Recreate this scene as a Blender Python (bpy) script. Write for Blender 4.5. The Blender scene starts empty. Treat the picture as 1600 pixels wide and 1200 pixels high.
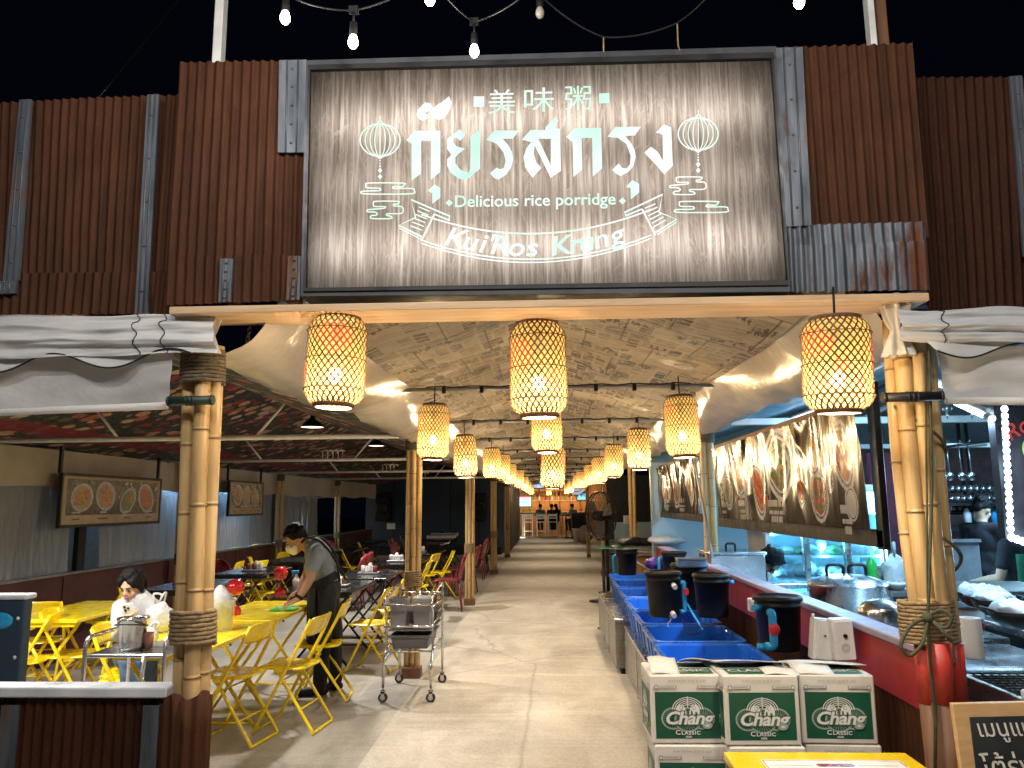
import bpy, bmesh, math, random
from mathutils import Vector, Matrix, Euler, noise
from mathutils.geometry import tessellate_polygon
PI = math.pi; R = math.radians
random.seed(7)
S = bpy.context.scene
COL = S.collection

# ------------------------------------------------------------------ camera
FPX = 1202.0                      # focal length in photo pixels (1600 wide)
YAW, PITCH, ROLL = R(2.55), R(8.85), R(-0.5)
CAMZ = 1.6
CAM_M = Matrix.Rotation(YAW, 3, 'Z') @ Matrix.Rotation(R(90) + PITCH, 3, 'X') @ Matrix.Rotation(ROLL, 3, 'Z')
cam_d = bpy.data.cameras.new('camera'); cam = bpy.data.objects.new('camera', cam_d); COL.objects.link(cam)
cam.location = (0, 0, CAMZ); cam.rotation_euler = CAM_M.to_euler()
cam_d.sensor_width = 36; cam_d.lens = FPX / 1600 * 36; cam_d.clip_end = 500; cam_d.clip_start = 0.05
S.camera = cam

# ------------------------------------------------------------------ night sky and exposure
W = bpy.data.worlds.new('World'); S.world = W; W.use_nodes = True
bg = W.node_tree.nodes['Background']
sky = W.node_tree.nodes.new('ShaderNodeTexSky'); sky.sky_type = 'NISHITA'; sky.sun_disc = False
sky.sun_elevation = R(-6); sky.sun_rotation = R(200)
mixw = W.node_tree.nodes.new('ShaderNodeMixRGB'); mixw.inputs[0].default_value = 0.9
mixw.inputs[2].default_value = (0.0045, 0.007, 0.017, 1)
W.node_tree.links.new(sky.outputs[0], mixw.inputs[1]); W.node_tree.links.new(mixw.outputs[0], bg.inputs[0])
bg.inputs[1].default_value = 0.12
S.view_settings.view_transform = 'Standard'; S.view_settings.look = 'None'
S.view_settings.exposure = 0.55; S.view_settings.gamma = 1.0
S.cycles.max_bounces = 7; S.cycles.diffuse_bounces = 3; S.cycles.glossy_bounces = 3; S.cycles.transparent_max_bounces = 12
S.cycles.transmission_bounces = 4; S.cycles.caustics_reflective = False; S.cycles.caustics_refractive = False
S.cycles.sample_clamp_indirect = 4.0; S.cycles.use_denoising = True

# ------------------------------------------------------------------ helpers
def P(px, py, X=None, Y=None, Z=None):
    """world point on the plane X=, Y= or Z= that stands behind a photo pixel"""
    d = CAM_M @ Vector(((px - 800) / FPX, -(py - 600) / FPX, -1))
    o = Vector((0, 0, CAMZ))
    if Y is not None: t = Y / d.y
    elif X is not None: t = X / d.x
    else: t = (Z - CAMZ) / d.z
    return o + d * t

def fin(o, label=None, cat=None, group=None, kind=None):
    if label: o['label'] = label
    if cat: o['category'] = cat
    if group: o['group'] = group
    if kind: o['kind'] = kind
    return o

def thing(name, label, cat, loc=(0, 0, 0), rz=0, group=None):
    o = bpy.data.objects.new(name, None); COL.objects.link(o)
    o.empty_display_size = .1
    o.location = loc; o.rotation_euler = (0, 0, rz)
    return fin(o, label, cat, group)

def dup(root, loc, rz=0, label=None, group=None):
    def cp(o, par):
        c = o.copy(); COL.objects.link(c); c.parent = par
        for ch in o.children: cp(ch, c)
        return c
    r = cp(root, None); r.location = loc; r.rotation_euler = (0, 0, rz)
    if label: r['label'] = label
    if group: r['group'] = group
    return r

_txt = {}
def text_geo(body, offset=0.0, shear=0.0, align='CENTER', spacing=1.0):
    k = (body, offset, shear, align, spacing)
    if k not in _txt:
        c = bpy.data.curves.new('t', 'FONT'); c.body = body; c.align_x = align; c.offset = offset; c.shear = shear
        c.space_character = spacing; c.resolution_u = 3
        o = bpy.data.objects.new('t', c); COL.objects.link(o)
        dg = bpy.context.evaluated_depsgraph_get(); dg.update()
        me = bpy.data.meshes.new_from_object(o.evaluated_get(dg))
        _txt[k] = ([v.co.copy() for v in me.vertices], [list(p.vertices) for p in me.polygons])
        bpy.data.meshes.remove(me); bpy.data.objects.remove(o); bpy.data.curves.remove(c)
    return _txt[k]

def frame(x, y, z, o=(0, 0, 0)):
    m = Matrix.Identity(4)
    for i, a in enumerate((x, y, z)):
        for j in range(3): m[j][i] = a[j]
    for j in range(3): m[j][3] = o[j]
    return m

class MB:
    def __init__(s): s.v = []; s.f = []; s.mi = []; s.sm = []
    def add(s, vs, fs, mi=0, smooth=False, M=None):
        b = len(s.v)
        s.v += [(M @ Vector(v)) if M is not None else Vector(v) for v in vs]
        for f in fs: s.f.append([b + i for i in f]); s.mi.append(mi); s.sm.append(smooth)
        return s
    def box(s, c, d, rot=None, mi=0):
        x, y, z = d[0] / 2, d[1] / 2, d[2] / 2
        vs = [Vector((i, j, k)) for i in (-x, x) for j in (-y, y) for k in (-z, z)]
        if rot is not None:
            M = rot if isinstance(rot, Matrix) else Matrix.Rotation(rot, 3, 'Z')
            vs = [M @ v for v in vs]
        c = Vector(c)
        return s.add([v + c for v in vs], [(0, 1, 3, 2), (4, 6, 7, 5), (0, 4, 5, 1), (2, 3, 7, 6), (0, 2, 6, 4), (1, 5, 7, 3)], mi)
    def hexa(s, b, t, mi=0):
        return s.add(list(b) + list(t), [(3, 2, 1, 0), (4, 5, 6, 7), (0, 1, 5, 4), (1, 2, 6, 5), (2, 3, 7, 6), (3, 0, 4, 7)], mi)
    def tube(s, pts, r, n=8, mi=0, closed=False, caps=True, smooth=True):
        pts = [Vector(p) for p in pts]; N = len(pts)
        rs = r if isinstance(r, (list, tuple)) else [r] * N
        up = None; vs = []
        for i in range(N):
            a = pts[(i - 1) % N] if (closed or i > 0) else pts[0]
            b = pts[(i + 1) % N] if (closed or i < N - 1) else pts[-1]
            t = (b - a)
            t = t.normalized() if t.length > 1e-9 else Vector((0, 0, 1))
            if up is None:
                up = t.orthogonal().normalized()
            else:
                up = up - t * up.dot(t)
                up = up.normalized() if up.length > 1e-6 else t.orthogonal().normalized()
            w = t.cross(up)
            for k in range(n):
                a_ = 2 * PI * k / n
                vs.append(pts[i] + (up * math.cos(a_) + w * math.sin(a_)) * rs[i])
        fs = []
        for i in range(N if closed else N - 1):
            j = (i + 1) % N
            for k in range(n):
                l = (k + 1) % n
                fs.append((i * n + k, i * n + l, j * n + l, j * n + k))
        s.add(vs, fs, mi, smooth)
        if caps and not closed:
            b = len(s.v) - len(vs)
            s.f.append([b + k for k in range(n)][::-1]); s.mi.append(mi); s.sm.append(False)
            s.f.append([b + (N - 1) * n + k for k in range(n)]); s.mi.append(mi); s.sm.append(False)
        return s
    def rod(s, a, b, r, n=8, mi=0, r2=None):
        return s.tube([a, b], [r, r if r2 is None else r2], n, mi)
    def lathe(s, prof, n=24, c=(0, 0, 0), mi=0, smooth=True, sx=1, sy=1, M=None):
        c = Vector(c); vs = []
        for (r, z) in prof:
            for k in range(n):
                a = 2 * PI * k / n
                vs.append(Vector((r * math.cos(a) * sx, r * math.sin(a) * sy, z)))
        if M is not None: vs = [M @ v for v in vs]
        vs = [v + c for v in vs]
        fs = []
        for i in range(len(prof) - 1):
            for k in range(n):
                l = (k + 1) % n
                fs.append((i * n + k, i * n + l, (i + 1) * n + l, (i + 1) * n + k))
        return s.add(vs, fs, mi, smooth)
    def ell(s, c, r, nu=14, nv=9, mi=0, M=None):
        if not isinstance(r, (tuple, list, Vector)): r = (r, r, r)
        prof = [(max(1e-4, math.sin(PI * i / nv)), -math.cos(PI * i / nv)) for i in range(nv + 1)]
        vs = []; c = Vector(c)
        for (q, z) in prof:
            for k in range(nu):
                a = 2 * PI * k / nu
                v = Vector((q * math.cos(a) * r[0], q * math.sin(a) * r[1], z * r[2]))
                if M is not None: v = M @ v
                vs.append(v + c)
        fs = []
        for i in range(nv):
            for k in range(nu):
                l = (k + 1) % nu
                fs.append((i * nu + k, i * nu + l, (i + 1) * nu + l, (i + 1) * nu + k))
        return s.add(vs, fs, mi, True)
    def grid(s, fn, nu, nv, mi=0, smooth=True):
        vs = [fn(i / nu, j / nv) for j in range(nv + 1) for i in range(nu + 1)]
        fs = [(j * (nu + 1) + i, j * (nu + 1) + i + 1, (j + 1) * (nu + 1) + i + 1, (j + 1) * (nu + 1) + i) for j in range(nv) for i in range(nu)]
        return s.add(vs, fs, mi, smooth)
    def poly(s, pts, mi=0, M=None):
        pts = [Vector(p) if len(p) == 3 else Vector((p[0], p[1], 0)) for p in pts]
        tr = tessellate_polygon([pts])
        return s.add(pts, [tuple(t) for t in tr], mi, False, M)
    def disc(s, c, rx, ry, n=24, mi=0, M=None, z=0.0, a0=0.0):
        return s.add([(c[0] + rx * math.cos(a0 + 2 * PI * k / n), c[1] + ry * math.sin(a0 + 2 * PI * k / n), z) for k in range(n)], [tuple(range(n))], mi, False, M)
    def stroke(s, pts, w, mi=0, M=None, z=0.0, closed=False):
        pts = [Vector((p[0], p[1])) for p in pts]; n = len(pts); L = []
        for i in range(n):
            a = pts[(i - 1) % n] if (closed or i) else pts[0]
            b = pts[(i + 1) % n] if (closed or i < n - 1) else pts[-1]
            t = b - a
            t = t.normalized() if t.length > 1e-9 else Vector((1, 0))
            q = Vector((-t.y, t.x)) * (w / 2)
            L += [(pts[i].x + q.x, pts[i].y + q.y, z), (pts[i].x - q.x, pts[i].y - q.y, z)]
        fs = [(2 * i, 2 * i + 1, 2 * ((i + 1) % n) + 1, 2 * ((i + 1) % n)) for i in range(n if closed else n - 1)]
        return s.add(L, fs, mi, False, M)
    def text(s, body, size, M, mi=0, offset=0.0, shear=0.0, align='CENTER', spacing=1.0, sx=1.0):
        v, f = text_geo(body, offset, shear, align, spacing)
        return s.add([(p.x * size * sx, p.y * size, 0) for p in v], f, mi, False, M)
    def build(s, name, mats, parent=None, loc=None, world=False, bevel=0, label=None, cat=None, group=None, kind=None, solid=0, nsm=False, seg=1, local=False):
        off = Vector((0, 0, 0))
        if loc is not None and not local: off = Vector(loc)
        if world and parent is not None: off = Vector(parent.location)
        me = bpy.data.meshes.new(name)
        me.from_pydata([tuple(v - off) for v in s.v], [], s.f)
        mats = mats if isinstance(mats, (list, tuple)) else [mats]
        for m in mats: me.materials.append(m)
        me.polygons.foreach_set('material_index', s.mi)
        me.polygons.foreach_set('use_smooth', s.sm)
        me.update()
        if bevel or nsm or solid:
            bm = bmesh.new(); bm.from_mesh(me)
            if nsm: bmesh.ops.recalc_face_normals(bm, faces=bm.faces)
            if bevel:
                es = [e for e in bm.edges if len(e.link_faces) == 2 and e.calc_face_angle(0) > .6]
                bmesh.ops.bevel(bm, geom=es, offset=bevel, segments=seg, profile=.6, affect='EDGES', clamp_overlap=True)
            if solid: bmesh.ops.solidify(bm, geom=bm.faces[:], thickness=solid)
            bm.to_mesh(me); bm.free()
        o = bpy.data.objects.new(name, me); COL.objects.link(o)
        if loc is not None: o.location = loc
        if parent is not None: o.parent = parent
        return fin(o, label, cat, group, kind)

def blob(mb, voxel=.012, smooth=4):
    """fuse the closed pieces of an MB into one continuous skin"""
    me = bpy.data.meshes.new('b'); me.from_pydata([tuple(v) for v in mb.v], [], mb.f); me.update()
    bm = bmesh.new(); bm.from_mesh(me); bmesh.ops.remove_doubles(bm, verts=bm.verts, dist=1e-5); bmesh.ops.recalc_face_normals(bm, faces=bm.faces); bm.to_mesh(me); bm.free()
    o = bpy.data.objects.new('b', me); COL.objects.link(o)
    m = o.modifiers.new('r', 'REMESH'); m.mode = 'VOXEL'; m.voxel_size = voxel
    if smooth:
        q = o.modifiers.new('s', 'SMOOTH'); q.factor = .5; q.iterations = smooth
    dg = bpy.context.evaluated_depsgraph_get(); dg.update()
    r = bpy.data.meshes.new_from_object(o.evaluated_get(dg))
    out = MB(); out.add([v.co.copy() for v in r.vertices], [list(p.vertices) for p in r.polygons], 0, True)
    bpy.data.objects.remove(o); bpy.data.meshes.remove(me); bpy.data.meshes.remove(r)
    return out

def arc(c, r, a0, a1, n, z=None):
    return [(c[0] + r * math.cos(a0 + (a1 - a0) * i / n), c[1] + r * math.sin(a0 + (a1 - a0) * i / n)) for i in range(n + 1)]

def fillet(pts, r, n=4):
    """round the corners of a 3-D polyline"""
    pts = [Vector(p) for p in pts]; out = [pts[0]]
    for i in range(1, len(pts) - 1):
        a, b, c = pts[i - 1], pts[i], pts[i + 1]
        u = (a - b); w = (c - b); q = min(r, u.length * .45, w.length * .45)
        p0 = b + u.normalized() * q; p1 = b + w.normalized() * q
        for k in range(n + 1):
            t = k / n
            out.append(p0 * (1 - t) ** 2 + b * 2 * t * (1 - t) + p1 * t * t)
    out.append(pts[-1]); return out
# ------------------------------------------------------------------ materials
def newmat(name):
    m = bpy.data.materials.new(name); m.use_nodes = True
    nt = m.node_tree; b = nt.nodes['Principled BSDF']
    return m, nt, b
def N(nt, t, **k):
    n = nt.nodes.new(t)
    for a, v in k.items(): setattr(n, a, v)
    return n
def coords(nt, scale=(1, 1, 1), rot=(0, 0, 0), kind='Object'):
    tc = N(nt, 'ShaderNodeTexCoord'); mp = N(nt, 'ShaderNodeMapping')
    mp.inputs['Scale'].default_value = scale; mp.inputs['Rotation'].default_value = rot
    nt.links.new(tc.outputs[kind], mp.inputs[0]); return mp.outputs[0]
def nz(nt, vec, scale, detail=4, rough=.55, dist=0):
    n = N(nt, 'ShaderNodeTexNoise'); n.inputs['Scale'].default_value = scale; n.inputs['Detail'].default_value = detail
    n.inputs['Roughness'].default_value = rough; n.inputs['Distortion'].default_value = dist
    nt.links.new(vec, n.inputs['Vector']); return n.outputs[0]
def ramp(nt, fac, stops, mode='LINEAR'):
    r = N(nt, 'ShaderNodeValToRGB'); cr = r.color_ramp; cr.interpolation = mode
    while len(cr.elements) < len(stops): cr.elements.new(.5)
    for e, (p, c) in zip(cr.elements, stops):
        e.position = p; e.color = (*c, 1) if isinstance(c, (tuple, list)) else (c, c, c, 1)
    nt.links.new(fac, r.inputs[0]); return r.outputs[0]
def mix(nt, fac, a, b, mode='MIX'):
    m = N(nt, 'ShaderNodeMixRGB', blend_type=mode)
    for i, x in ((0, fac), (1, a), (2, b)):
        if isinstance(x, (int, float)): m.inputs[i].default_value = x if i == 0 else (x, x, x, 1)
        elif isinstance(x, (tuple, list)): m.inputs[i].default_value = (*x, 1)
        else: nt.links.new(x, m.inputs[i])
    return m.outputs[0]
def bump(nt, b, h, strength, dist=.01):
    n = N(nt, 'ShaderNodeBump'); n.inputs['Strength'].default_value = strength; n.inputs['Distance'].default_value = dist
    nt.links.new(h, n.inputs['Height']); nt.links.new(n.outputs[0], b.inputs['Normal'])
def setc(nt, sock, x):
    if isinstance(x, (tuple, list)): sock.default_value = (*x, 1)
    elif isinstance(x, (int, float)): sock.default_value = x
    else: nt.links.new(x, sock)
def pm(name, col, rough=.5, metal=0.0, var=.18, scale=6, bmp=0.0, bscale=40, stretch=(1, 1, 1), trans=0.0, dirt=None, rvar=.12, coat=0):
    m, nt, b = newmat(name)
    vec = coords(nt, stretch)
    n1 = nz(nt, vec, scale)
    lo = tuple(c * (1 - var) for c in col); hi = tuple(min(1, c * (1 + var)) for c in col)
    c = ramp(nt, n1, [(.3, lo), (.7, hi)])
    if dirt:
        dn = nz(nt, vec, scale * .6, 6, .7); c = mix(nt, ramp(nt, dn, [(.5, 0.0), (.72, dirt[1])]), c, dirt[0])
    setc(nt, b.inputs['Base Color'], c)
    rr = ramp(nt, nz(nt, vec, scale * 2.3), [(.3, max(.03, rough - rvar)), (.7, min(1, rough + rvar))])
    setc(nt, b.inputs['Roughness'], rr); b.inputs['Metallic'].default_value = metal
    if coat: b.inputs['Coat Weight'].default_value = coat; b.inputs['Coat Roughness'].default_value = .15
    if bmp: bump(nt, b, nz(nt, vec, bscale, 3), bmp)
    if trans:
        tr = N(nt, 'ShaderNodeBsdfTranslucent'); setc(nt, tr.inputs[0], c); mx = N(nt, 'ShaderNodeMixShader'); mx.inputs[0].default_value = trans
        nt.links.new(b.outputs[0], mx.inputs[1]); nt.links.new(tr.outputs[0], mx.inputs[2]); nt.links.new(mx.outputs[0], nt.nodes['Material Output'].inputs[0])
    return m
def emit(name, col, s):
    m, nt, b = newmat(name)
    b.inputs['Base Color'].default_value = (*col, 1); b.inputs['Emission Color'].default_value = (*col, 1); b.inputs['Emission Strength'].default_value = s
    b.inputs['Base Color'].default_value = (0, 0, 0, 1); b.inputs['Specular IOR Level'].default_value = 0
    return m
M = {}
# ground
def mk_conc(name, c0, c1, c2, seed):
    m, nt, b = newmat(name); vec = coords(nt)
    big = nz(nt, vec, .55 + seed * .1, 6, .6, .4); mid = nz(nt, coords(nt, (1, .45, 1)), 2.1, 8, .68, .7); fine = nz(nt, vec, 55, 3)
    c = ramp(nt, big, [(.32, c0), (.5, c1), (.68, c2)])
    c = mix(nt, ramp(nt, mid, [(.42, .0), (.64, .9)]), c, tuple(x * .66 for x in c0))
    streak = nz(nt, coords(nt, (.5, 3.2, 1)), 1.6, 6, .7, 1.2)
    c = mix(nt, ramp(nt, streak, [(.5, 0.0), (.7, .5)]), c, tuple(min(1, x * 1.28) for x in c2))
    stain = nz(nt, coords(nt, (1, 1, 1), (0, 0, .7)), .9, 7, .75, 1.5)
    c = mix(nt, ramp(nt, stain, [(.56, 0.0), (.72, .55)]), c, (.17, .12, .075))
    vo = N(nt, 'ShaderNodeTexVoronoi', feature='DISTANCE_TO_EDGE'); vo.inputs['Scale'].default_value = .42
    wv = mix(nt, .12, vec, nz(nt, vec, 3, 4)); nt.links.new(wv, vo.inputs['Vector'])
    c = mix(nt, ramp(nt, vo.outputs[0], [(0.0, .55), (.006, 0.0)]), c, (.10, .085, .07))
    c = mix(nt, ramp(nt, fine, [(.3, .75), (.7, 1.08)]), c, c, 'MULTIPLY') if False else mix(nt, .35, c, ramp(nt, fine, [(.3, tuple(x * .6 for x in c0)), (.7, c2)]))
    setc(nt, b.inputs['Base Color'], c)
    setc(nt, b.inputs['Roughness'], ramp(nt, mid, [(.3, .72), (.7, .42)]))
    bump(nt, b, mix(nt, .5, mid, fine), .35, .006)
    return m
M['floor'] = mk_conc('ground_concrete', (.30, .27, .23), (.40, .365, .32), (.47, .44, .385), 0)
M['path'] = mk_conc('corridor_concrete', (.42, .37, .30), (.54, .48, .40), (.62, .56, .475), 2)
M['dark_floor'] = pm('dark_floor_tile', (.085, .08, .075), .35, var=.3, scale=3)
# rust sheet
def mk_rust(name, base, hi, galv=0.0, thr=.5):
    m, nt, b = newmat(name); vec = coords(nt, (1, 1, .35))
    n1 = nz(nt, vec, 3.2, 7, .68); n2 = nz(nt, coords(nt, (6, 6, .5)), 4, 5, .6); n3 = nz(nt, coords(nt), 60, 3)
    c = ramp(nt, n1, [(.28, base), (.62, hi), (.8, tuple(x * 1.5 for x in hi))])
    c = mix(nt, ramp(nt, n2, [(.45, 0.0), (.75, .55)]), c, tuple(x * .45 for x in base))
    c = mix(nt, ramp(nt, n3, [(.58, 0.0), (.75, .35)]), c, (.14, .05, .025))
    pn = N(nt, 'ShaderNodeTexVoronoi', feature='F1'); pn.inputs['Scale'].default_value = 1.6; nt.links.new(coords(nt, (1, 0, 0)), pn.inputs['Vector'])
    c = mix(nt, 1.0, c, ramp(nt, pn.outputs['Color'], [(.1, (.72, .72, .72)), (.9, (1.2, 1.2, 1.2))]), 'MULTIPLY')
    drip = nz(nt, coords(nt, (9, 9, .28)), 2.2, 6, .7); c = mix(nt, ramp(nt, drip, [(.55, 0.0), (.7, .6)]), c, (.018, .008, .005))
    if galv:
        g = ramp(nt, nz(nt, coords(nt, (3, 3, .8)), 2.4, 7, .72), [(thr - .06, 1.0), (thr + .06, 0.0)])
        gc = ramp(nt, nz(nt, coords(nt, (4, 4, .6)), 6, 5), [(.3, (.07, .085, .105)), (.7, (.17, .19, .225))])
        c = mix(nt, g, c, gc); mt = mix(nt, g, 0.0, .55); nt.links.new(mt, b.inputs['Metallic'])
    setc(nt, b.inputs['Base Color'], c); b.inputs['Roughness'].default_value = .7 if not galv else .55; b.inputs['Specular IOR Level'].default_value = .12
    bump(nt, b, n3, .12, .003); return m
M['rust'] = mk_rust('rusty_sheet', (.042, .0160, .0085), (.098, .039, .020))
M['rust2'] = mk_rust('rusty_sheet_dark', (.030, .0105, .006), (.058, .0205, .011))
M['rustgalv'] = mk_rust('half_rusted_sheet', (.075, .025, .012), (.16, .06, .03), 1, .56)
M['galv'] = mk_rust('galvanised_strip', (.10, .05, .03), (.2, .10, .05), 1, .60)
M['metal_dark'] = pm('dark_metal', (.03, .032, .036), .45, .6)
M['grey_metal'] = pm('grey_painted_metal', (.22, .23, .25), .4, .4, dirt=((.12, .08, .05), .4))
M['white_metal'] = pm('white_painted_metal', (.66, .67, .66), .4, .1)
M['steel'] = pm('stainless_steel', (.62, .63, .64), .24, 1.0, var=.08, scale=3, rvar=.08)
M['steel_r'] = pm('brushed_steel', (.33, .32, .30), .38, .9, var=.15, scale=4, stretch=(1, 1, 6))
M['alu'] = pm('aluminium', (.70, .70, .70), .3, 1.0, var=.06)
# wood, bamboo, rope
def mk_wood(name, c0, c1, st=(1, 14, 14), rough=.6, sc=2.2):
    m, nt, b = newmat(name); v = coords(nt, st)
    n1 = nz(nt, v, sc, 6, .65, .6); c = ramp(nt, n1, [(.3, c0), (.7, c1)])
    setc(nt, b.inputs['Base Color'], c); b.inputs['Roughness'].default_value = rough; bump(nt, b, n1, .2, .004); return m
M['pine'] = mk_wood('pine_plank', (.40, .26, .15), (.62, .45, .28))
M['brownwood'] = mk_wood('brown_wood', (.10, .045, .02), (.2, .09, .045), (14, 14, 1))
M['slatwood'] = mk_wood('warm_wood_panel', (.30, .14, .05), (.5, .26, .10), (8, 8, 1))
def mk_bamboo(name, c0, c1):
    m, nt, b = newmat(name); v = coords(nt, (22, 22, 1.1))
    n1 = nz(nt, v, 1.6, 6, .65); n2 = nz(nt, coords(nt, (1, 1, .3)), 7, 6, .7)
    c = ramp(nt, n1, [(.3, c0), (.7, c1)]); c = mix(nt, ramp(nt, n2, [(.55, 0.0), (.75, .6)]), c, (.16, .095, .04))
    setc(nt, b.inputs['Base Color'], c); b.inputs['Roughness'].default_value = .42; bump(nt, b, n1, .15, .003); return m
M['bamboo'] = mk_bamboo('bamboo_culm', (.40, .255, .105), (.60, .42, .20))
M['bamboo_node'] = pm('bamboo_node', (.20, .12, .05), .6, var=.3, scale=20)
M['rope'] = pm('hemp_rope', (.27, .19, .10), .9, var=.35, scale=60, bmp=.6, bscale=160)
M['rope_d'] = pm('dark_rope', (.115, .09, .06), .9, var=.4, scale=60, bmp=.6, bscale=160)
M['cord_green'] = pm('green_cord', (.05, .055, .03), .8, var=.3, scale=40)
M['weave'] = pm('woven_bamboo_strip', (.10, .045, .014), .6, var=.3, scale=30)
M['weave_red'] = pm('red_woven_strip', (.62, .02, .012), .6, var=.2, scale=30)
M['weave_rim'] = pm('lantern_rim', (.10, .05, .025), .6, var=.3, scale=30)
# lantern lining: thin paper, lets the bulb shine through
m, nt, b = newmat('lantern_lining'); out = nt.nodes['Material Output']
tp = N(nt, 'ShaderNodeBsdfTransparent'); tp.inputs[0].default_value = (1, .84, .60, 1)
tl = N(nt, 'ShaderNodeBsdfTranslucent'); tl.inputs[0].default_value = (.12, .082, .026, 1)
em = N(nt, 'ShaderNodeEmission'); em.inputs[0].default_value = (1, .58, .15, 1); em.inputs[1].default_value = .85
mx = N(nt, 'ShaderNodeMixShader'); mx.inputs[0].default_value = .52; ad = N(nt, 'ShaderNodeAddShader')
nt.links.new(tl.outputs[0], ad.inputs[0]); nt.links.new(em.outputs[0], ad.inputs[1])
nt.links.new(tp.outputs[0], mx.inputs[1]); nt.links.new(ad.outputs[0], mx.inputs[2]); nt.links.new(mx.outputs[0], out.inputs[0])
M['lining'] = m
M['bulb'] = emit('warm_bulb', (1, .80, .50), 14)
M['bulb_w'] = emit('string_bulb', (1, .90, .72), 22)
M['glass_off'] = pm('unlit_bulb_glass', (.25, .23, .2), .1, 0)
M['tube_light'] = emit('fluorescent_tube', (.72, .90, 1), 9)
M['led'] = emit('led_bead', (.62, .86, 1), 10)
M['led_off'] = pm('led_strip_tape', (.05, .06, .09), .4)
# cloth and plastic
def mk_tarp(name, col, rough, trans, wr=.4, sc=5, st=(1, 1, 1)):
    m, nt, b = newmat(name); v = coords(nt, st)
    n1 = nz(nt, v, sc, 5, .55, .8); n2 = nz(nt, coords(nt), 1.8, 6, .7)
    c = ramp(nt, n2, [(.35, tuple(x * .78 for x in col)), (.65, col)])
    setc(nt, b.inputs['Base Color'], c); b.inputs['Roughness'].default_value = rough
    bump(nt, b, n1, wr, .03)
    tr = N(nt, 'ShaderNodeBsdfTranslucent'); nt.links.new(c, tr.inputs[0]); mx = N(nt, 'ShaderNodeMixShader'); mx.inputs[0].default_value = trans
    nt.links.new(b.outputs[0], mx.inputs[1]); nt.links.new(tr.outputs[0], mx.inputs[2]); nt.links.new(mx.outputs[0], nt.nodes['Material Output'].inputs[0])
    return m
M['awning'] = mk_tarp('white_awning_canvas', (.60, .61, .63), .5, .08, .35, 3, (1, 1, 2))
M['swag'] = mk_tarp('cream_plastic_sheet', (.52, .48, .42), .22, .10, .45, 2.6, (1, 1.4, 1))
M['valance'] = mk_tarp('cream_valance_canvas', (.50, .47, .42), .55, .1, .3, 4)
M['blue_tent'] = mk_tarp('blue_tent_canvas', (.30, .52, .66), .5, .25, .2, 3)
M['bag'] = mk_tarp('white_plastic_bag', (.72, .73, .74), .25, .3, .7, 16)
m, nt, b = newmat('clear_plastic_curtain')
v = coords(nt, (1, 5, .5)); b.inputs['Base Color'].default_value = (.36, .40, .47, 1); b.inputs['Roughness'].default_value = .10
bump(nt, b, nz(nt, v, 3.2, 5, .6, 1.2), .9, .06)
tp = N(nt, 'ShaderNodeBsdfTransparent'); tp.inputs[0].default_value = (.75, .8, .88, 1); mx = N(nt, 'ShaderNodeMixShader'); mx.inputs[0].default_value = .72
nt.links.new(tp.outputs[0], mx.inputs[1]); nt.links.new(b.outputs[0], mx.inputs[2]); nt.links.new(mx.outputs[0], nt.nodes['Material Output'].inputs[0])
M['curtain'] = m
m, nt, b = newmat('clear_plastic')
b.inputs['Base Color'].default_value = (.75, .8, .82, 1); b.inputs['Roughness'].default_value = .12
tp = N(nt, 'ShaderNodeBsdfTransparent'); mx = N(nt, 'ShaderNodeMixShader'); mx.inputs[0].default_value = .45
nt.links.new(tp.outputs[0], mx.inputs[1]); nt.links.new(b.outputs[0], mx.inputs[2]); nt.links.new(mx.outputs[0], nt.nodes['Material Output'].inputs[0])
M['clear'] = m
m, nt, b = newmat('fridge_glass')
b.inputs['Base Color'].default_value = (.3, .5, .6, 1); b.inputs['Roughness'].default_value = .06
tp = N(nt, 'ShaderNodeBsdfTransparent'); tp.inputs[0].default_value = (.8, .95, 1, 1); mx = N(nt, 'ShaderNodeMixShader'); mx.inputs[0].default_value = .12
nt.links.new(tp.outputs[0], mx.inputs[1]); nt.links.new(b.outputs[0], mx.inputs[2]); nt.links.new(mx.outputs[0], nt.nodes['Material Output'].inputs[0])
M['glass'] = m
# newspaper lining
m, nt, b = newmat('newspaper_ceiling'); v = coords(nt, (1, 1, 1), (0, 0, 0), 'UV')
br = N(nt, 'ShaderNodeTexBrick'); nt.links.new(v, br.inputs['Vector'])
br.inputs['Color1'].default_value = (.33, .275, .19, 1); br.inputs['Color2'].default_value = (.50, .43, .31, 1); br.inputs['Mortar'].default_value = (.17, .13, .085, 1)
br.inputs['Scale'].default_value = 1; br.inputs['Brick Width'].default_value = .42; br.inputs['Row Height'].default_value = .60; br.inputs['Mortar Size'].default_value = .006
b2 = N(nt, 'ShaderNodeTexBrick'); nt.links.new(mix(nt, .012, v, nz(nt, v, 5, 2)), b2.inputs['Vector']); b2.offset_frequency = 3; b2.offset = .37; b2.squash = .6; b2.squash_frequency = 2
b2.inputs['Color1'].default_value = (0, 0, 0, 1); b2.inputs['Color2'].default_value = (1, 1, 1, 1); b2.inputs['Mortar'].default_value = (0, 0, 0, 1)
b2.inputs['Scale'].default_value = 1; b2.inputs['Brick Width'].default_value = .145; b2.inputs['Row Height'].default_value = .21; b2.inputs['Mortar Size'].default_value = .010
blk = ramp(nt, b2.outputs[0], [(0, .08), (.16, .28), (.40, .42), (.58, .55), (.68, .38), (.76, .78), (.88, .97)], 'CONSTANT')
lines = ramp(nt, nz(nt, coords(nt, (7, 30, 1), (0, 0, 0), 'UV'), 1.0, 3, .7), [(.42, .15), (.56, 1.25)])
pic = ramp(nt, nz(nt, v, 26, 5, .7), [(.38, .5), (.6, 1.25)])
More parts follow.
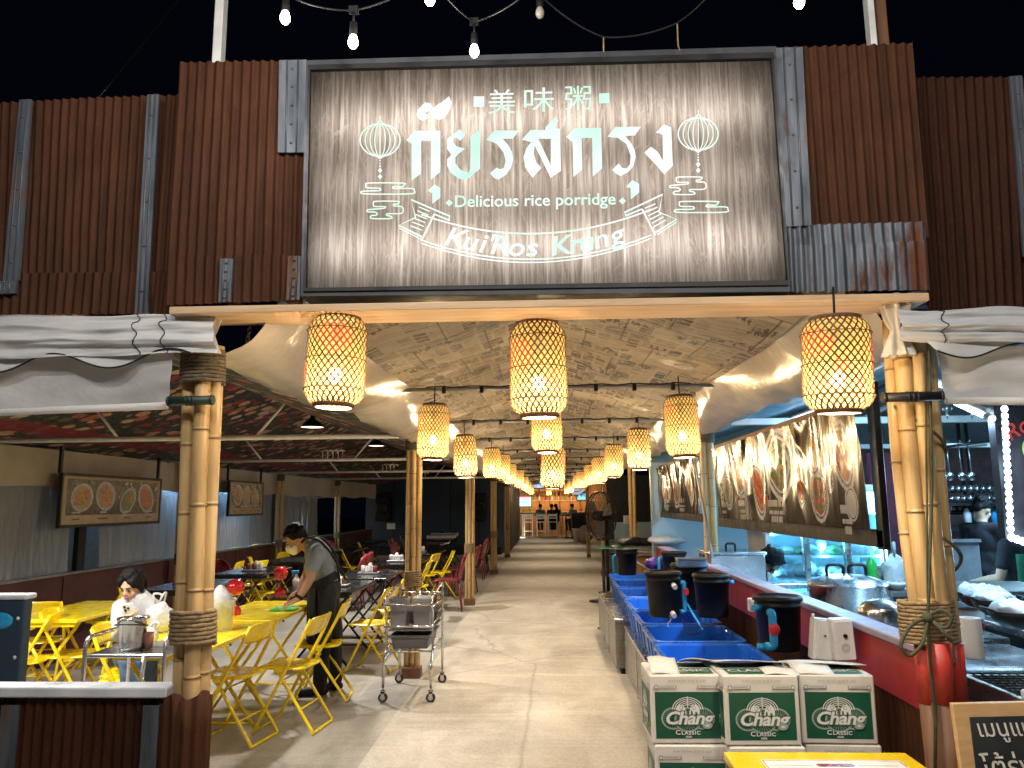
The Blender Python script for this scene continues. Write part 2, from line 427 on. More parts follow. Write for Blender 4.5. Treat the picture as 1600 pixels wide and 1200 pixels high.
ink = mix(nt, 1.0, mix(nt, 1.0, blk, lines, 'MULTIPLY'), pic, 'MULTIPLY')
heads = ramp(nt, nz(nt, coords(nt, (34, 7, 1), (0, 0, 0), 'UV'), .9, 4, .8), [(.50, 0.0), (.54, .9)])
hm = ramp(nt, nz(nt, coords(nt, (2.2, 3.6, 1), (0, 0, 0), 'UV'), 1.3, 1), [(.56, 0.0), (.6, 1.0)])
ink = mix(nt, 1.0, ink, mix(nt, 1.0, heads, hm, 'MULTIPLY'), 'LIGHTEN')
c = mix(nt, ink, br.outputs[0], (.022, .017, .012))
fold = nz(nt, coords(nt, (1, 5, 1), (0, 0, 0), 'UV'), 2.2, 5, .6, .4)
stn = ramp(nt, nz(nt, v, 1.3, 6, .7), [(.35, (.62, .56, .48)), (.65, (1, 1, 1))]); c = mix(nt, 1.0, c, stn, 'MULTIPLY')
setc(nt, b.inputs['Base Color'], c); b.inputs['Roughness'].default_value = .7; bump(nt, b, fold, .6, .03)
M['news'] = m
# floral fabric
m, nt, b = newmat('floral_fabric'); v = coords(nt, (1, 1, 1), (0, 0, 0), 'UV')
vo = N(nt, 'ShaderNodeTexVoronoi'); vo.inputs['Scale'].default_value = 6.5; nt.links.new(mix(nt, .05, v, nz(nt, v, 14, 3)), vo.inputs['Vector'])
sep = N(nt, 'ShaderNodeSeparateColor'); nt.links.new(vo.outputs['Color'], sep.inputs[0])
fc = ramp(nt, sep.outputs[0], [(.0, (.55, .30, .21)), (.3, (.30, .02, .04)), (.48, (.62, .42, .32)), (.68, (.14, .14, .08)), (.85, (.42, .12, .10))], 'CONSTANT')
pet = ramp(nt, nz(nt, v, 42, 3), [(.35, .45), (.65, 1.1)])
fc = mix(nt, 1.0, fc, pet, 'MULTIPLY')
msk = ramp(nt, vo.outputs['Distance'], [(.36, 1.0), (.46, 0.0)])
bgc = ramp(nt, nz(nt, v, 20, 4), [(.48, (.010, .010, .016)), (.62, (.06, .065, .05))])
c = mix(nt, msk, bgc, fc)
sx_ = N(nt, 'ShaderNodeSeparateXYZ'); nt.links.new(v, sx_.inputs[0])
wv = N(nt, 'ShaderNodeMath', operation='SINE'); ml = N(nt, 'ShaderNodeMath', operation='MULTIPLY'); ml.inputs[1].default_value = 2.9
nt.links.new(sx_.outputs[1], ml.inputs[0]); nt.links.new(ml.outputs[0], wv.inputs[0])
c = mix(nt, ramp(nt, wv.outputs[0], [(.9, 0.0), (.93, .85)]), c, mix(nt, pet, (.10, .004, .014), (.20, .012, .035)))
setc(nt, b.inputs['Base Color'], c); b.inputs['Roughness'].default_value = .75
M['floral'] = m
# sign panel: backlit wood-print sheet (lit by the tubes in the box)
m, nt, b = newmat('sign_wood_print'); v = coords(nt, (1, 1, .035))
n1 = nz(nt, v, 74, 6, .62, .35); n2 = nz(nt, coords(nt, (1, 1, .22)), 11, 6, .6, 2.6); n3 = nz(nt, coords(nt, (1, 1, .02)), 9, 2)
c = ramp(nt, n1, [(.30, (.17, .135, .11)), (.50, (.33, .275, .235)), (.70, (.66, .60, .53))])
c = mix(nt, ramp(nt, n2, [(.46, 0.0), (.5, .55), (.54, 0.0)]), c, (.50, .43, .36)); c = mix(nt, ramp(nt, n3, [(.3, .5), (.65, 0.0)]), c, (.09, .068, .055))
tl = N(nt, 'ShaderNodeBsdfTranslucent'); nt.links.new(c, tl.inputs[0]); gl = N(nt, 'ShaderNodeBsdfGlossy'); gl.inputs['Roughness'].default_value = .45; gl.inputs[0].default_value = (.5, .5, .5, 1)
mx = N(nt, 'ShaderNodeMixShader'); mx.inputs[0].default_value = .006
nt.links.new(tl.outputs[0], mx.inputs[1]); nt.links.new(gl.outputs[0], mx.inputs[2]); nt.links.new(mx.outputs[0], nt.nodes['Material Output'].inputs[0])
M['signwood'] = m
M['signlet'] = emit('glow_tinted_letter', (.82, 1, .89), .80)
nt = M['signlet'].node_tree; setc(nt, nt.nodes['Principled BSDF'].inputs['Emission Color'], ramp(nt, nz(nt, coords(nt), 3.2, 2, .5), [(.38, (.98, 1, .98)), (.62, (.56, .95, .74))]))  # letters emit by themselves; white-to-mint noise paints in uneven tube light
# plain ones
M['yellow'] = pm('yellow_enamel', (.88, .63, .008), .24, var=.1, scale=9, dirt=((.45, .27, .02), .4), coat=.4)
M['yellow_top'] = pm('yellow_table_top', (.88, .66, .012), .2, var=.08, scale=5, coat=.4)
M['black_top'] = pm('black_table_top', (.012, .013, .016), .18, var=.3)
M['black_metal'] = pm('black_metal', (.012, .012, .014), .4, .3)
M['redplastic'] = pm('red_plastic', (.24, .03, .045), .3)
M['redlamp'] = pm('red_lacquer', (.50, .008, .015), .12, coat=.6)
M['redwall'] = pm('red_painted_board', (.42, .035, .025), .5, var=.15, scale=3, dirt=((.22, .03, .02), .5))
M['cap'] = pm('pale_wall_cap', (.30, .26, .36), .4)
M['capwhite'] = pm('white_wall_cap', (.62, .66, .72), .35)
M['maroon'] = pm('maroon_board', (.055, .012, .014), .55, var=.25, scale=2)
M['maroon2'] = pm('purple_maroon_wall', (.075, .006, .022), .6)
M['bluetub'] = pm('blue_tub_plastic', (.018, .155, .66), .30, var=.12, scale=3, coat=.2)
M['bluepipe'] = pm('blue_pipe', (.02, .30, .62), .3)
M['black'] = pm('black_plastic', (.007, .007, .008), .5, var=.3); M['black'].node_tree.nodes['Principled BSDF'].inputs['Specular IOR Level'].default_value = .25
M['grey_pl'] = pm('grey_plastic', (.27, .265, .31), .42, var=.1)
M['dgrey_pl'] = pm('dark_grey_plastic', (.13, .132, .15), .4, var=.1)
M['rubber'] = pm('rubber', (.02, .02, .022), .7)
M['white_pl'] = pm('white_plastic', (.72, .72, .72), .35, var=.05)
M['paper'] = pm('white_paper', (.78, .77, .74), .7, var=.05)
M['board'] = pm('white_carton', (.66, .64, .60), .6, var=.07, scale=4, dirt=((.42, .38, .32), .5))
M['cgreen'] = pm('carton_green', (.005, .082, .047), .45, var=.08, scale=4)
M['cgrey'] = pm('carton_grey_print', (.30, .36, .33), .5, var=.1)
M['cink'] = pm('carton_ink', (.28, .28, .27), .6)
M['purple'] = pm('purple_bag', (.08, .03, .2), .3)
M['redpl'] = pm('red_valve', (.6, .03, .04), .35)
M['navy'] = pm('navy_wall', (.014, .04, .075), .6, var=.3, scale=1)
M['blackwall'] = pm('black_wall', (.006, .007, .010), .7)
M['kitchen'] = pm('blue_grey_wall', (.36, .50, .58), .5, var=.1, scale=1.5)
M['brick'] = pm('dark_tile', (.20, .12, .12), .5, var=.3, scale=8)
M['chalk'] = pm('chalkboard', (.012, .016, .018), .6, var=.4)
M['chalkink'] = pm('chalk', (.52, .50, .45), .9, var=.3, scale=60)
M['black_cloth'] = pm('black_cloth', (.010, .010, .013), .85, var=.3, scale=30)
M['grey_cloth'] = pm('grey_tshirt', (.20, .24, .29), .85, var=.1, scale=20, bmp=.3, bscale=30)
M['white_cloth'] = pm('white_knit', (.43, .43, .44), .85, var=.08, bmp=.5, bscale=80)
M['jeans'] = pm('blue_jeans', (.07, .12, .22), .85, var=.2)
M['skin'] = pm('skin', (.52, .31, .20), .5, var=.06)
M['skin_d'] = pm('tan_skin', (.40, .22, .135), .5, var=.06)
M['hair'] = pm('black_hair', (.006, .005, .005), .62, var=.4, scale=60, bmp=.5, bscale=90)
M['hair'].node_tree.nodes['Principled BSDF'].inputs['Specular IOR Level'].default_value = .15
M['sign_frame'] = pm('dark_sign_frame', (.05, .055, .065), .45, .5)
M['eye'] = pm('dark_eye', (.012, .008, .006), .2)
M['lip'] = pm('lip', (.42, .09, .09), .4)
M['mask'] = pm('white_face_mask', (.75, .73, .69), .8)
M['green_cloth'] = pm('green_cloth', (.08, .45, .08), .8)
M['green_apron'] = pm('green_apron', (.01, .12, .06), .8)
M['green_bottle'] = pm('green_plastic', (.02, .38, .06), .2)
M['leaf'] = pm('green_leaves', (.10, .24, .07), .5, var=.5, scale=20)
M['wood_board'] = mk_wood('sign_board_wood', (.36, .21, .09), (.52, .33, .16), (2, 2, 10))
# ------------------------------------------------------------------ ground
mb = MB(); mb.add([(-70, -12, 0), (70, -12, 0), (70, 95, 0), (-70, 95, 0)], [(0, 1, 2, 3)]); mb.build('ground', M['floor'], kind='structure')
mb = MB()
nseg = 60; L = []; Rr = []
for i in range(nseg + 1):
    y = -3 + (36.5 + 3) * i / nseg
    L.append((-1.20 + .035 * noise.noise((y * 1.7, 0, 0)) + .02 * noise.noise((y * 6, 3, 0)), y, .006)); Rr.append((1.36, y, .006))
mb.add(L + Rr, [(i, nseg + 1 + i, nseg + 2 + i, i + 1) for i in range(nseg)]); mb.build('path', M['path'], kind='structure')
mb = MB(); mb.add([(-9, 36.5, .01), (9, 36.5, .01), (9, 70, .01), (-9, 70, .01)], [(0, 1, 2, 3)]); mb.build('tiled_floor', M['dark_floor'], kind='structure')

# ------------------------------------------------------------------ upper rusty sheet fascia
def quadfn(c, amp=0.0, per=.037, yoff=0.0):
    tl, tr, br_, bl = c; wid = (tr - tl).length
    def fn(u, v):
        p = (bl * (1 - u) + br_ * u) * (1 - v) + (tl * (1 - u) + tr * u) * v
        return p + Vector((0, -amp * math.sin(2 * PI * u * wid / per) + yoff + .007 * noise.noise((p.x * 2.4, p.z * 2, yoff)) + .003 * noise.noise((p.x * 7, p.z * 5, yoff + 3)), 0))
    return fn, wid
def corrug(name, px, Y, mat, parent, amp=.0065, per=.037):
    c = [P(x, y, Y=Y) for x, y in px]
    fn, wid = quadfn(c, amp, per)
    mb = MB(); mb.grid(fn, max(12, int(wid / per * 8)), 8, 0, True)
    return mb.build(name, mat, parent, world=True)
def strip(px, Y, parent, mat='galv', name='flashing_strip', t=.012):
    c = [P(x, y, Y=Y) for x, y in px]; back = [p + Vector((0, t, 0)) for p in c]
    mb = MB(); mb.hexa([c[3], c[2], back[2], back[3]], [c[0], c[1], back[1], back[0]])
    # a shallow rib in the middle of the strip
    for f in (.3, .7):
        a = c[3].lerp(c[2], f); b_ = c[0].lerp(c[1], f); mb.tube([a, b_], .004, 6)
    for k in range(5):
        q = c[0].lerp(c[1], .5).lerp(c[3].lerp(c[2], .5), (k + .5) / 5); mb.ell(q + Vector((0, -.003, 0)), .005, 6, 4)
    return mb.build(name, M[mat], parent, world=True)
def panel_frame(px, Y, parent):   # timber studs that carry the sheets behind
    c = [P(x, y, Y=Y) for x, y in px]; mb = MB()
    for f in (.06, .5, .94):
        a = c[3].lerp(c[2], f); b_ = c[0].lerp(c[1], f); mb.box((a + b_) / 2 + Vector((0, .05, 0)), (.05, .05, (b_ - a).length))
    for f in (.1, .9):
        a = c[3].lerp(c[0], f); b_ = c[2].lerp(c[1], f); mb.box((a + b_) / 2 + Vector((0, .10, 0)), ((b_ - a).length, .05, .05))
    mb.build('stud_frame', M['brownwood'], parent, world=True)
def fascia(label, loc): return thing('corrugated_fascia', label, 'wall panel', loc)
YL, YT = 2.90, 2.80
t = fascia('low rusty corrugated fascia with two grey strips, left of the lit sign', P(120, 480, Y=YL))
corrug('corrugated_sheet', [(-420, 180), (280, 147), (262, 432), (-420, 440)], YL, M['rust'], t)
corrug('corrugated_sheet', [(-420, 432), (270, 424), (262, 490), (-420, 494)], YL - .018, M['rust'], t)
strip([(30, 156), (49, 155), (29, 438), (4, 440)], YL - .03, t); strip([(230, 148), (248, 147), (230, 490), (210, 491)], YL - .045, t)
strip([(-10, 440), (26, 438), (24, 458), (-10, 460)], YL - .035, t); panel_frame([(-420, 180), (280, 147), (262, 490), (-420, 494)], YL, t)
t = fascia('tall rusty corrugated fascia touching the left side of the lit sign', P(370, 470, Y=YT))
corrug('corrugated_sheet', [(280, 96), (479, 94), (472, 406), (262, 408)], YT, M['rust'], t)
corrug('corrugated_sheet', [(262, 400), (472, 398), (470, 469), (258, 477)], YT - .018, M['rust'], t)
strip([(436, 94), (479, 93), (475, 238), (434, 238)], YT - .022, t); strip([(344, 404), (364, 404), (360, 471), (341, 472)], YT - .036, t); strip([(450, 400), (470, 400), (468, 468), (447, 469)], YT - .036, t)
panel_frame([(280, 96), (475, 94), (470, 469), (262, 477)], YT, t)
t = fascia('tall rusty corrugated fascia with galvanised patches, right of the lit sign', P(1340, 455, Y=YT))
corrug('corrugated_sheet', [(1209, 75), (1424, 68), (1450, 372), (1230, 378)], YT, M['rust'], t)
corrug('corrugated_sheet', [(1229, 352), (1447, 346), (1449, 388), (1232, 392)], YT - .012, M['rustgalv'], t)
corrug('corrugated_sheet', [(1231, 384), (1449, 376), (1454, 453), (1234, 457)], YT - .024, M['rustgalv'], t)
strip([(1211, 75), (1254, 73), (1268, 352), (1226, 354)], YT - .02, t); panel_frame([(1209, 75), (1424, 68), (1450, 452), (1232, 457)], YT, t)
t = fascia('low dark rusty corrugated fascia at the far right end', P(1560, 480, Y=YL))
corrug('corrugated_sheet', [(1424, 121), (2050, 118), (2050, 482), (1450, 486)], YL, M['rust2'], t)
strip([(1578, 119), (1597, 118), (1622, 400), (1600, 400)], YL - .025, t); panel_frame([(1424, 121), (2050, 118), (2050, 482), (1450, 486)], YL, t)

# header plank under the sign
a, b_ = P(264, 480, Y=2.70), P(1452, 458, Y=2.70)
mb = MB(); mb.box(((a + b_) / 2) + Vector((0, .10, -.012)), ((b_ - a).length, .20, .028), Matrix.Rotation(-math.atan2((b_ - a).z, (b_ - a).x), 3, 'Y'))
mb.build('header_plank', M['pine'], loc=(a + b_) / 2, bevel=.003, label='long pale pine plank under the lit sign across the entrance', cat='plank')
# steel header tube behind with black cable clips
a, b_ = P(420, 487, Y=2.98), P(1420, 476, Y=2.98)
t = thing('header_tube', 'grey steel tube with black clips just behind the pine plank', 'beam', (a + b_) / 2)
mb = MB(); mb.box((a + b_) / 2, ((b_ - a).length + .2, .04, .03), Matrix.Rotation(-math.atan2((b_ - a).z, (b_ - a).x), 3, 'Y')); mb.build('tube', M['grey_metal'], t, world=True, bevel=.004)
for f in (.06, .14, .3, .39, .46, .53, .62, .76, .93):
    q = a.lerp(b_, f); mb = MB(); mb.box(q, (.02, .05, .042)); mb.build('cable_clip', M['black'], t, world=True, bevel=.003)

# ------------------------------------------------------------------ white posts above the fascia, cables, string lights
def sky_post(px0, px1, y, Y, mat, label, w):
    p = P((px0 + px1) / 2, y, Y=Y); mb = MB(); mb.box(p + Vector((0, 0, .7)), (w, .05, 3.0)); mb.box(p + Vector((0, 0, 2.23)), (w * 1.3, .065, .06))
    mb.build('sky_post', M[mat], loc=p, bevel=.004, label=label, cat='post')
sky_post(333, 350, 92, 2.96, 'white_metal', 'white steel post rising behind the left tall rusty fascia', .038)
sky_post(1357, 1368, 68, 2.96, 'white_metal', 'thin white steel post rising behind the right rusty fascia', .026)
sky_post(1369, 1386, 68, 3.02, 'brownwood', 'brown timber post beside the thin white one above the fascia', .045)
mb = MB(); a, b_ = P(150, 158, Y=4.2), P(272, 0, Y=4.6); b_ = a + (b_ - a) * 3
mb.tube([a + (b_ - a) * (i / 12) - Vector((0, 0, .05 * math.sin(PI * i / 12))) for i in range(13)], .005, 5)
mb.build('overhead_cable', M['black_metal'], loc=a, label='thin dark cable slanting across the night sky on the left', cat='cable')

def add_point(name, loc, power, col, r=.03, parent=None):
    l = bpy.data.lights.new(name, 'POINT'); l.energy = power; l.color = col; l.shadow_soft_size = r
    o = bpy.data.objects.new(name, l); COL.objects.link(o); o.location = loc
    if parent is not None: o.parent = parent
    return o
STRP = 3.5
def string_light(label, anchors, bulbs):
    """anchors: cable nodes; bulbs: (node index, drop, lit, power)"""
    t = thing('string_light', label, 'string lights', anchors[0]); o0 = Vector(anchors[0])
    pts = []
    for i in range(len(anchors) - 1):
        a, b_ = Vector(anchors[i]), Vector(anchors[i + 1]); sag = (b_ - a).length * .07
        for k in range(10): f = k / 10; pts.append(a.lerp(b_, f) - Vector((0, 0, 4 * sag * f * (1 - f))))
    pts.append(Vector(anchors[-1]))
    mb = MB(); mb.tube(pts, .0032, 6); mb.build('cable', M['black'], t, world=True)
    for (i, drop, lit, pw) in bulbs:
        p = Vector(anchors[i])
        mb = MB(); mb.box(p, (.03, .02, .02)); mb.tube([p, p - Vector((0, 0, drop))], .004, 6); q = p - Vector((0, 0, drop))
        mb.lathe([(.004, .02), (.012, .015), (.014, -.02), (.013, -.03)], 10, q)
        h = mb.build('lamp_holder', M['black'], t, world=True)
        mb = MB(); mb.lathe([(.0005, -.074), (.009, -.071), (.0155, -.06), (.016, -.05), (.0135, -.04), (.0095, -.03), (.0005, -.028)], 14, q)
        g = mb.build('bulb', M['bulb_w'] if lit else M['glass_off'], h)
        for v in g.data.vertices: v.co -= o0
        if lit: add_point('string_bulb_light', q - Vector((0, 0, .11)) - o0, pw, (1, .93, .84), .03, t)
Ys = 2.25
string_light('drooping string of lit bulbs over the left end of the sign',
    [P(300, -180, Y=Ys + .6), P(447, -8, Y=Ys), P(553, 16, Y=Ys), P(672, -38, Y=Ys - .05), P(741, 34, Y=Ys + .2), P(845, -30, Y=Ys)],
    [(1, .03, 1, STRP), (2, .06, 1, STRP), (3, .03, 1, STRP), (4, .06, 1, STRP)])
string_light('dark string with one dead bulb hanging above the sign middle',
    [P(845, -30, Y=Ys), P(843, -8, Y=Ys + .3), P(943, 58, Y=Ys + .4), P(1058, 36, Y=Ys + .35), P(1150, -60, Y=Ys + .1), P(1245, -45, Y=Ys - .1), P(1420, -120, Y=Ys)],
    [(1, .02, 0, 0), (5, .05, 1, STRP)])
nodes = [(-2.6, 1.6, 3.95), (-1.5, 1.0, 3.72), (-.5, .5, 3.7), (.6, .3, 3.72), (1.6, .7, 3.7), (2.7, 1.3, 3.9)]
string_light('unseen extra string of lit bulbs over the forecourt in front of the entrance', nodes, [(1, .05, 1, 50), (2, .05, 1, 50), (3, .05, 1, 50), (4, .05, 1, 50)])  # extra bulbs out of view, put up to light facade and front floor
# dangling cord ends at the sign top
mb = MB(); a = P(1058, 36, Y=Ys + .35); mb.tube([a, a + Vector((.01, .05, -.06)), P(1062, 78, Y=2.66)], .003, 5); a = P(943, 58, Y=Ys + .4); mb.tube([a, P(943, 82, Y=2.66)], .003, 5)
mb.build('loose_cord', M['rope'], loc=P(1062, 78, Y=2.66), label='short cords tying the dark light string to the sign top', cat='cord')

# ------------------------------------------------------------------ the lit sign box
YS = 2.72
c = [P(487, 113, Y=YS), P(1203, 95, Y=YS), P(1228, 440, Y=YS), P(480, 452, Y=YS)]
fo = [P(480, 97, Y=YS), P(1211, 75, Y=YS), P(1233, 457, Y=YS), P(471, 464, Y=YS)]
so = (fo[3] + fo[2]) / 2
t = thing('sign_box', 'big backlit wood-print restaurant sign with glowing white Thai lettering over the entrance', 'sign', so)
mb = MB(); mb.add(c, [(3, 2, 1, 0)]); panel = mb.build('face_panel', M['signwood'], t, world=True)
def bars(ci, co, y0, y1, mat, name):
    mb = MB()
    for i in range(4):
        j = (i + 1) % 4
        q = [ci[i], ci[j], co[j], co[i]]
        mb.hexa([p + Vector((0, y0, 0)) for p in q], [p + Vector((0, y1, 0)) for p in q])
    return mb.build(name, M[mat], t, world=True, nsm=True)
mid = [fo[i].lerp(c[i], .55) for i in range(4)]
bars(c, mid, -.02, .13, 'black_metal', 'inner_frame'); bars(mid, fo, -.012, .155, 'sign_frame', 'outer_frame')
mb = MB(); q = [p + Vector((0, .135, 0)) for p in mid]; mb.add(q, [(0, 1, 2, 3)]); mb.build('back_panel', M['white_metal'], t, world=True)
mb = MB(); a, b_ = fo[0] + Vector((0, .05, .006)), fo[1] + Vector((0, .05, .006)); mb.hexa([a + Vector((0, -.03, 0)), b_ + Vector((0, -.03, 0)), b_ + Vector((0, .08, 0)), a + Vector((0, .08, 0))], [a + Vector((0, -.03, .004)), b_ + Vector((0, -.03, .004)), b_ + Vector((0, .08, .004)), a + Vector((0, .08, .004))])
mb.build('top_flashing', M['pine'], t, world=True)
# tubes inside the box: real lamps behind the print
for (fv, pw) in ((.24, 2.0), (.53, 1.05), (.82, 2.0)):
    a = c[0].lerp(c[3], fv).lerp(c[1].lerp(c[2], fv), .5)
    for fu in (.5,):
        q = c[0].lerp(c[3], fv).lerp(c[1].lerp(c[2], fv), fu)
        l = bpy.data.lights.new('sign_tube', 'AREA'); l.shape = 'RECTANGLE'; l.size = 1.62; l.size_y = .04; l.energy = pw; l.color = (1, .985, .96)
        o = bpy.data.objects.new('sign_tube', l); COL.objects.link(o); o.parent = t; o.location = q + Vector((0, .115, 0)) - so; o.rotation_euler = (R(-90), 0, 0)
# lettering of the sign: traced shapes mapped on the sign plane (metres), each a hair in front of the last
_lay = [0]
def SP(x, y, d=0.0): return P(x, y, Y=YS - .004 - d)
def z1(p): return (480 + p[0] / 3.75, 110 + p[1] / 3.75)
def z2(p): return (840 + p[0] / 3.75, 110 + p[1] / 3.75)
def lay(): _lay[0] += 1; return _lay[0] * .00012
def spoly(mb, pts, f=z1):
    d = lay(); q = [Vector((*f(p), 0)) for p in pts]
    tr = tessellate_polygon([q]); mb.add([SP(p.x, p.y, d) for p in q], [tuple(t_) for t_ in tr])
def sstroke(mb, pts, w, f=None, closed=False):
    d = lay(); tmp = MB(); tmp.stroke([f(p) for p in pts] if f else pts, w / 3.75 * 1.12 if f else w, closed=closed)
    mb.add([SP(v.x, v.y, d) for v in tmp.v], tmp.f)
def sm(pts, n=4, closed=False):
    """Catmull-Rom smoothing of a 2-D outline"""
    out = []; N_ = len(pts)
    for i in range(N_ if closed else N_ - 1):
        p0 = pts[(i - 1) % N_] if closed or i else pts[0]; p1 = pts[i]; p2 = pts[(i + 1) % N_]; p3 = pts[(i + 2) % N_] if closed or i < N_ - 2 else pts[-1]
        for k in range(n):
            u = k / n
            out.append(tuple(.5 * ((2 * p1[a]) + (-p0[a] + p2[a]) * u + (2 * p0[a] - 5 * p1[a] + 4 * p2[a] - p3[a]) * u * u + (-p0[a] + 3 * p1[a] - 3 * p2[a] + p3[a]) * u ** 3) for a in (0, 1)))
    if not closed: out.append(pts[-1])
    return out
mb = MB()
# tone mark, letters
spoly(mb, [(640, 265), (648, 228), (690, 187), (722, 192), (738, 222), (765, 200), (790, 185), (830, 152), (848, 185), (840, 225), (805, 280), (770, 292), (735, 270), (715, 238), (690, 250), (720, 268), (680, 298), (655, 286)])
spoly(mb, [(580, 408), (628, 353), (780, 353), (780, 595), (725, 640), (725, 412), (667, 412), (667, 605), (612, 645), (612, 430)])
spoly(mb, [(820, 400), (893, 345), (925, 370), (920, 385), (895, 413), (880, 397), (860, 397), (855, 420), (875, 445), (925, 458), (880, 495), (868, 510), (868, 545), (900, 585), (945, 600), (957, 575), (957, 390), (1013, 345), (1013, 575), (935, 642), (890, 635), (840, 600), (820, 560), (820, 520), (845, 495), (820, 460)])
spoly(mb, [(1050, 408), (1095, 352), (1243, 352), (1205, 400), (1145, 400), (1180, 440), (1200, 480), (1207, 520), (1195, 570), (1165, 612), (1120, 640), (1095, 630), (1070, 603), (1110, 570), (1130, 580), (1152, 572), (1163, 535), (1150, 480), (1110, 430), (1078, 415)])
so_ = lambda p: p
spoly(mb, [(815.5, 218), (829, 203), (852, 203), (852, 199), (868, 182), (872, 188), (868, 201), (875, 201), (876.5, 267), (860, 278), (861, 217), (842, 216.5), (838, 222), (830, 222)], so_)
spoly(mb, [(833, 222), (842, 218), (862, 262), (860, 277)], so_)
spoly(mb, [(830, 222), (836, 224), (834, 240), (838, 254), (846, 262), (832, 278), (821, 262), (818, 246), (822, 232)], so_)
spoly(mb, [(168, 390), (215, 338), (373, 337), (378, 575), (323, 622), (320, 395), (258, 395), (262, 580), (210, 625), (205, 420)], z2)
spoly(mb, [(410, 388), (455, 332), (605, 330), (570, 382), (510, 383), (548, 425), (570, 470), (575, 510), (560, 562), (530, 597), (485, 620), (460, 605), (437, 583), (475, 545), (495, 572), (522, 575), (541, 550), (546, 500), (520, 430), (470, 395), (440, 392)], z2)
spoly(mb, [(692, 365), (740, 315), (783, 335), (792, 560), (742, 610), (700, 560), (625, 482), (663, 447), (705, 478), (735, 530), (733, 380), (715, 368)], z2)
spoly(mb, [(707, 705), (745, 668), (780, 690), (780, 745), (733, 782), (733, 720)]); spoly(mb, [(518, 682), (555, 642), (595, 665), (595, 715), (547, 755), (545, 690)], z2)
for (q, f) in (((832, 776), z1), ((497, 765), z2)): spoly(mb, [(q[0] - 21, q[1]), (q[0], q[1] - 21), (q[0] + 21, q[1]), (q[0], q[1] + 21)], f)
spoly(mb, [(975, 152), (1037, 152), (1037, 214), (975, 214)]); spoly(mb, [(360, 135), (420, 133), (421, 192), (361, 194)], z2)
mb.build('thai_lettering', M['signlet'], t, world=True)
# Latin and Chinese writing
ex = (c[1] - c[0]).normalized(); ez = Vector((0, -1, 0)).cross(ex) * -1
def sframe(px, py, ang=0.0, d=0.0):
    o = SP(px, py, d); X_ = ex * math.cos(ang) + Vector((0, 0, 1)) * math.sin(ang); Z_ = Vector((0, -1, 0)); Y_ = Z_.cross(X_)
    return frame(X_, Y_, Z_, o)
PXM = YS / FPX * 1.06             # metres per photo pixel on the sign
mb = MB()
def fit(body, x0, x1, ybase, size_px, offset=0.0, dy=0.0, shear=0.0):
    v, f = text_geo(body, offset, shear, 'LEFT', 1.0); xs = [p.x for p in v]; w = (max(xs) - min(xs))
    W_ = (SP(x1, ybase) - SP(x0, ybase)).length; sz = size_px * PXM; sx = W_ / (w * sz)
    Mx = sframe(x0, ybase, 0, lay())
    mb.add([((p.x - min(xs)) * sz * sx, p.y * sz, 0) for p in v], f, 0, False, Mx)
fit('Delicious rice porridge', 711, 962, 323.5, 27, .012)
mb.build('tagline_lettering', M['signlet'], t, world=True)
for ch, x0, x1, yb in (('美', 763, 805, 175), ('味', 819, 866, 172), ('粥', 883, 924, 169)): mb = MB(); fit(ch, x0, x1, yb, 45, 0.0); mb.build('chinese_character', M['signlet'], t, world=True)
mb = MB()
# curved ribbon with the name
def ribc(x, off=0.0):             # lower / upper edge of the ribbon as an arc in pixels
    u = (x - 838) / 180.0
    return 365 + off - 34 * u * u - (x - 838) * .022
for ch, x, k in (('K', 707, 1), ('u', 731, 1), ('i', 751, 1), ("'", 762, 1), ('R', 778, 1), ('o', 805, 1), ('s', 830, 1), ('K', 876, 1), ('r', 898, 1), ('u', 917, 1), ('n', 941, 1), ('g', 966, 1)):
    y = ribc(x, 35); sl = -(ribc(x + 2, 35) - ribc(x - 2, 35)) / 4
    mb.text(ch, 43 * PXM, sframe(x, y, math.atan(sl), lay()), 0, .013, .18, 'CENTER', 1.0, 1.12)
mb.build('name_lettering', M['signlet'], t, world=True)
mb = MB()
xs = [658 + (1018 - 658) * i / 40 for i in range(41)]
for (off, w) in ((0, 2.6), (40, 2.2), (45, 2.0)): sstroke(mb, [(x, ribc(x, off)) for x in xs], w)
for s_, f in ((1, z1), (-1, z2)):
    if s_ == 1:
        sstroke(mb, [(830, 872), (836, 855), (610, 758), (635, 862), (537, 908), (672, 975)], 9, z1); sstroke(mb, [(745, 842), (668, 1000)], 9, z1); sstroke(mb, [(537, 922), (668, 990)], 6, z1); sstroke(mb, [(745, 842), (836, 880)], 8, z1)
        for k in range(6): sstroke(mb, [(655 - k * 10, 800 + k * 22), (718 - k * 9, 826 + k * 22)], 6, z1)
    else:
        sstroke(mb, [(520, 855), (510, 832), (732, 727), (712, 832), (815, 872), (690, 950)], 9, z2); sstroke(mb, [(612, 812), (690, 965)], 9, z2); sstroke(mb, [(815, 888), (700, 962)], 6, z2); sstroke(mb, [(612, 812), (520, 850)], 8, z2)
        for k in range(6): sstroke(mb, [(628 + k * 10, 808 + k * 22), (690 + k * 12, 782 + k * 19)], 6, z2)
mb.build('ribbon_outline', M['signlet'], t, world=True)
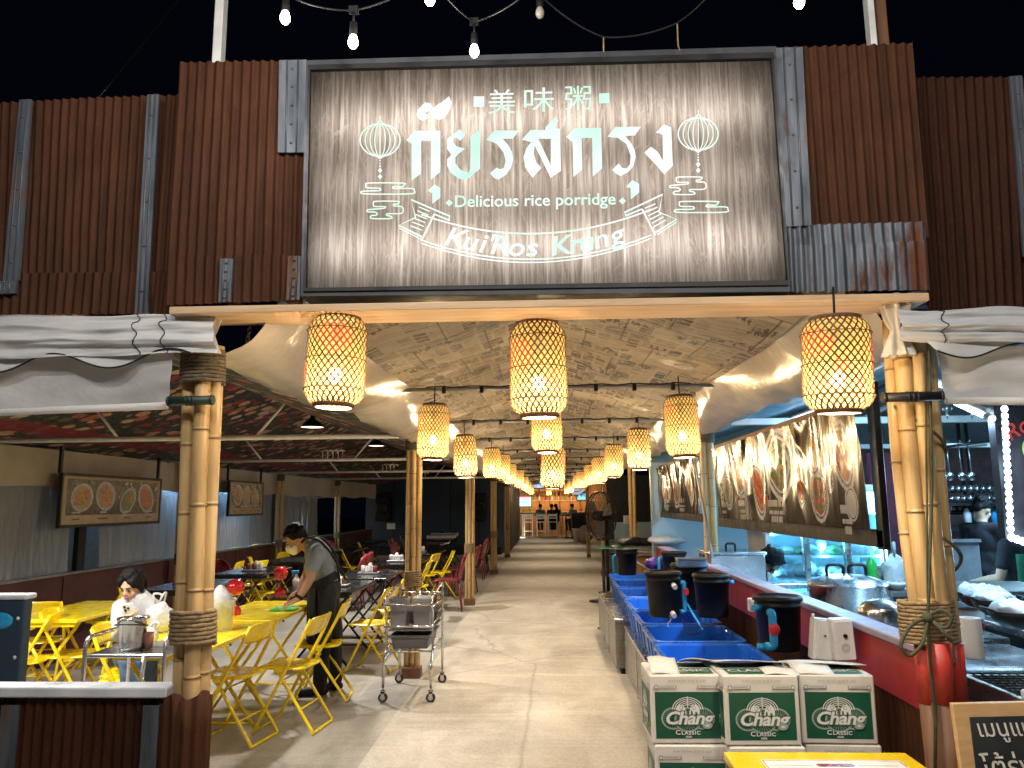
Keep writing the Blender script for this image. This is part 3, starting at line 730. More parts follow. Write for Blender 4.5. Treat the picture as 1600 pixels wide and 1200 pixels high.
def lan(cx, cy, f):
    mb = MB(); rx, ry = 117, 96
    for q in (1.0, .75, .5, .26): sstroke(mb, [(cx + rx * q * math.cos(a), cy + ry * math.sin(a)) for a in [2 * PI * k / 40 for k in range(40)]], 7 if q == 1 else 5, f, True)
    sstroke(mb, [(cx, cy - ry), (cx, cy + ry)], 5, f); sstroke(mb, [(cx - 14, cy - 100), (cx + 2, cy - 114), (cx + 16, cy - 100)], 8, f); sstroke(mb, [(cx + 1, cy - 112), (cx + 1, cy - 140)], 6, f)
    sstroke(mb, [(cx - 16, cy + 97), (cx, cy + 108), (cx + 16, cy + 97)], 8, f)
    for k, r in ((120, 5), (137, 5), (153, 6), (178, 13), (214, 13)): spoly(mb, [(cx - r, cy + k), (cx, cy + k - r * 1.3), (cx + r, cy + k), (cx, cy + k + r * 1.3)], f)
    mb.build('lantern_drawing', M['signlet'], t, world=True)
lan(427, 408, z1); lan(941, 372, z2)
def cloud(mb, f, ox, oy, v):
    if v == 0: pl = [(440, 725), (325, 722), (325, 708), (420, 705), (430, 697), (420, 690), (350, 688), (345, 672), (360, 660), (560, 660), (568, 670), (555, 682), (510, 680), (500, 687), (515, 692), (615, 692), (627, 705), (615, 722)]
    else: pl = [(490, 868), (380, 868), (375, 852), (405, 848), (410, 838), (395, 830), (352, 828), (352, 818), (365, 815), (450, 808), (455, 798), (395, 797), (388, 782), (400, 767), (530, 767), (536, 775), (528, 783), (505, 785), (510, 795), (550, 797), (563, 815), (550, 838), (470, 840), (468, 850), (490, 855)]
    sstroke(mb, [(x + ox, y + oy) for x, y in sm(pl, 3, True)], 6.5, f, True)
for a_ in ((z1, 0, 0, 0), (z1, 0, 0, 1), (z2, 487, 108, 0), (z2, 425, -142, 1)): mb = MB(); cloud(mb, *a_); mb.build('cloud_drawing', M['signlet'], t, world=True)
# ------------------------------------------------------------------ bamboo posts
def culm(a, b_, r, seed, n=10):
    rnd = random.Random(seed); a, b_ = Vector(a), Vector(b_); Lh = (b_ - a).length; pts = []; rs = []
    z = 0; nodes = []
    zz = rnd.uniform(.05, .25)
    while zz < Lh - .03: nodes.append(zz); zz += rnd.uniform(.24, .34)
    bow = Vector((rnd.uniform(-.012, .012), rnd.uniform(-.012, .012), 0))
    def at(f): return a.lerp(b_, f) + bow * math.sin(PI * f)
    zs = [0.0]
    for q in nodes: zs += [q - .012, q - .004, q, q + .004, q + .012]
    zs.append(Lh)
    for q in zs:
        d = min([abs(q - k) for k in nodes] + [1]); pts.append(at(q / Lh)); rs.append(r * (1.16 if d < .001 else .99 if d < .005 else 1.04 if d < .02 else 1))
    mb = MB(); mb.tube(pts, rs, n)
    for q in nodes: p = at(q / Lh); dr = (b_ - a).normalized(); mb.tube([p - dr * .003, p + dr * .003], r * 1.13, n, 1)
    return mb
def coil(c0, c1, rx, ry, turns, r, seed=0, rot=0.0):
    """rope wound round a bundle"""
    rnd = random.Random(seed); n = int(turns * 22); c0, c1 = Vector(c0), Vector(c1); pts = []
    for i in range(n + 1):
        a = 2 * PI * turns * i / n; f = i / n
        x, y = rx * math.cos(a), ry * math.sin(a); x, y = x * math.cos(rot) - y * math.sin(rot), x * math.sin(rot) + y * math.cos(rot)
        pts.append(c0.lerp(c1, f) + Vector((x, y, rnd.uniform(-.0015, .0015))))
    return MB().tube(pts, [r * (1 + .13 * math.sin(i * 1.9)) for i in range(len(pts))], 6)
def rope_wrap(p0, p1, rx, ry, turns, r, mat, parent, seed=0):
    # turns kept a rope's width apart
    o = coil(p0, p1, rx, ry, turns, r, seed).build('rope_wrap', M[mat], parent, world=True); return o
# entrance post, left
tp_, bt_ = P(318, 560, Y=2.86), P(292, 1085, Y=2.86)
t = thing('bamboo_post', 'bundle of three thick bamboo poles with rope at the left side of the entrance', 'post', (bt_.x, 2.86, 0))
for (xt, xb, y, r, z1_) in ((297, 280, 2.86, .026, 2.20), (318, 299, 2.83, .0285, 2.18), (339, 319, 2.86, .0265, 2.21)):
    a = P(xb, 1085, Y=y); b2 = P(xt, 575, Y=y); d = (b2 - a).normalized(); a0 = a - d * (a.z / d.z); b3 = a + d * ((z1_ - a.z) / d.z)
    culm(a0, b3, r, xt).build('bamboo_culm', [M['bamboo'], M['bamboo_node']], t, world=True)
rope_wrap(P(316, 601, Y=2.85), P(318, 550, Y=2.85), .080, .062, 9, .0075, 'rope_d', t, 1)
rope_wrap(P(301, 1006, Y=2.85), P(303, 953, Y=2.85), .078, .062, 8, .0085, 'rope', t, 2)
# rusty sleeve round its foot
t2 = thing('sheet_sleeve', 'brown corrugated sheet sleeve wrapped round the foot of the left bamboo post', 'post sleeve', (P(292, 1200, Y=2.82).x, 2.82, 0))
ct = P(293, 1080, Y=2.86)
def slv(u, v):
    a = PI * (1.02 + .96 * u); rr = .088 + .006 * math.sin(u * 44); return Vector((ct.x + rr * math.cos(a) * 1.05, 2.87 + rr * math.sin(a), ct.z * v + .012 * math.sin(u * 17) * v))
MB().grid(slv, 70, 8).build('corrugated_sheet', M['rust'], t2, world=True, solid=.002)
# entrance post, right: four leaning culms, red-wrapped foot
t = thing('bamboo_post', 'leaning bundle of four bamboo poles tied with rope at the right side of the entrance', 'post', (P(1465, 1085, Y=2.8).x, 2.8, 0))
for (xt, xb, y, r, z1_) in ((1392, 1440, 2.84, .022, 2.26), (1411, 1458, 2.80, .029, 2.27), (1433, 1477, 2.80, .027, 2.26), (1451, 1491, 2.84, .022, 2.2)):
    a = P(xb, 1000, Y=y); b2 = P(xt, 540, Y=y); d = (b2 - a).normalized(); a0 = a - d * ((a.z - 1.055) / d.z); b3 = a + d * ((z1_ - a.z) / d.z)
    culm(a0, b3, r, xt).build('bamboo_culm', [M['bamboo'], M['bamboo_node']], t, world=True)
for (xb, y, r) in ((1445, 2.83, .036), (1466, 2.775, .040), (1487, 2.83, .037)):
    a = P(xb, 1004, Y=y); a2 = P(xb + 8, 1098, Y=y); mb = MB(); mb.tube([a2, a], r, 12); mb.build('red_wrapping', M['redwall'], t, world=True)
    mb = MB(); mb.tube([Vector((a2.x + .02, y, 0)), a2], r * .96, 12); mb.build('pole_foot', M['brownwood'], t, world=True)
rope_wrap(P(1452, 1004, Y=2.84), P(1445, 938, Y=2.84), .088, .072, 11, .0075, 'rope', t, 3)
# loose rope winding down, and the green bow
pts = []
for i in range(61):
    f = i / 60; px_ = 1398 + 52 * f; py_ = 560 + 370 * f; cc = P(px_ + 20, py_, Y=2.85); a = f * 2 * PI * 2.2 + .6
    pts.append(cc + Vector((.082 * math.cos(a), .068 * math.sin(a), 0)))
MB().tube(pts, .0065, 6).build('loose_rope', M['rope_d'], t, world=True)
mb = MB(); k = P(1450, 965, Y=2.75)
mb.tube(fillet([P(1452, 545, Y=2.74), P(1456, 760, Y=2.745), k, P(1453, 1030, Y=2.745), P(1462, 1120, Y=2.74), P(1461, 1230, Y=2.74)], .03), .0055, 6)
mb.tube([P(1446, 560, Y=2.75), P(1448, 760, Y=2.755), k], .0035, 6)
mb.tube(sm3([k, P(1425, 985, Y=2.72), P(1408, 1010, Y=2.70), P(1418, 1024, Y=2.70), P(1440, 1005, Y=2.72), k]) if False else fillet([k, P(1422, 975, Y=2.72), P(1405, 1010, Y=2.70), P(1420, 1028, Y=2.70), P(1442, 1008, Y=2.72), k], .04, 6), .006, 6)
mb.tube(fillet([k, P(1470, 950, Y=2.72), P(1490, 965, Y=2.70), P(1478, 985, Y=2.72), k], .04, 6), .006, 6)
mb.tube(fillet([k, P(1472, 985, Y=2.72), P(1488, 1003, Y=2.71)], .03), .007, 6); mb.ell(k, .02, 8, 6)
mb.build('green_bow', M['cord_green'], t, world=True)
# clamps (dark tube across each entrance post)
def clamp(a, b_, label, r=.017):
    a, b_ = Vector(a), Vector(b_); mb = MB(); mb.tube([a, b_], r, 14); d = (b_ - a)
    for f in (.03, .42, .5, .58, .97): mb.tube([a + d * (f - .02), a + d * (f + .02)], r * 1.13, 14)
    mb.build('cross_pipe', M['metal_dark'] if 'right' in label else M['cgreen_d'], loc=a, label=label, cat='pipe')
M['cgreen_d'] = pm('dark_green_pipe', (.012, .03, .025), .4)
clamp(P(262, 627, Y=2.77), P(334, 625, Y=2.77), 'short dark green pipe across the left bamboo post below the awning')
clamp(P(1378, 621, Y=2.72), P(1473, 619, Y=2.72), 'dark grey pipe tied across the right bamboo post')
# corridor posts
def post(x, y, h, label, seed, n=3, r=.026, foot=True, ropes=(.98, .88)):
    t = thing('bamboo_post', label, 'post', (x, y, 0), 0, 'bamboo posts along the corridor'); rnd = random.Random(seed)
    for k in range(n):
        dx = (k - (n - 1) / 2) * r * 1.95; mbx = culm((dx, rnd.uniform(-.02, .02), 0), (dx * 1.05 + rnd.uniform(-.01, .01), rnd.uniform(-.02, .02), h), r * rnd.uniform(.9, 1.1), seed * 7 + k)
        mbx.build('bamboo_culm', [M['bamboo'], M['bamboo_node']], t)
    for (z0, z1_, mt) in ((h - .14, h - .01, 'rope_d'), (.82, .97, 'rope')):
        coil((0, 0, z0), (0, 0, z1_), r * n * 1.02, r * 1.75, 8, .0095, seed).build('rope_wrap', M[mt], t)
    if foot: mb = MB(); mb.box((0, 0, .05), (r * n * 2.3, .12, .1)); mb.build('pole_shoe', M['brownwood'], t, bevel=.008)
    return t
for i, (y, lb) in enumerate(((7.5, 'bamboo post behind the grey bussing cart'), (12.7, 'bamboo post with floor shoe, first one past the cart on the left'), (18.2, 'slim far bamboo post on the left beside red chairs'), (23.7, 'farthest left bamboo post in front of the dark stage wall'))):
    post(-1.30 + .02 * i, y, 2.26, lb, 11 + i)
post(1.42, 6.9, 2.26, 'bamboo post between the two food banners on the right', 31, 2, .03, False); post(1.30, 12.0, 2.26, 'bamboo post just past the farther food banner', 32, 2); post(1.22, 17.6, 2.26, 'bamboo post on the right just behind the big fan', 33, 2); post(1.2, 23.5, 2.26, 'farthest right bamboo post past the fan', 34, 2)
for i, (y, lb) in enumerate(((10.5, 'bamboo post by the left wall between the two food posters'), (14.4, 'bamboo post by the left wall past the small poster'), (18.4, 'bamboo post at the left wall near the white curtain end'))):
    post(-5.02, y, 2.2, lb, 41 + i, 2, .032, False)
# leaning white pole on the right
mb = MB(); mb.tube([P(1085, 716, Y=6.5), P(1113, 872, Y=6.3)], .012, 8); mb.build('leaning_pipe', M['white_metal'], loc=P(1113, 872, Y=6.3), label='thin white pipe leaning against the bamboo post between banners', cat='pipe')

# ------------------------------------------------------------------ corridor roof (newspaper), swags
XE, XW, ZE, XR, ZR = -.93, 1.10, 2.40, .08, 2.70
def uvgrid(mb_fn, nu, nv, uvs, name, mat, **k):
    mb = MB(); mb.grid(mb_fn, nu, nv, 0, True); o = mb.build(name, mat, **k)
    uv = o.data.uv_layers.new(name='UVMap')
    for l in o.data.loops:
        i = l.vertex_index; u, v = (i % (nu + 1)) / nu, (i // (nu + 1)) / nv
        uv.data[l.index].uv = uvs(u, v)
    return o
Y0, Y1 = 2.95, 36.0
t = thing('corridor_roof', 'gabled corridor roof lined with old newspaper pages', 'roof', (.08, Y0, 2.4))
for (xa, nm) in ((XE, 'newspaper_lining'), (XW, 'newspaper_lining')):
    def fn(u, v, xa=xa):
        y = Y0 + (Y1 - Y0) * v; x = xa + (XR - xa) * u; z = ZE + (ZR - ZE) * u
        z += -.035 * math.sin(PI * ((y - 2.95) / 2.25 % 1)) * (1 - .5 * u) + .02 * noise.noise((x * 3, y * 1.2, 2))
        return Vector((x, y, z))
    uvgrid(fn, 10, 170, lambda u, v, xa=xa: ((Y1 - Y0) * v * .999 + (0 if xa < 0 else 11.3), u * 1.07 + (0 if xa < 0 else 3.2)) if False else (u * 1.07 + (0 if xa < 0 else 3.31), (Y1 - Y0) * v + (0 if xa < 0 else .17)), nm, M['news'], parent=t, world=True)
# tie bars with black clips
ROWS = [5.2, 7.35, 9.4, 11.5, 13.6, 15.8, 18.0, 20.4, 22.8, 25.4, 28.2, 31.2]
for i, y in enumerate(ROWS):
    far = ['nearest', 'second', 'third', 'fourth', 'fifth', 'sixth', 'seventh', 'eighth', 'ninth', 'tenth', 'eleventh', 'twelfth'][i]
    t = thing('tie_bar', 'thin metal tie bar with black clips under the newspaper roof, %s from the entrance' % far, 'beam', (.08, y, ZE - .02), 0, 'tie bars under the corridor roof')
    mb = MB(); mb.tube([(-1.1, 0, 0), (1.1, 0, 0)], .013, 8); mb.build('bar', M['grey_metal'], t)
    mb = MB(); mb.tube([(-.9, 0, .018)] + [(-.9 + 1.8 * k / 18, -.004, .017 + .006 * math.sin(k * 2.3)) for k in range(19)], .0045, 6); mb.build('cable', M['black'], t)
    for k in range(7): mb = MB(); mb.box((-.78 + k * .26, 0, -.004), (.026, .036, .05)); mb.build('cable_clip', M['black'], t, bevel=.003)
# swags of plastic sheeting along both eaves
def swag(xin, xout, label, sgn):
    t = thing('plastic_swag', label, 'plastic sheet', (xout, 2.9, 2.2))
    def fn(u, v):
        y = 2.86 + (30 - 2.86) * v
        k = abs(math.sin(PI * ((y - 5.2) / 4.3))) ** .55 if y > 5.2 else 1
        bay = (y - 2.9) / 2.2; sg = .10 * math.sin(PI * (bay % 1)) ** 1.0
        zi = ZE + .035; zo = 2.22 - .03 * math.sin(PI * (bay % 1))
        x = xin + (xout - xin) * u; z = zi + (zo - zi) * u - sg * math.sin(PI * u) * .9 - .03 * math.sin(PI * u)
        z += .030 * noise.noise((x * 6, y * 3, sgn)) - .022 * abs(noise.noise((x * 5 + y * 2.2, y * 1.6 - x * 3, sgn + 7))) + .005 * noise.noise((x * 15, y * 9, sgn)); x += .02 * noise.noise((y * 6, u * 4, 9 + sgn))
        if y < 5.0:                # the near bay opens out and is gathered up at the header
            g = 1 - (y - 2.86) / 2.14; hook = math.exp(-((u - .12) / .22) ** 2) * max(0, g) ** 2.5
            z += .10 * hook; z -= .12 * g * max(0, u - .25) * (1 - max(0, u - .8) * 2)
        return Vector((x, y, z))
    mb = MB(); mb.grid(fn, 18, 200); mb.build('sheet', M['swag'], t, world=True)
    mb = MB(); mb.tube([fn(0, k / 200) + Vector((0, 0, .006)) for k in range(201)], .006, 6); mb.build('edge_cable', M['black'], t, world=True)
swag(XE + .03, -1.32, 'cream plastic sheet swagged along the left eave of the newspaper roof', 1.0)
swag(XW - .03, 1.42, 'cream plastic sheet swagged along the right eave of the newspaper roof', 5.0)

# ------------------------------------------------------------------ awnings on the facade
def awning(px, label, sgn):
    tl, tr, br_, bl = [P(x, y, Y=Y) for x, y, Y in px['upper']]
    t = thing('rolled_awning', label, 'awning', (tl + br_) / 2)
    def up(u, v):
        p = (bl * (1 - u) + br_ * u) * (1 - v) + (tl * (1 - u) + tr * u) * v
        e = min(u, 1 - u)
        return p + Vector((0, -.032 * math.sin(PI * v) - .008 * math.sin(v * 17 + u * 3 + 1.2 * noise.noise((u * 3, v * 2, sgn))) - .012 * noise.noise((u * 9, v * 14, sgn)), .012 * noise.noise((u * 5, v * 3, sgn + 4))))
    mb = MB(); mb.grid(up, 70, 34); mb.build('canopy_edge', M['awning'], t, world=True)
    a, b_, c_, d = [P(x, y, Y=Y) for x, y, Y in px['wave']]   # scalloped valance
    def wv(u, v):
        p = (d * (1 - u) + c_ * u) * (1 - v) + (a * (1 - u) + b_ * u) * v
        return p + Vector((0, -.01 * math.sin(u * 20 + sgn), (.030 * math.sin(u * px['nw'] * 2 * PI + px['ph'])) * (1 - v)))
    mb = MB(); mb.grid(wv, 80, 6); vl_ = mb.build('scalloped_valance', M['awning'], t, world=True)
    mb = MB(); mb.tube([wv(k / 80, 0) for k in range(81)], .0035, 5); mb.build('dark_piping', M['metal_dark'], t, world=True)
    a, b_, c_, d = [P(x, y, Y=Y) for x, y, Y in px['blind']]
    def bl_(u, v):
        p = (d * (1 - u) + c_ * u) * (1 - v) + (a * (1 - u) + b_ * u) * v
        return p + Vector((0, .018 * noise.noise((u * 6, v * 3, sgn)) + .01 * math.sin(u * 9 + v * 2), 0))
    mb = MB(); mb.grid(bl_, 50, 14); mb.build('blind', M['awning'], t, world=True)
    mb = MB(); q0, q1 = d, c_; mb.tube([q0, q1], .014, 12); mb.build('blind_roll', M['awning'], t, world=True)
    for f in px['seams']:
        mb = MB(); mb.tube([up(f + .012 * math.sin(k * .9) * .5, 1 - k / 16) + Vector((0, -.004, 0)) for k in range(17)], .002, 5); mb.build('stitched_seam', M['metal_dark'], t, world=True)
awning(dict(upper=[(-260, 496, 2.76), (338, 491, 2.76), (340, 552, 2.72), (-260, 566, 2.72)], wave=[(-260, 550, 2.735), (330, 540, 2.735), (300, 556, 2.72), (-260, 580, 2.72)], nw=3.1, ph=2.2,
            blind=[(-260, 560, 2.755), (274, 552, 2.755), (262, 634, 2.80), (-260, 654, 2.80)], seams=(.80, .87)), 'white canvas awning with scalloped edge and rolled blind left of the entrance', 1.0)
awning(dict(upper=[(1398, 482, 2.74), (1980, 478, 2.74), (1980, 545, 2.70), (1404, 532, 2.70)], wave=[(1430, 520, 2.715), (1980, 530, 2.715), (1980, 560, 2.70), (1462, 545, 2.70)], nw=2.6, ph=3.4,
            blind=[(1464, 540, 2.745), (1980, 545, 2.745), (1980, 630, 2.78), (1478, 626, 2.78)], seams=(.12,)), 'white canvas awning with scalloped edge and rolled blind right of the entrance', 7.0)
# bunched cloth knot at the right post, and tied corner on the left
def bunch(c, s, label, seed):
    mb = MB()
    def fn(u, v):
        a = 2 * PI * u; rr = (.32 + .68 * abs(v - .42) ** .8 * 1.5) * (1 + .22 * math.sin(a * 7 + v * 2) + .15 * noise.noise((math.cos(a) * 2, math.sin(a) * 2, v * 3 + seed)))
        return Vector(c) + Vector((s[0] * rr * math.cos(a), s[1] * rr * math.sin(a), s[2] * (v - .5) * 2))
    mb.grid(fn, 60, 18); return mb.build('tied_cloth', M['swag'], loc=c, label=label, cat='cloth')
bunch(P(1402, 510, Y=2.76), (.06, .05, .11), 'gathered cream cloth knot at the top of the right bamboo post', 1)
bunch(P(328, 520, Y=2.80), (.045, .045, .08), 'gathered white cloth corner at the top of the left bamboo post', 4)
# hanging chain left
mb = MB(); a = P(396, 490, Y=2.95)
for k in range(10):
    cpt = a - Vector((.003 * k, 0, .017 * k)); q = Matrix.Rotation(PI / 2 * (k % 2), 3, 'Z')
    mb.tube([cpt + q @ Vector((.007 * math.cos(w), 0, .012 * math.sin(w))) for w in [2 * PI * i / 10 for i in range(10)]], .0028, 5, closed=True)
mb.build('hanging_chain', M['steel_r'], loc=a, label='short metal chain hanging beside the cream swag on the left', cat='chain')

# ------------------------------------------------------------------ half wall in front, left
t = thing('half_wall', 'low brown corrugated front wall with white metal cap, left of the entrance', 'wall', (-2.4, 2.8, 0))
zt = P(200, 1082, Y=2.8).z
x1_ = P(262, 1082, Y=2.8).x
mb = MB(); mb.grid(lambda u, v: Vector((-4.4 + (x1_ + 4.4) * u, 2.82 - .0065 * math.sin(u * (x1_ + 4.4) / .037 * 2 * PI), v * (zt - .02))), 560, 3); mb.build('corrugated_sheet', M['rust2'], t, world=True)
mb = MB(); mb.box(((-4.4 + x1_) / 2, 2.84, zt), (x1_ + 4.4, .10, .035)); mb.build('cap', M['capwhite'], t, world=True, bevel=.005)
for (xa, xb) in ((0, 27), (222, 247)):
    q0, q1 = P(xa, 1100, Y=2.79).x, P(xb, 1100, Y=2.79).x; mb = MB(); mb.box(((q0 + q1) / 2, 2.803, zt / 2 - .02), (q1 - q0, .01, zt - .05)); mb.build('flashing_strip', M['galv'], t, world=True)
mb = MB(); mb.box(((-4.4 + x1_) / 2, 2.87, zt / 2), (x1_ + 4.4, .04, zt - .05)); mb.build('backing', M['brownwood'], t, world=True)
# ------------------------------------------------------------------ dining-side wall, curtains, valance
t = thing('side_wall', 'long low maroon wall with pale top rail along the left dining area', 'wall', (-5.17, 12, 0))
mb = MB(); mb.box((-5.20, 12.8, .44), (.06, 20, .88)); mb.build('panel', M['maroon'], t, world=True)
for k in range(9): mb = MB(); mb.box((-5.165, 3.6 + k * 2.3, .44), (.012, .03, .86)); mb.build('joint_cover', M['maroon2'] if False else M['maroon'], t, world=True)
mb = MB(); mb.box((-5.19, 12.8, .90), (.09, 20, .03)); mb.build('top_rail', M['grey_metal'], t, world=True, bevel=.004)
CUR = [(3.0, 5.6), (5.8, 8.3), (8.9, 11.3), (11.5, 14.5), (14.7, 17.4)]
for i, (ya, yb) in enumerate(CUR):
    def fn(u, v, ya=ya, yb=yb, i=i):
        y = ya + (yb - ya) * u; z = .75 + 1.2 * v
        g = (1 - v); w = .06 * (1 - 2 * abs(noise.noise((u * (yb - ya) * 3.2 - .9 * v * g, v * .5, i)))) * (.45 + .55 * g) + .022 * (1 - 2 * abs(noise.noise((u * 14, v * 1.2, i * 3))))
        return Vector((-5.26 + w, y, z))
    mb = MB(); mb.grid(fn, 90, 24)
    mb.build('plastic_curtain', M['curtain'], loc=(-5.26, (ya + yb) / 2, .75), label='clear plastic curtain above the maroon wall, ' + ['beside the navy board', 'behind the wide food poster', 'between the two food posters', 'behind the waiter\'s head', 'last one before the dark stage'][i], cat='curtain', group='clear plastic curtains along the left wall')
def fn(u, v): y = 3.0 + 20 * u; return Vector((-5.14 + .03 * noise.noise((y * 2, v, 3)) + .012 * math.sin(y * 5), y, 1.80 + .40 * v + (.02 * math.sin(y * 2.7)) * (1 - v)))
mb = MB(); mb.grid(fn, 160, 6); mb.build('canvas_valance', M['valance'], loc=(-5.14, 12, 1.8), label='cream canvas valance hanging along the top of the left dining side', cat='valance')
# dark upright between curtains
for y, lb in ((5.7, 'dark timber upright between the first plastic curtains'), (8.55, 'dark timber upright right of the wide food poster'), (11.4, 'dark timber upright below the small food poster'), (14.6, 'dark timber upright behind the waiter')):
    mb = MB(); mb.box((-5.24, y, 1.0), (.06, .14, 2.0)); mb.box((-5.24, y, 2.02), (.08, .16, .05)); mb.build('upright', M['blackwall'], loc=(-5.24, y, 0), bevel=.004, label=lb, cat='upright')
# outside beyond the curtains: dim street wall
t = thing('neighbour_wall', 'dim grey neighbouring wall seen through the left plastic curtains', 'wall', (-6.6, 10, 0)); mb = MB(); mb.box((-6.7, 11, 1.2), (.1, 18, 2.4)); mb.build('panel', M['grey_metal'], t, world=True)
OUTLAMP = True
# floral tent roof over the dining area
XA, XB, XM, ZA, ZM = -5.2, -1.30, -3.1, 2.22, 2.86
t = thing('floral_tent_roof', 'dark floral fabric tent roof with red bands over the left dining area', 'tent roof', (-3.2, 10, 2.2))
for (x0, x1) in ((XA, XM), (XB, XM)):
    def fn(u, v, x0=x0, x1=x1):
        y = 2.98 + 20.5 * v; x = x0 + (x1 - x0) * u
        return Vector((x, y, ZA + (ZM - ZA) * u - .07 * math.sin(PI * u) + .04 * noise.noise((x * 1.6, y * .9, 1)) - .05 * abs(math.sin(PI * (y - 6.7) / 3.6)) * (.3 + u * .7)))
    uvgrid(fn, 16, 120, lambda u, v, x0=x0: (20.5 * v, u * 2.2 + (0 if x0 < -3 else 3)), 'fabric_slope', M['floral'], parent=t, world=True)
for i, y in enumerate((6.7, 10.2, 14.0, 17.6)):
    t = thing('roof_truss', 'white steel tie tube with two slanted struts under the floral roof, ' + ['nearest', 'second', 'third', 'farthest'][i] + ' one', 'truss', (-3.2, y, 2.2), 0, 'trusses under the floral roof')
    mb = MB(); mb.tube([(-2.0, 0, 0), (1.9, 0, 0)], .024 if i == 0 else .02, 10); mb.build('tie_tube', M['white_metal'], t)
    for s_ in (-1, 1): mb = MB(); mb.tube([(s_ * .95, 0, .0), (s_ * .55, 0, .46)], .014, 8) if False else mb.tube([(s_ * .62, 0, .0), (s_ * .92, 0, .36)], .013, 8); mb.build('strut', M['white_metal'], t)
    if i: 
        mb = MB()
        for k in range(4): mb.tube(fillet([(.2 + k * .07, 0, .02), (.2 + k * .07, 0, .12), (.26 + k * .07, 0, .14), (.26 + k * .07, 0, .08)], .02), .006, 6)
        mb.tube([(.18, 0, .12), (.5, 0, .12)], .006, 6); mb.build('hook_bracket', M['white_metal'], t)
    else: mb = MB(); mb.tube([(-.02, 0, .02), (-.02, 0, .12)], .006, 6); mb.tube([(.06, 0, .02), (.06, 0, .12)], .006, 6); mb.tube([(-.04, 0, .1), (.08, 0, .1)], .006, 6); mb.build('hook_bracket', M['white_metal'], t)
# ------------------------------------------------------------------ bamboo lanterns
LH, LR = .365, .110
def lprof(z):
    f = z / LH
    if f < .16: q = f / .16; return .070 + (LR - .070) * math.sin(q * PI / 2) ** .8
    if f > .84: q = (1 - f) / .16; return .076 + (LR - .076) * math.sin(q * PI / 2) ** .8
    return LR
LPOW = 27.0
def make_lantern():
    t = thing('bamboo_lantern', 'x', 'lantern', (0, 0, 0), 0, 'woven bamboo lanterns hung under the entrance roof')
    zs = [LH * k / 22 for k in range(23)]
    mb = MB(); mb.lathe([(lprof(z) - .004, z) for z in zs], 36); mb.build('paper_lining', M['lining'], t)
    weave_mesh(28, .0036, 2.3).build('bamboo_weave', [M['weave'], M['weave_red']], t)
    return lantern_rest(t)
def weave_mesh(NS, hw, tw):
    mb = MB(); st = 26
    blobs = [(.5, .72, .65, .17), (3.4, .62, .7, .20), (5.0, .35, .5, .12), (2.2, .3, .4, .1), (1.3, .45, .25, .08)]
    for sg in (1, -1):
        for k in range(NS):
            a0 = 2 * PI * k / NS; L = []
            for i in range(st + 1):
                z = LH * i / st; r = lprof(z) + .0008 * (1 if (i + k) % 2 else -1) * sg + .001; a = a0 + sg * tw * i / st; w = hw / r
                L += [(r * math.cos(a - w), r * math.sin(a - w), z), (r * math.cos(a + w), r * math.sin(a + w), z)]
            b = len(mb.v); mb.v += [Vector(p) for p in L]
            for i in range(st):
                a = (a0 + sg * tw * (i + .5) / st) % (2 * PI); z = (i + .5) / st; red = 0
                for (ba, bz, ra, rz_) in blobs:
                    da = abs((a - ba + PI) % (2 * PI) - PI)
                    if (da / ra) ** 2 + ((z - bz) / rz_) ** 2 < 1: red = 1
                mb.f.append([b + 2 * i, b + 2 * i + 1, b + 2 * i + 3, b + 2 * i + 2]); mb.mi.append(red); mb.sm.append(False)
    return mb
def lantern_rest(t):
    for f in (.17, .5, .83): z = f * LH; r = lprof(z) + .003; mb = MB(); mb.tube([(r * math.cos(2 * PI * k / 32), r * math.sin(2 * PI * k / 32), z) for k in range(32)], .0022, 6, closed=True); mb.build('hoop', M['weave'], t)
    for z, r in ((.0, .073), (LH, .079)): mb = MB(); mb.lathe([(r - .006, z - .008), (r + .004, z - .008), (r + .004, z + .008), (r - .006, z + .008), (r - .006, z - .008)], 32); mb.build('rim', M['weave_rim'], t)
    mb = MB(); mb.tube([(-.078, 0, LH), (.078, 0, LH)], .004, 6); mb.tube([(0, 0, LH + .002), (0, 0, LH + .05), (0, .0, LH + .13)], .004, 6); mb.lathe([(.008, LH - .02), (.018, LH - .03), (.018, LH - .09), (.012, LH - .095)], 10); mb.tube([(0, 0, LH), (0, 0, LH - .03)], .004, 6)
    mb.tube([(0, 0, LH - .09), (0, 0, .17)], .004, 6); mb.build('cord', M['black'], t)
    mb = MB(); mb.ell((0, 0, .125), (.026, .026, .034), 14, 9); mb.build('bulb', M['bulb'], t)
    add_point('lantern_light', (0, 0, .125), LPOW, (1, .85, .64), .03, t).name = 'lantern_light'
    for c in t.children:
        if c.type == 'LIGHT': c.location = (0, 0, .07)
    return t
lan0 = make_lantern(); _cw = weave_mesh(20, .0054, 2.0).build('bamboo_weave', [M['weave'], M['weave_red']]); coarse = _cw.data; far_light = bpy.data.lights.new('lantern_light', 'POINT'); far_light.energy = LPOW * 1.8; far_light.color = (1, .85, .64); far_light.shadow_soft_size = .03; bpy.data.objects.remove(_cw)
rows = [2.9, 5.05, 7.1, 9.15, 11.2, 13.4, 16.0, 19.0, 22.5]
place = []
for px, pt, pb, yy, lb in ((521, 500, 634, 2.80, 'big woven lantern at the left corner of the entrance under the sign'), (843, 508, 650, 2.95, 'big woven lantern hanging at the middle of the entrance under the sign'), (1311, 500, 643, 2.58, 'largest woven lantern, at the right corner of the entrance by the bamboo poles')):
    place.append((P(px, pb, Y=yy), lb))
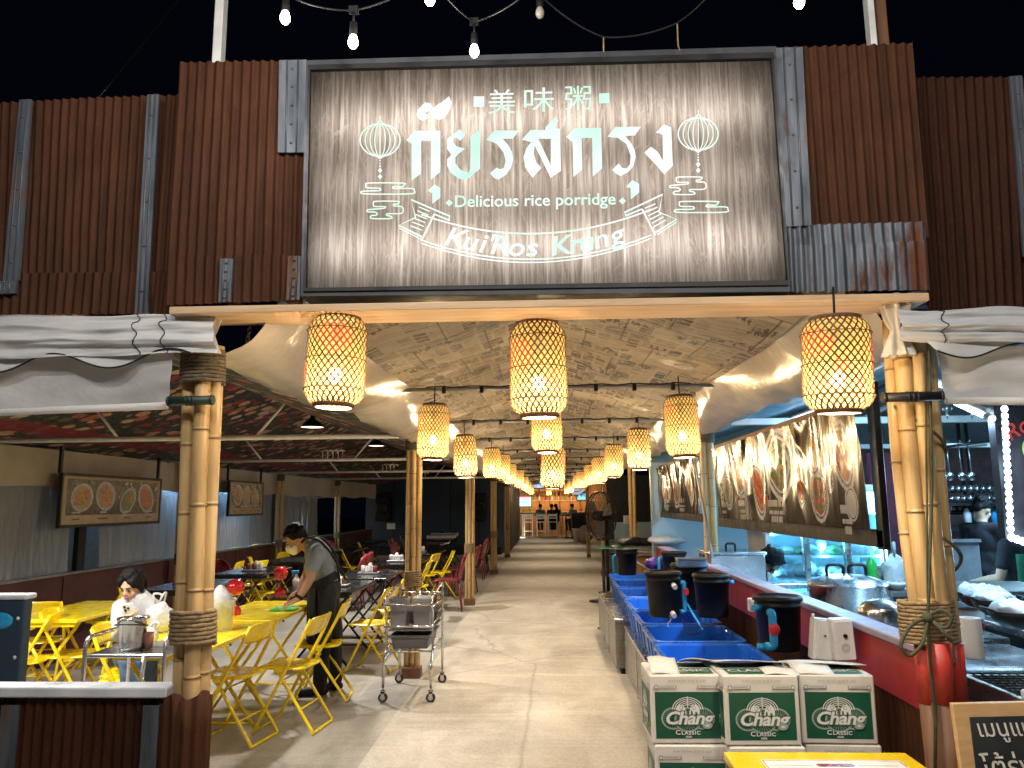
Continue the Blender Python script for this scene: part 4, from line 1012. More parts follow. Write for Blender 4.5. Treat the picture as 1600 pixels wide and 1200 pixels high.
for px, pb, yy, lb in ((676, 717, 5.05, 'left-row woven lantern, second from the entrance'), (728, 745, 7.1, 'left-row woven lantern in front of the first corridor bamboo post'), (769, 747, 9.15, 'left-row woven lantern, fourth from the entrance, brightly glowing'), (785, 750, 11.2, 'left-row woven lantern, fifth from the entrance'), (797, 757, 13.3, 'left-row woven lantern, sixth from the entrance'), (811, 761, 16.5, 'left-row woven lantern, seventh from the entrance'), (820, 766, 21, 'farthest small woven lantern of the left row'),
                       (1069, 713, 4.9, 'right-row woven lantern in front of the food banner'), (999, 733, 7.1, 'right-row woven lantern, third from the entrance'), (959, 745, 9.15, 'right-row woven lantern, fourth from the entrance, orange glow'), (937, 754, 11.2, 'right-row woven lantern above the big fan'), (924, 758, 13.4, 'right-row woven lantern, sixth from the entrance'), (909, 763, 16.5, 'right-row woven lantern, seventh from the entrance'), (901, 763, 21, 'farthest small woven lantern of the right row'),
                       (855, 706, 5.2, 'middle-row woven lantern partly hidden behind the big central one'), (863, 762, 7.0, 'middle-row woven lantern hanging lowest down the corridor')):
    place.append((P(px, pb, Y=yy), lb))
for x, y, lb in ((-.62, 25, 'added tiny far woven lantern on the left before the bar'), (.74, 25, 'added tiny far woven lantern on the right before the bar'), (-.62, 29.5, 'last added tiny woven lantern past the left row'), (.74, 29.5, 'last added tiny woven lantern past the right row'), (.06, 34, 'added tiny woven lantern at the very end of the corridor')): place.append((Vector((x, y, 1.95)), lb))  # extra lanterns added to brighten the far corridor floor
for i, (p, lb) in enumerate(place):
    if i == 0: lan0.location = p; lan0.rotation_euler.z = 4.4; lan0['label'] = lb; o = lan0
    else: o = dup(lan0, p, random.uniform(0, 6.28), lb)
    if p.y > 6:
        for ch in o.children:
            if ch.name.startswith('bamboo_weave'): ch.data = coarse
            if ch.type == 'LIGHT': ch.data = far_light
    o.rotation_euler.x = random.uniform(-.05, .05); o.rotation_euler.y = random.uniform(-.05, .05); q_ = random.uniform(.95, 1.05); o.scale = (q_, q_, random.uniform(.96, 1.04)) if i > 2 else (1.0, 1.0, (.92, 1.0, .85)[i])
for p, lb in place[3:]:
    pass

# ------------------------------------------------------------------ chairs and tables
def make_folding(mat, label, group, cat='folding chair'):
    t = thing('folding_chair', label, cat, (0, 0, 0), 0, group)   # faces +Y, origin on the floor
    w = .205
    mb = MB()                     # back frame running down to the front feet, with the U loop on the floor
    f = [(-w + .02, -.205, .79), (-w, -.15, .66), (-w, .19, .02), (-w, .20, .012), (w, .20, .012), (w, .19, .02), (w, -.15, .66), (w - .02, -.205, .79)]
    mb.tube(fillet(f, .05, 4), .0130, 8); mb.build('front_frame', mat, t)
    mb = MB(); w2 = w - .028
    g = [(-w2, .06, .435), (-w2, .02, .40), (-w2, -.235, .03), (-w2, -.24, .012), (w2, -.24, .012), (w2, -.235, .03), (w2, .02, .40), (w2, .06, .435)]
    mb.tube(fillet(g, .05, 4), .0120, 8); mb.build('rear_frame', mat, t)
    mb = MB()
    def seat(u, v):
        x = (u - .5) * 2; y = (v - .5) * 2
        q = max(abs(x) ** 5 + abs(y) ** 5, 1e-6); s_ = 1 if q < 1 else q ** (-.2)
        return Vector((x * s_ * .19, y * s_ * .185 + .02, .452 - .012 * math.exp(-(x * x + y * y) * 1.6) - (.012 if max(abs(x), abs(y)) > .99 else 0)))
    mb.grid(seat, 14, 14); mb.build('seat', mat, t, solid=-.006)
    mb = MB()
    def back(u, v):
        x = (u - .5) * 2; q = abs(x); z = .665 + .135 * v; inset = 1 - .10 * max(0, q) ** 6 * (v > .8)
        return Vector((x * .198, -.155 - .055 * v - .030 * (1 - x * x), z - (.02 * q ** 6 if v > .9 else 0) + (.02 * q ** 6 if v < .1 else 0)))
    mb.grid(back, 16, 6); mb.build('backrest', mat, t, solid=.005)
    mb = MB(); mb.tube([(-w, -.0, .365), (w, -.0, .365)], .007, 6); mb.tube([(-w2, -.14, .17), (w2, -.14, .17)], .007, 6); mb.build('crossbar', mat, t)
    for s_ in (-1, 1): mb = MB(); mb.box((s_ * (w - .014), .02, .43), (.012, .06, .03)); mb.build('hinge', mat, t, bevel=.003)
    return t
ych = make_folding(M['yellow'], 'x', 'yellow folding chairs in the dining area')
def make_shell(mat, label, group):
    t = thing('shell_chair', label, 'chair', (0, 0, 0), 0, group)
    mb = MB()
    def back(u, v):
        x = (u - .5) * 2; ww = .21 * math.sqrt(max(0.02, 1 - max(0, (v - .45) / .55) ** 2)) if v > .45 else .21
        return Vector((x * ww, -.20 - .10 * v + .05 * x * x, .45 + .40 * v))
    mb.grid(back, 14, 12); mb.build('backrest', mat, t, solid=.012)
    mb = MB(); mb.grid(lambda u, v: Vector(((u - .5) * .42, -.2 + .42 * v, .455 - .02 * math.sin(PI * u) * math.sin(PI * v) - .03 * max(0, v - .85) / .15)), 10, 10); mb.build('seat', mat, t, solid=-.012)
    for x in (-1, 1):
        for y in (-1, 1): mb = MB(); mb.tube([(x * .17, y * .16, .45), (x * .215, y * .215, 0)], [.018, .012], 8); mb.build('leg', mat, t)
    return t
rch = make_shell(M['redplastic'], 'x', 'red shell chairs in the back of the dining area'); bch = make_shell(M['black_metal'], 'x', 'black shell chairs in the back of the dining area')
def make_table(lx, ly, top, legm, label, group, cat='table'):
    t = thing('folding_table', label, cat, (0, 0, 0), 0, group)
    mb = MB(); mb.box((0, 0, .735), (lx, ly, .03)); mb.build('tabletop', top, t, bevel=.008, seg=2)
    for q in (1, -1): mb = MB(); mb.box((0, q * (ly / 2 - .03), .705), (lx - .06, .025, .03)); mb.build('apron_rail', legm, t)
    for e in (-1, 1):
        y = e * (ly / 2 - .13)
        for s_ in (-1, 1):
            mb = MB(); mb.tube([(s_ * (lx / 2 - .05), y + s_ * .012, .72), (-s_ * (lx / 2 - .05), y + s_ * .012, .015)], .0135, 8); mb.build('leg', legm, t)
        mb = MB(); mb.tube([(-lx / 2 + .07, y, .06), (lx / 2 - .07, y, .06)], .009, 6); mb.build('stretcher', legm, t)
    return t
ytab = make_table(.60, 1.18, M['yellow_top'], M['yellow'], 'x', 'yellow folding tables'); btab = make_table(.68, 1.2, M['black_top'], M['black_metal'], 'x', 'black folding tables')
_first = {}
def put(proto, x, y, rz, label):
    if id(proto) not in _first:
        _first[id(proto)] = 1; proto.location = (x, y, 0); proto.rotation_euler = (0, 0, rz); proto['label'] = label; return proto
    return dup(proto, (x, y, 0), rz, label)
E_, W_, N_, S_ = -PI / 2, PI / 2, 0, PI
# long yellow table (two pushed together) and a third by the wall
put(ytab, -2.36, 5.28, 0, 'yellow folding table holding white bags, nearest the left bamboo post'); put(ytab, -2.37, 6.50, 0, 'yellow folding table being wiped by the waiter, with a red lamp')
put(ytab, -3.95, 6.55, .03, 'empty yellow folding table by the maroon wall, behind the seated woman')
yl = [
 (P(368, 1050, Z=.45), W_ - .15, 'yellow folding chair nearest the camera right of the left bamboo post'),
 (P(458, 1036, Z=.45), W_ - .1, 'yellow folding chair at the table side in front of the waiter'),
 (P(503, 1004, Z=.45), W_ + .1, 'yellow folding chair tight beside the waiter trousers'),
 (P(203, 1055, Z=.45), E_ + .2, 'yellow folding chair behind the steel bucket'),
 (P(115, 1020, Z=.45), E_ + .25, 'yellow folding chair with empty seat left of the bucket'),
 (P(38, 1030, Z=.45), W_ + .3, 'yellow folding chair beside the navy board'),
 (P(8, 985, Z=.45), E_, 'yellow folding chair cut by the left edge of the picture'),
 (P(60, 1000, Z=.45), N_ + .4, 'yellow folding chair at the near end of the wall-side yellow table'),
 (P(222, 958, Z=.45), E_ + .1, 'yellow folding chair just left of the seated woman'),
 ((-2.98, 5.62, 0), S_ + .25, 'yellow folding chair the woman sits on'),
 (P(175, 968, Z=.45), W_, 'yellow folding chair tucked under the wall-side yellow table'),
 (P(150, 935, Z=.45), S_ + .2, 'yellow folding chair with its back to the maroon wall, left of the woman head'),
 (P(192, 925, Z=.45), S_, 'yellow folding chair behind the woman, against the maroon wall'),
 (P(582, 972, Z=.45), W_ - .15, 'yellow folding chair side-on between the waiter and the cart'),
 (P(610, 950, Z=.45), W_ - .1, 'yellow folding chair behind the cart, near the black table'),
 (P(650, 915, Z=.45), W_, 'yellow folding chair facing left behind the rope-tied corridor post'),
 (P(664, 898, Z=.45), W_ - .2, 'yellow folding chair in the middle of three right of the corridor post'),
 (P(690, 893, Z=.45), W_ + .2, 'yellow folding chair farthest right beside the corridor'),
 (P(410, 905, Z=.45), E_ + .3, 'yellow folding chair behind the farther red lamp'),
 (P(352, 915, Z=.45), W_ + .1, 'yellow folding chair behind the nearer red lamp'),
 (P(388, 913, Z=.45), W_ - .1, 'yellow folding chair between the two red lamps'),
 (P(345, 890, Z=.45), W_, 'yellow folding chair right of the bamboo post by the black table'),
 (P(280, 905, Z=.45), S_, 'yellow folding chair peeking out left of the bamboo post'),
 (P(366, 884, Z=.45), S_, 'yellow folding chair against the maroon wall under the small poster'),
 (P(398, 878, Z=.45), S_ - .1, 'yellow folding chair against the maroon wall, left of the waiter head'),
 (P(428, 893, Z=.45), W_ - .2, 'yellow folding chair just left of the waiter chest'),
 (P(405, 925, Z=.45), E_ + .5, 'yellow folding chair at the far left of the wiped table'),
 (P(548, 885, Z=.45), E_ + .4, 'yellow folding chair right of the waiter shoulder'),
 (P(575, 872, Z=.45), E_ + .3, 'small far yellow folding chair in front of red chairs'),
]
for p, a, lb in yl: put(ych, p[0], p[1], a, lb)
bt = [(-3.95, 8.6, 'black folding table by the maroon wall behind the wall-side yellow table'), (-2.30, 8.35, 'black folding table right behind the waiter with condiment tray'), (-3.95, 10.4, 'black folding table by the maroon wall under the small poster'), (-2.25, 9.75, 'black folding table beyond the waiter, second row'),
      (-2.25, 11.9, 'black folding table in the middle rows left of the far post'), (-4.1, 12.5, 'black folding table by the wall among red chairs'), (-2.3, 14.3, 'black folding table far back next to red chairs'), (-4.0, 15.2, 'black folding table far back by the wall'), (-2.6, 17.2, 'far black folding table before the dark stage'), (-4.2, 18.4, 'farthest black folding table near the stage corner')]
for x, y, lb in bt: put(btab, x, y, random.uniform(-.03, .03), lb)
rl = [(-4.75, 10.9, S_, 'red shell chair against the maroon wall left of the waiter'), (-3.1, 12.1, W_, 'red shell chair facing the wall table, nearest red one'), (-3.15, 12.75, W_ - .2, 'red shell chair beside the nearest red one'), (-3.0, 14.2, W_, 'red shell chair in the third row'), (-2.95, 14.9, W_ + .1, 'red shell chair behind the one in the third row'), (-4.8, 16.6, S_, 'red shell chair alone by the wall near the stage'),
      (-1.55, 14.0, W_, 'red shell chair beside the corridor post'), (-1.55, 14.7, W_ + .1, 'red shell chair just behind the corridor-side one'), (-1.6, 16.8, W_, 'red shell chair far right beside the corridor'), (-1.62, 17.5, W_, 'farthest red shell chair beside the corridor'), (-3.2, 17.0, E_, 'red shell chair before the dark stage'), (-3.3, 17.9, E_, 'red shell chair deeper before the dark stage'), (-1.55, 12.1, W_ + .1, 'red shell chair at the black table left of the slim post')]
for x, y, a, lb in rl: put(rch, x, y, a, lb)
for x, y, a, lb in [(-1.6, 19.6, W_, 'black shell chair by the corridor before the stage'), (-1.6, 20.4, W_, 'black shell chair farthest along the corridor'), (-3.4, 19.4, E_, 'black shell chair in the far dining corner'), (-1.65, 18.7, W_, 'black shell chair next to the farthest red chair')]: put(bch, x, y, a, lb)

# ------------------------------------------------------------------ things on and around the tables
def red_lamp(px, py, label):
    p = P(px, py, Z=.752)
    t = thing('table_lamp', label, 'table lamp', p); mb = MB()
    mb.lathe([(.0005, 0), (.052, 0), (.054, .02), (.045, .05), (.022, .068), (.009, .075)], 20); mb.build('base', M['redlamp'], t)
    mb = MB(); mb.tube([(0, 0, .07), (0, 0, .19)], .006, 8); mb.build('stem', M['redlamp'], t)
    mb = MB(); mb.lathe([(.0005, .275), (.025, .272), (.048, .258), (.066, .232), (.070, .205), (.066, .198)], 22); mb.build('shade', M['redlamp'], t)
    mb = MB(); mb.lathe([(.058, .205), (.062, .18), (.048, .16), (.02, .148), (.0005, .146)], 20); mb.build('lower_shade', M['redlamp'], t)
red_lamp(366, 960, 'glossy red mushroom lamp on the yellow table, nearer one'); red_lamp(437, 931, 'glossy red mushroom lamp by the waiter hand, farther one')
# plastic bags and clear tub
def bag(c, s, label, seed, mat='bag', tie=True):
    mb = MB(); rnd = random.Random(seed)
    mb.ell((0, 0, s[2] * .45), (s[0], s[1], s[2] * .5), 28, 18)
    for v in mb.v:
        v.x *= 1 + .3 * noise.noise((v.x * 14, v.y * 14, v.z * 14 + seed)); v.y *= 1 + .3 * noise.noise((v.x * 13, v.z * 14, seed))
        if v.z > s[2] * .75: v.x *= .8; v.y *= .8
        v.z = max(v.z, .0) + .02 * noise.noise((v.x * 20, v.y * 20, seed))
        v.z = max(v.z, .002)
    for k in range(2 if tie else 0):
        a = rnd.uniform(0, 6.28); mb.tube(fillet([(.03 * math.cos(a), .03 * math.sin(a), s[2] * .85), (.06 * math.cos(a), .06 * math.sin(a), s[2] * 1.25), (.0, .02, s[2] * 1.2), (-.02, .0, s[2] * .85)], .03), .008, 6)
    o = mb.build('plastic_bag', M[mat], loc=c, local=True, label=label, cat='bag')
    return o
bag(P(249, 988, Z=.752), (.10, .09, .21), 'bulging white plastic bag on the yellow table beside the woman', 3)
bag(P(293, 968, Z=.752), (.09, .09, .21), 'white plastic bag behind the bamboo post on the yellow table', 5)
bag(P(236, 1004, Z=.752), (.05, .05, .10), 'small pale plastic bag with pink item by the steel bucket', 8)
p = P(343, 985, Z=.752); t = thing('plastic_tub', 'clear lidless plastic tub holding a bag, right of the bamboo post', 'tub', p)
mb = MB(); mb.lathe([(.0005, .002), (.085, .002), (.10, .20), (.106, .205), (.106, .212)], 26); mb.build('tub_wall', M['clear'], t)
bag(p + Vector((0, 0, .02)), (.085, .085, .30), 'white plastic bag stuffed in the clear tub', 12, tie=False)
# bottle and bucket on steel cart left front
t = thing('steel_side_table', 'small stainless side table with rounded rail in front of the yellow table', 'side table', (P(215, 1040, Y=4.3).x, 4.3, 0))
xa, xb, zt_ = P(146, 1020, Y=4.3).x, P(268, 1020, Y=4.3).x, P(215, 1022, Y=4.3).z
mb = MB(); mb.box(((xa + xb) / 2, 4.45, zt_), (xb - xa, .42, .02)); mb.build('top_tray', M['steel'], t, world=True, bevel=.004)
for x in (xa, xb):
    mb = MB(); mb.tube(fillet([(x, 4.22, 0), (x, 4.22, zt_ + .10), (x, 4.68, zt_ + .10), (x, 4.68, 0)], .06), .012, 8); mb.build('side_frame', M['steel'], t, world=True)
mb = MB(); mb.tube([(xa + .26, 4.24, 0), (xa + .32, 4.24, zt_)], .012, 8); mb.build('leg', M['steel'], t, world=True)
p = P(205, 1018, Y=4.38)
t = thing('ice_bucket', 'shiny stainless ice bucket with dark handle on the side table', 'bucket', (p.x, 4.38, zt_ + .01)); mb = MB(); mb.lathe([(.0005, .002), (.062, .002), (.066, .02), (.083, .165), (.087, .17), (.083, .175), (.078, .165), (.06, .01)], 28); mb.build('bucket_body', M['steel'], t)
mb = MB(); mb.tube([(.086 * math.cos(a), .086 * math.sin(a) * .3 - .08 * abs(math.sin(a)), .13 + .03 * math.cos(a) * 0 - .02 * math.sin(a)) for a in [PI + PI * k / 14 for k in range(15)]], .004, 6); mb.build('handle', M['black'], t)
t = thing('tumbler', 'small pink drinking glass beside the ice bucket', 'glass', (P(231, 1012, Y=4.40).x, 4.40, zt_ + .01)); mb = MB(); mb.lathe([(.0005, .002), (.024, .002), (.03, .09), (.028, .09), (.022, .008)], 16); mb.build('glass_wall', pm('pink_glass', (.6, .3, .26), .15), t)
# navy cooler cabinet at the left
a, b_ = P(0, 936, Y=3.3), P(27, 1070, Y=3.3)
t = thing('display_board', 'navy blue standing board with pale top edge at the left picture edge', 'display board', (a.x - .25, 3.45, b_.z))
mb = MB(); mb.box((b_.x - .36, 3.33, (a.z + b_.z) / 2 - .2), (.72, .06, a.z - b_.z + .4)); mb.build('body', M['navy2'] if 'navy2' in M else M['navy'], t, world=True, bevel=.012, seg=2)
mb = MB(); mb.box((b_.x - .36, 3.33, a.z + .008), (.74, .08, .022)); mb.build('top_edge', M['capwhite'], t, world=True, bevel=.006)
mb = MB(); mb.ell((b_.x - .10, 3.298, a.z - .09), (.06, .01, .035), 14, 8); mb.build('badge', M['bluepipe'], t, world=True)
for z in (-.1, -.3): mb = MB(); mb.ell((b_.x - .02, 3.297, a.z + z * .8), (.008, .004, .008), 8, 6); mb.build('screw_cap', M['white_pl'], t, world=True)
# condiment tray on black table, far trays
def tray(x, y, label, seed):
    t = thing('condiment_tray', label, 'condiment tray', (x, y, .752)); rnd = random.Random(seed)
    mb = MB(); mb.box((0, 0, .012), (.26, .16, .02)); mb.build('tray', M['grey_pl'], t, bevel=.004)
    for k in range(3): mb = MB(); mb.lathe([(.0005, .02), (.028, .02), (.03, .09), (.02, .10), (.0005, .105)], 12, (-.08 + .08 * k, rnd.uniform(-.03, .03), 0)); mb.build('jar', M[rnd.choice(['white_pl', 'redplastic', 'clear', 'brownwood'])], t)
    mb = MB(); mb.box((.0, .05, .055), (.11, .07, .07)); mb.ell((0, .05, .1), (.03, .02, .03), 8, 6); mb.build('tissue_box', M['paper'], t, bevel=.004)
tray(-2.25, 8.3, 'grey condiment tray with tissues on the black table behind the waiter', 1); tray(-2.3, 11.8, 'condiment tray on the middle-row black table', 2); tray(-3.9, 10.3, 'condiment tray on the black table under the small poster', 3); tray(-2.35, 14.2, 'condiment tray on a far black table', 4); tray(-2.25, 9.8, 'condiment tray on the second-row black table', 6)
# spray bottle and green cloth by the waiter
p = P(396, 930, Z=.752)
t = thing('spray_bottle', 'white and blue spray bottle on the table behind the waiter arm', 'spray bottle', P(462, 922, Z=.752)); mb = MB(); mb.lathe([(.0005, .0), (.034, .0), (.036, .10), (.015, .14), (.013, .16)], 14); mb.build('bottle', M['white_pl'], t); mb = MB(); mb.box((-.01, 0, .18), (.075, .025, .03)); mb.box((-.035, 0, .155), (.012, .014, .04)); mb.build('trigger', M['bluepipe'], t, bevel=.003)
mb = MB(); cpt = P(444, 953, Z=.752)
mb.grid(lambda u, v: cpt + Vector(((u - .5) * .21, (v - .5) * .16, .006 + .022 * (1 + noise.noise((u * 5, v * 5, 2))) * math.sin(PI * u) ** .5 * math.sin(PI * v) ** .5)), 18, 14)
mb.build('wiping_cloth', M['green_cloth'], loc=cpt, solid=.004, label='bright green wiping cloth under the waiter hand', cat='cloth')
# posters on the left wall
def dish_board(t, w, h, dishes, seed, Mx):
    rnd = random.Random(seed)
    for (x, y, rx, ry, ang, colr) in dishes:
        mb = MB(); rot = Mx @ Matrix.Translation((x, y, 0)) @ Matrix.Rotation(ang, 4, 'Z')
        mb.disc((0, 0), rx, ry, 28, 0, rot, .0012); mb.disc((0, 0), rx * .9, ry * .9, 28, 1, rot, .0017); mb.disc((0, 0), rx * .78, ry * .76, 28, 2, rot, .0022)
        for k in range(26):
            a = rnd.uniform(0, 6.28); q = math.sqrt(rnd.random()) * .68; mb.disc((q * rx * math.cos(a), q * ry * math.sin(a)), rx * rnd.uniform(.08, .2), ry * rnd.uniform(.06, .15), 9, rnd.choice([3, 3, 4, 5, 2]), rot, .0025 + .00012 * k, rnd.random() * 3)
        mb.build('printed_dish', [M['dish_white'], M['dish_blue'], colr, M['food_red'], M['food_green'], M['food_tan']], t)
for nm, cc in (('dish_white', (.5, .5, .52)), ('dish_blue', (.30, .33, .42)), ('food_red', (.42, .10, .04)), ('food_orange', (.48, .21, .05)), ('food_green', (.13, .20, .06)), ('food_tan', (.42, .28, .14)), ('food_brown', (.13, .065, .03))): M[nm] = pm('print_' + nm, cc, .3, var=.3, scale=26)
M['poster_bg'] = pm('print_dark_ground', (.045, .04, .036), .3, var=.7, scale=9); M['poster_cream'] = pm('print_cream', (.42, .35, .25), .5)
def wall_poster(x, y0, y1, z0, z1, label, dishes, seed):
    t = thing('food_poster', label, 'poster', (x, (y0 + y1) / 2, z0)); w = y1 - y0; h = z1 - z0
    Mx = frame((0, 1, 0), (0, 0, 1), (1, 0, 0), (.02, 0, h / 2))
    mb = MB(); mb.box((0, 0, h / 2), (.02, w, h)); mb.build('backing', M['poster_cream'], t)
    mb = MB(); mb.add([(-w / 2 + .07, -h / 2 + .1, 0), (w / 2 - .07, -h / 2 + .1, 0), (w / 2 - .07, h / 2 - .03, 0), (-w / 2 + .07, h / 2 - .03, 0)], [(0, 1, 2, 3)], 0, False, Mx @ Matrix.Translation((0, 0, -.009))); mb.build('printed_ground', M['poster_bg'], t)
    Mx = Mx @ Matrix.Translation((0, 0, -.008)); dish_board(t, w, h, dishes, seed, Mx)
    mb = MB(); rnd = random.Random(seed)
    n = 4 if w > 1.2 else 2
    for k in range(n):
        xx = -w / 2 + w * (k + .5) / n
        for j in range(3): ww = rnd.uniform(.10, .2) * w / n * 2.2; mb.add([(xx - ww / 2, -h / 2 + .05 + j * .035, .003), (xx + ww / 2, -h / 2 + .05 + j * .035, .003), (xx + ww / 2, -h / 2 + .065 + j * .035, .003), (xx - ww / 2, -h / 2 + .065 + j * .035, .003)], [(0, 1, 2, 3)], 0 if j else 1, False, Mx)
    mb.build('printed_caption', [M['dish_white'], M['food_brown']], t)
    for (c_, d_) in (((0, 0, h + .012), (.04, w + .06, .03)), ((0, 0, -.012), (.04, w + .06, .03)), ((0, -w / 2 - .015, h / 2), (.04, .03, h)), ((0, w / 2 + .015, h / 2), (.04, .03, h))):
        mb = MB(); mb.box(c_, d_); mb.build('frame_bar', M['black_metal'], t, bevel=.003)
    for e in (-1, 1): mb = MB(); mb.box((-.03, e * (w / 2 + .005), h + .16), (.03, .035, .28)); mb.build('hanger', M['black_metal'], t)
FO = M['food_orange']
wall_poster(-4.98, 7.75, 9.75, 1.42, 1.93, 'wide framed poster of four orange and red seafood plates on the left side', [(-.66, .03, .20, .15, .1, FO), (-.22, .05, .19, .16, -.2, FO), (.25, .0, .19, .13, .6, M['food_green']), (.66, .03, .2, .16, -.7, M['food_red'])], 3)
wall_poster(-4.98, 11.95, 13.35, 1.47, 1.98, 'small framed poster with pale drinks and dishes on the left side', [(-.38, .05, .16, .17, .4, M['food_red']), (0, .03, .14, .18, 0, M['food_tan']), (.38, .0, .15, .15, .9, FO)], 5)
# pendant lamps in the dining tent
def pendant(x, y, z, label):
    t = thing('pendant_lamp', label, 'pendant lamp', (x, y, z)); mb = MB(); mb.lathe([(.13, 0), (.125, .012), (.09, .05), (.04, .085), (.025, .10), (.02, .15), (.0005, .155)], 24); mb.build('shade', M['black_metal'], t)
    mb = MB(); mb.lathe([(.12, .006), (.06, .014), (.0005, .014)], 20); mb.build('glowing_disc', emit('pendant_glow', (1, .86, .62), 3.0) if 'pg' not in M else M['pg'], t); mb = MB(); mb.tube([(0, 0, .15), (0, 0, .6)], .005, 6); mb.build('cord', M['black'], t)
    l = bpy.data.lights.new('pendant_light', 'SPOT'); l.energy = 225; l.color = (1, .96, .88); l.spot_size = R(140); l.spot_blend = .6; l.shadow_soft_size = .08
    o = bpy.data.objects.new('pendant_light', l); COL.objects.link(o); o.parent = t; o.location = (0, 0, -.015)
for px, py, y, lb in ((488, 668, 8.1, 'dark dish-shaped pendant lamp, nearest one under the floral roof'), (588, 697, 11.6, 'dark dish-shaped pendant lamp near the corridor post'), (425, 768, 16.2, 'small far pendant lamp in front of the left curtain')): p = P(px, py, Y=y); pendant(p.x, y, p.z, lb)
pendant(-2.75, 4.15, 2.38, 'added unseen pendant lamp behind the awning, nearer the bamboo post'); pendant(-4.2, 4.7, 2.38, 'added unseen pendant lamp behind the awning, nearer the maroon wall')  # two lamps added out of view to brighten the woman and near tables
# ------------------------------------------------------------------ red half wall on the right
XWL = 1.34
t = thing('half_wall', 'red painted half wall with pale cap beside the blue tubs', 'wall', (XWL, 6, 0))
mb = MB(); mb.box((XWL + .03, 6.43, .95), (.05, 6.94, .21)); mb.build('red_board', M['redwall'], t, world=True)
mb = MB(); mb.grid(lambda u, v: Vector((XWL - .0065 * math.sin(u * 6.94 / .045 * 2 * PI) + .012, 2.96 + 6.94 * u, .85 * v)), 1200, 2); mb.build('corrugated_sheet', M['rust'], t, world=True)
mb = MB(); mb.box((XWL + .04, 6.42, 1.065), (.11, 6.96, .03)); mb.build('cap', M['cap'], t, world=True, bevel=.005)
mb = MB(); mb.box((XWL - .005, 3.1, .30), (.03, .09, .62)); mb.build('flashing_strip', M['galv'], t, world=True)
# ------------------------------------------------------------------ steel base counters and blue tubs
def base(x0, x1, y0, y1, h, label):
    t = thing('steel_counter', label, 'counter', ((x0 + x1) / 2, (y0 + y1) / 2, 0))
    mb = MB(); mb.box(((x0 + x1) / 2, (y0 + y1) / 2, h / 2 + .03), (x1 - x0, y1 - y0, h - .06)); mb.build('body', M['steel_r'], t, world=True, bevel=.006)
    mb = MB(); mb.box(((x0 + x1) / 2, (y0 + y1) / 2, h - .004), (x1 - x0 + .02, y1 - y0 + .02, .03)); mb.build('top_edge', M['steel'], t, world=True, bevel=.004)
    n = int((y1 - y0) / .75)
    for k in range(1, n + 1): yy = y0 + (y1 - y0) * k / (n + .0001) ; mb = MB(); mb.box((x0 - .002, min(yy, y1 - .02), h / 2), (.012, .025, h - .1)); mb.build('panel_joint', M['steel'], t, world=True)
    mb = MB(); mb.box(((x0 + x1) / 2 + .02, (y0 + y1) / 2, .03), (x1 - x0 - .06, y1 - y0 - .06, .06)); mb.build('plinth', M['black'], t, world=True)
base(.70, 1.30, 3.75, 7.45, .46, 'long brushed steel counter under the near blue tubs'); base(.62, 1.30, 7.6, 9.9, .50, 'shorter brushed steel counter under the far blue tubs')
def tub(x0, x1, y0, y1, z0, z1, label):
    t = thing('plastic_tub', label, 'tub', ((x0 + x1) / 2, (y0 + y1) / 2, z0), 0, 'blue fish tubs on the steel counters')
    cx, cy = (x0 + x1) / 2, (y0 + y1) / 2; hx, hy = (x1 - x0) / 2, (y1 - y0) / 2
    def ring(ax, ay, z, rr=.06):
        L = []
        for (sx_, sy_, a0) in ((1, 1, 0), (-1, 1, PI / 2), (-1, -1, PI), (1, -1, 1.5 * PI)):
            for k in range(5): a = a0 + PI / 2 * k / 4; L.append((sx_ * (ax - rr) + rr * math.cos(a), sy_ * (ay - rr) + rr * math.sin(a), z))
        return L
    prof = [(0, 0, .0), (.80, .80, .0), (.83, .83, .01)]
    rings = [ring(hx * .84, hy * .86, .004), ring(hx * .86, hy * .88, 0), ring(hx * .93, hy * .95, z1 - z0 - .03), ring(hx * .985, hy * .985, z1 - z0 - .028), ring(hx, hy, z1 - z0 - .03), ring(hx, hy, z1 - z0 - .005), ring(hx * .99, hy * .99, z1 - z0), ring(hx * .93, hy * .93, z1 - z0), ring(hx * .915, hy * .92, z1 - z0 - .01), ring(hx * .86, hy * .87, .02), ring(hx * .83, hy * .84, .012)]
    vs = [p for r_ in rings for p in r_]; n = 20; fs = []
    for i in range(len(rings) - 1):
        for k in range(n): l = (k + 1) % n; fs.append((i * n + k, i * n + l, (i + 1) * n + l, (i + 1) * n + k))
    fs.append(tuple(range(n))[::-1]); fs.append(tuple((len(rings) - 1) * n + k for k in range(n)))
    mb = MB(); mb.add(vs, fs, 0, False); mb.build('tub_shell', M['bluetub'], t, bevel=0)
    for k in range(3):
        for e in (-1, 1): mb = MB(); mb.box((e * hx * .90, (-.5 + .5 * k) * hy, (z1 - z0) * .5), (.02, .05, (z1 - z0) * .85), Matrix.Rotation(e * .12, 3, 'Y')); mb.build('rib', M['bluetub'], t, bevel=.004)
    mb = MB(); mb.poly(ring(hx * .88, hy * .89, (z1 - z0) * .42)); mb.build('tub_water', M['tubwater'], t)
M['tubwater'] = pm('tub_water', (.008, .09, .40), .06, var=.1)
ty = [3.70, 4.62, 5.30, 6.02, 6.78, 7.60, 8.42, 9.20, 9.95]
tl = ['widest blue tub, nearest the beer cartons', 'second blue tub from the cartons', 'blue tub under the black bucket with the white outlet', 'fourth blue tub from the cartons, in the middle of the row', 'blue tub at the joint of the two steel counters', 'sixth blue tub from the cartons, on the far counter', 'blue tub before the farthest bucket', 'farthest blue tub with a black bucket on it']
for k in range(8):
    tub(.66 + .012 * k, 1.30, ty[k], ty[k + 1] - .03, .47 if k < 5 else .51, .685 + .006 * k, tl[k])
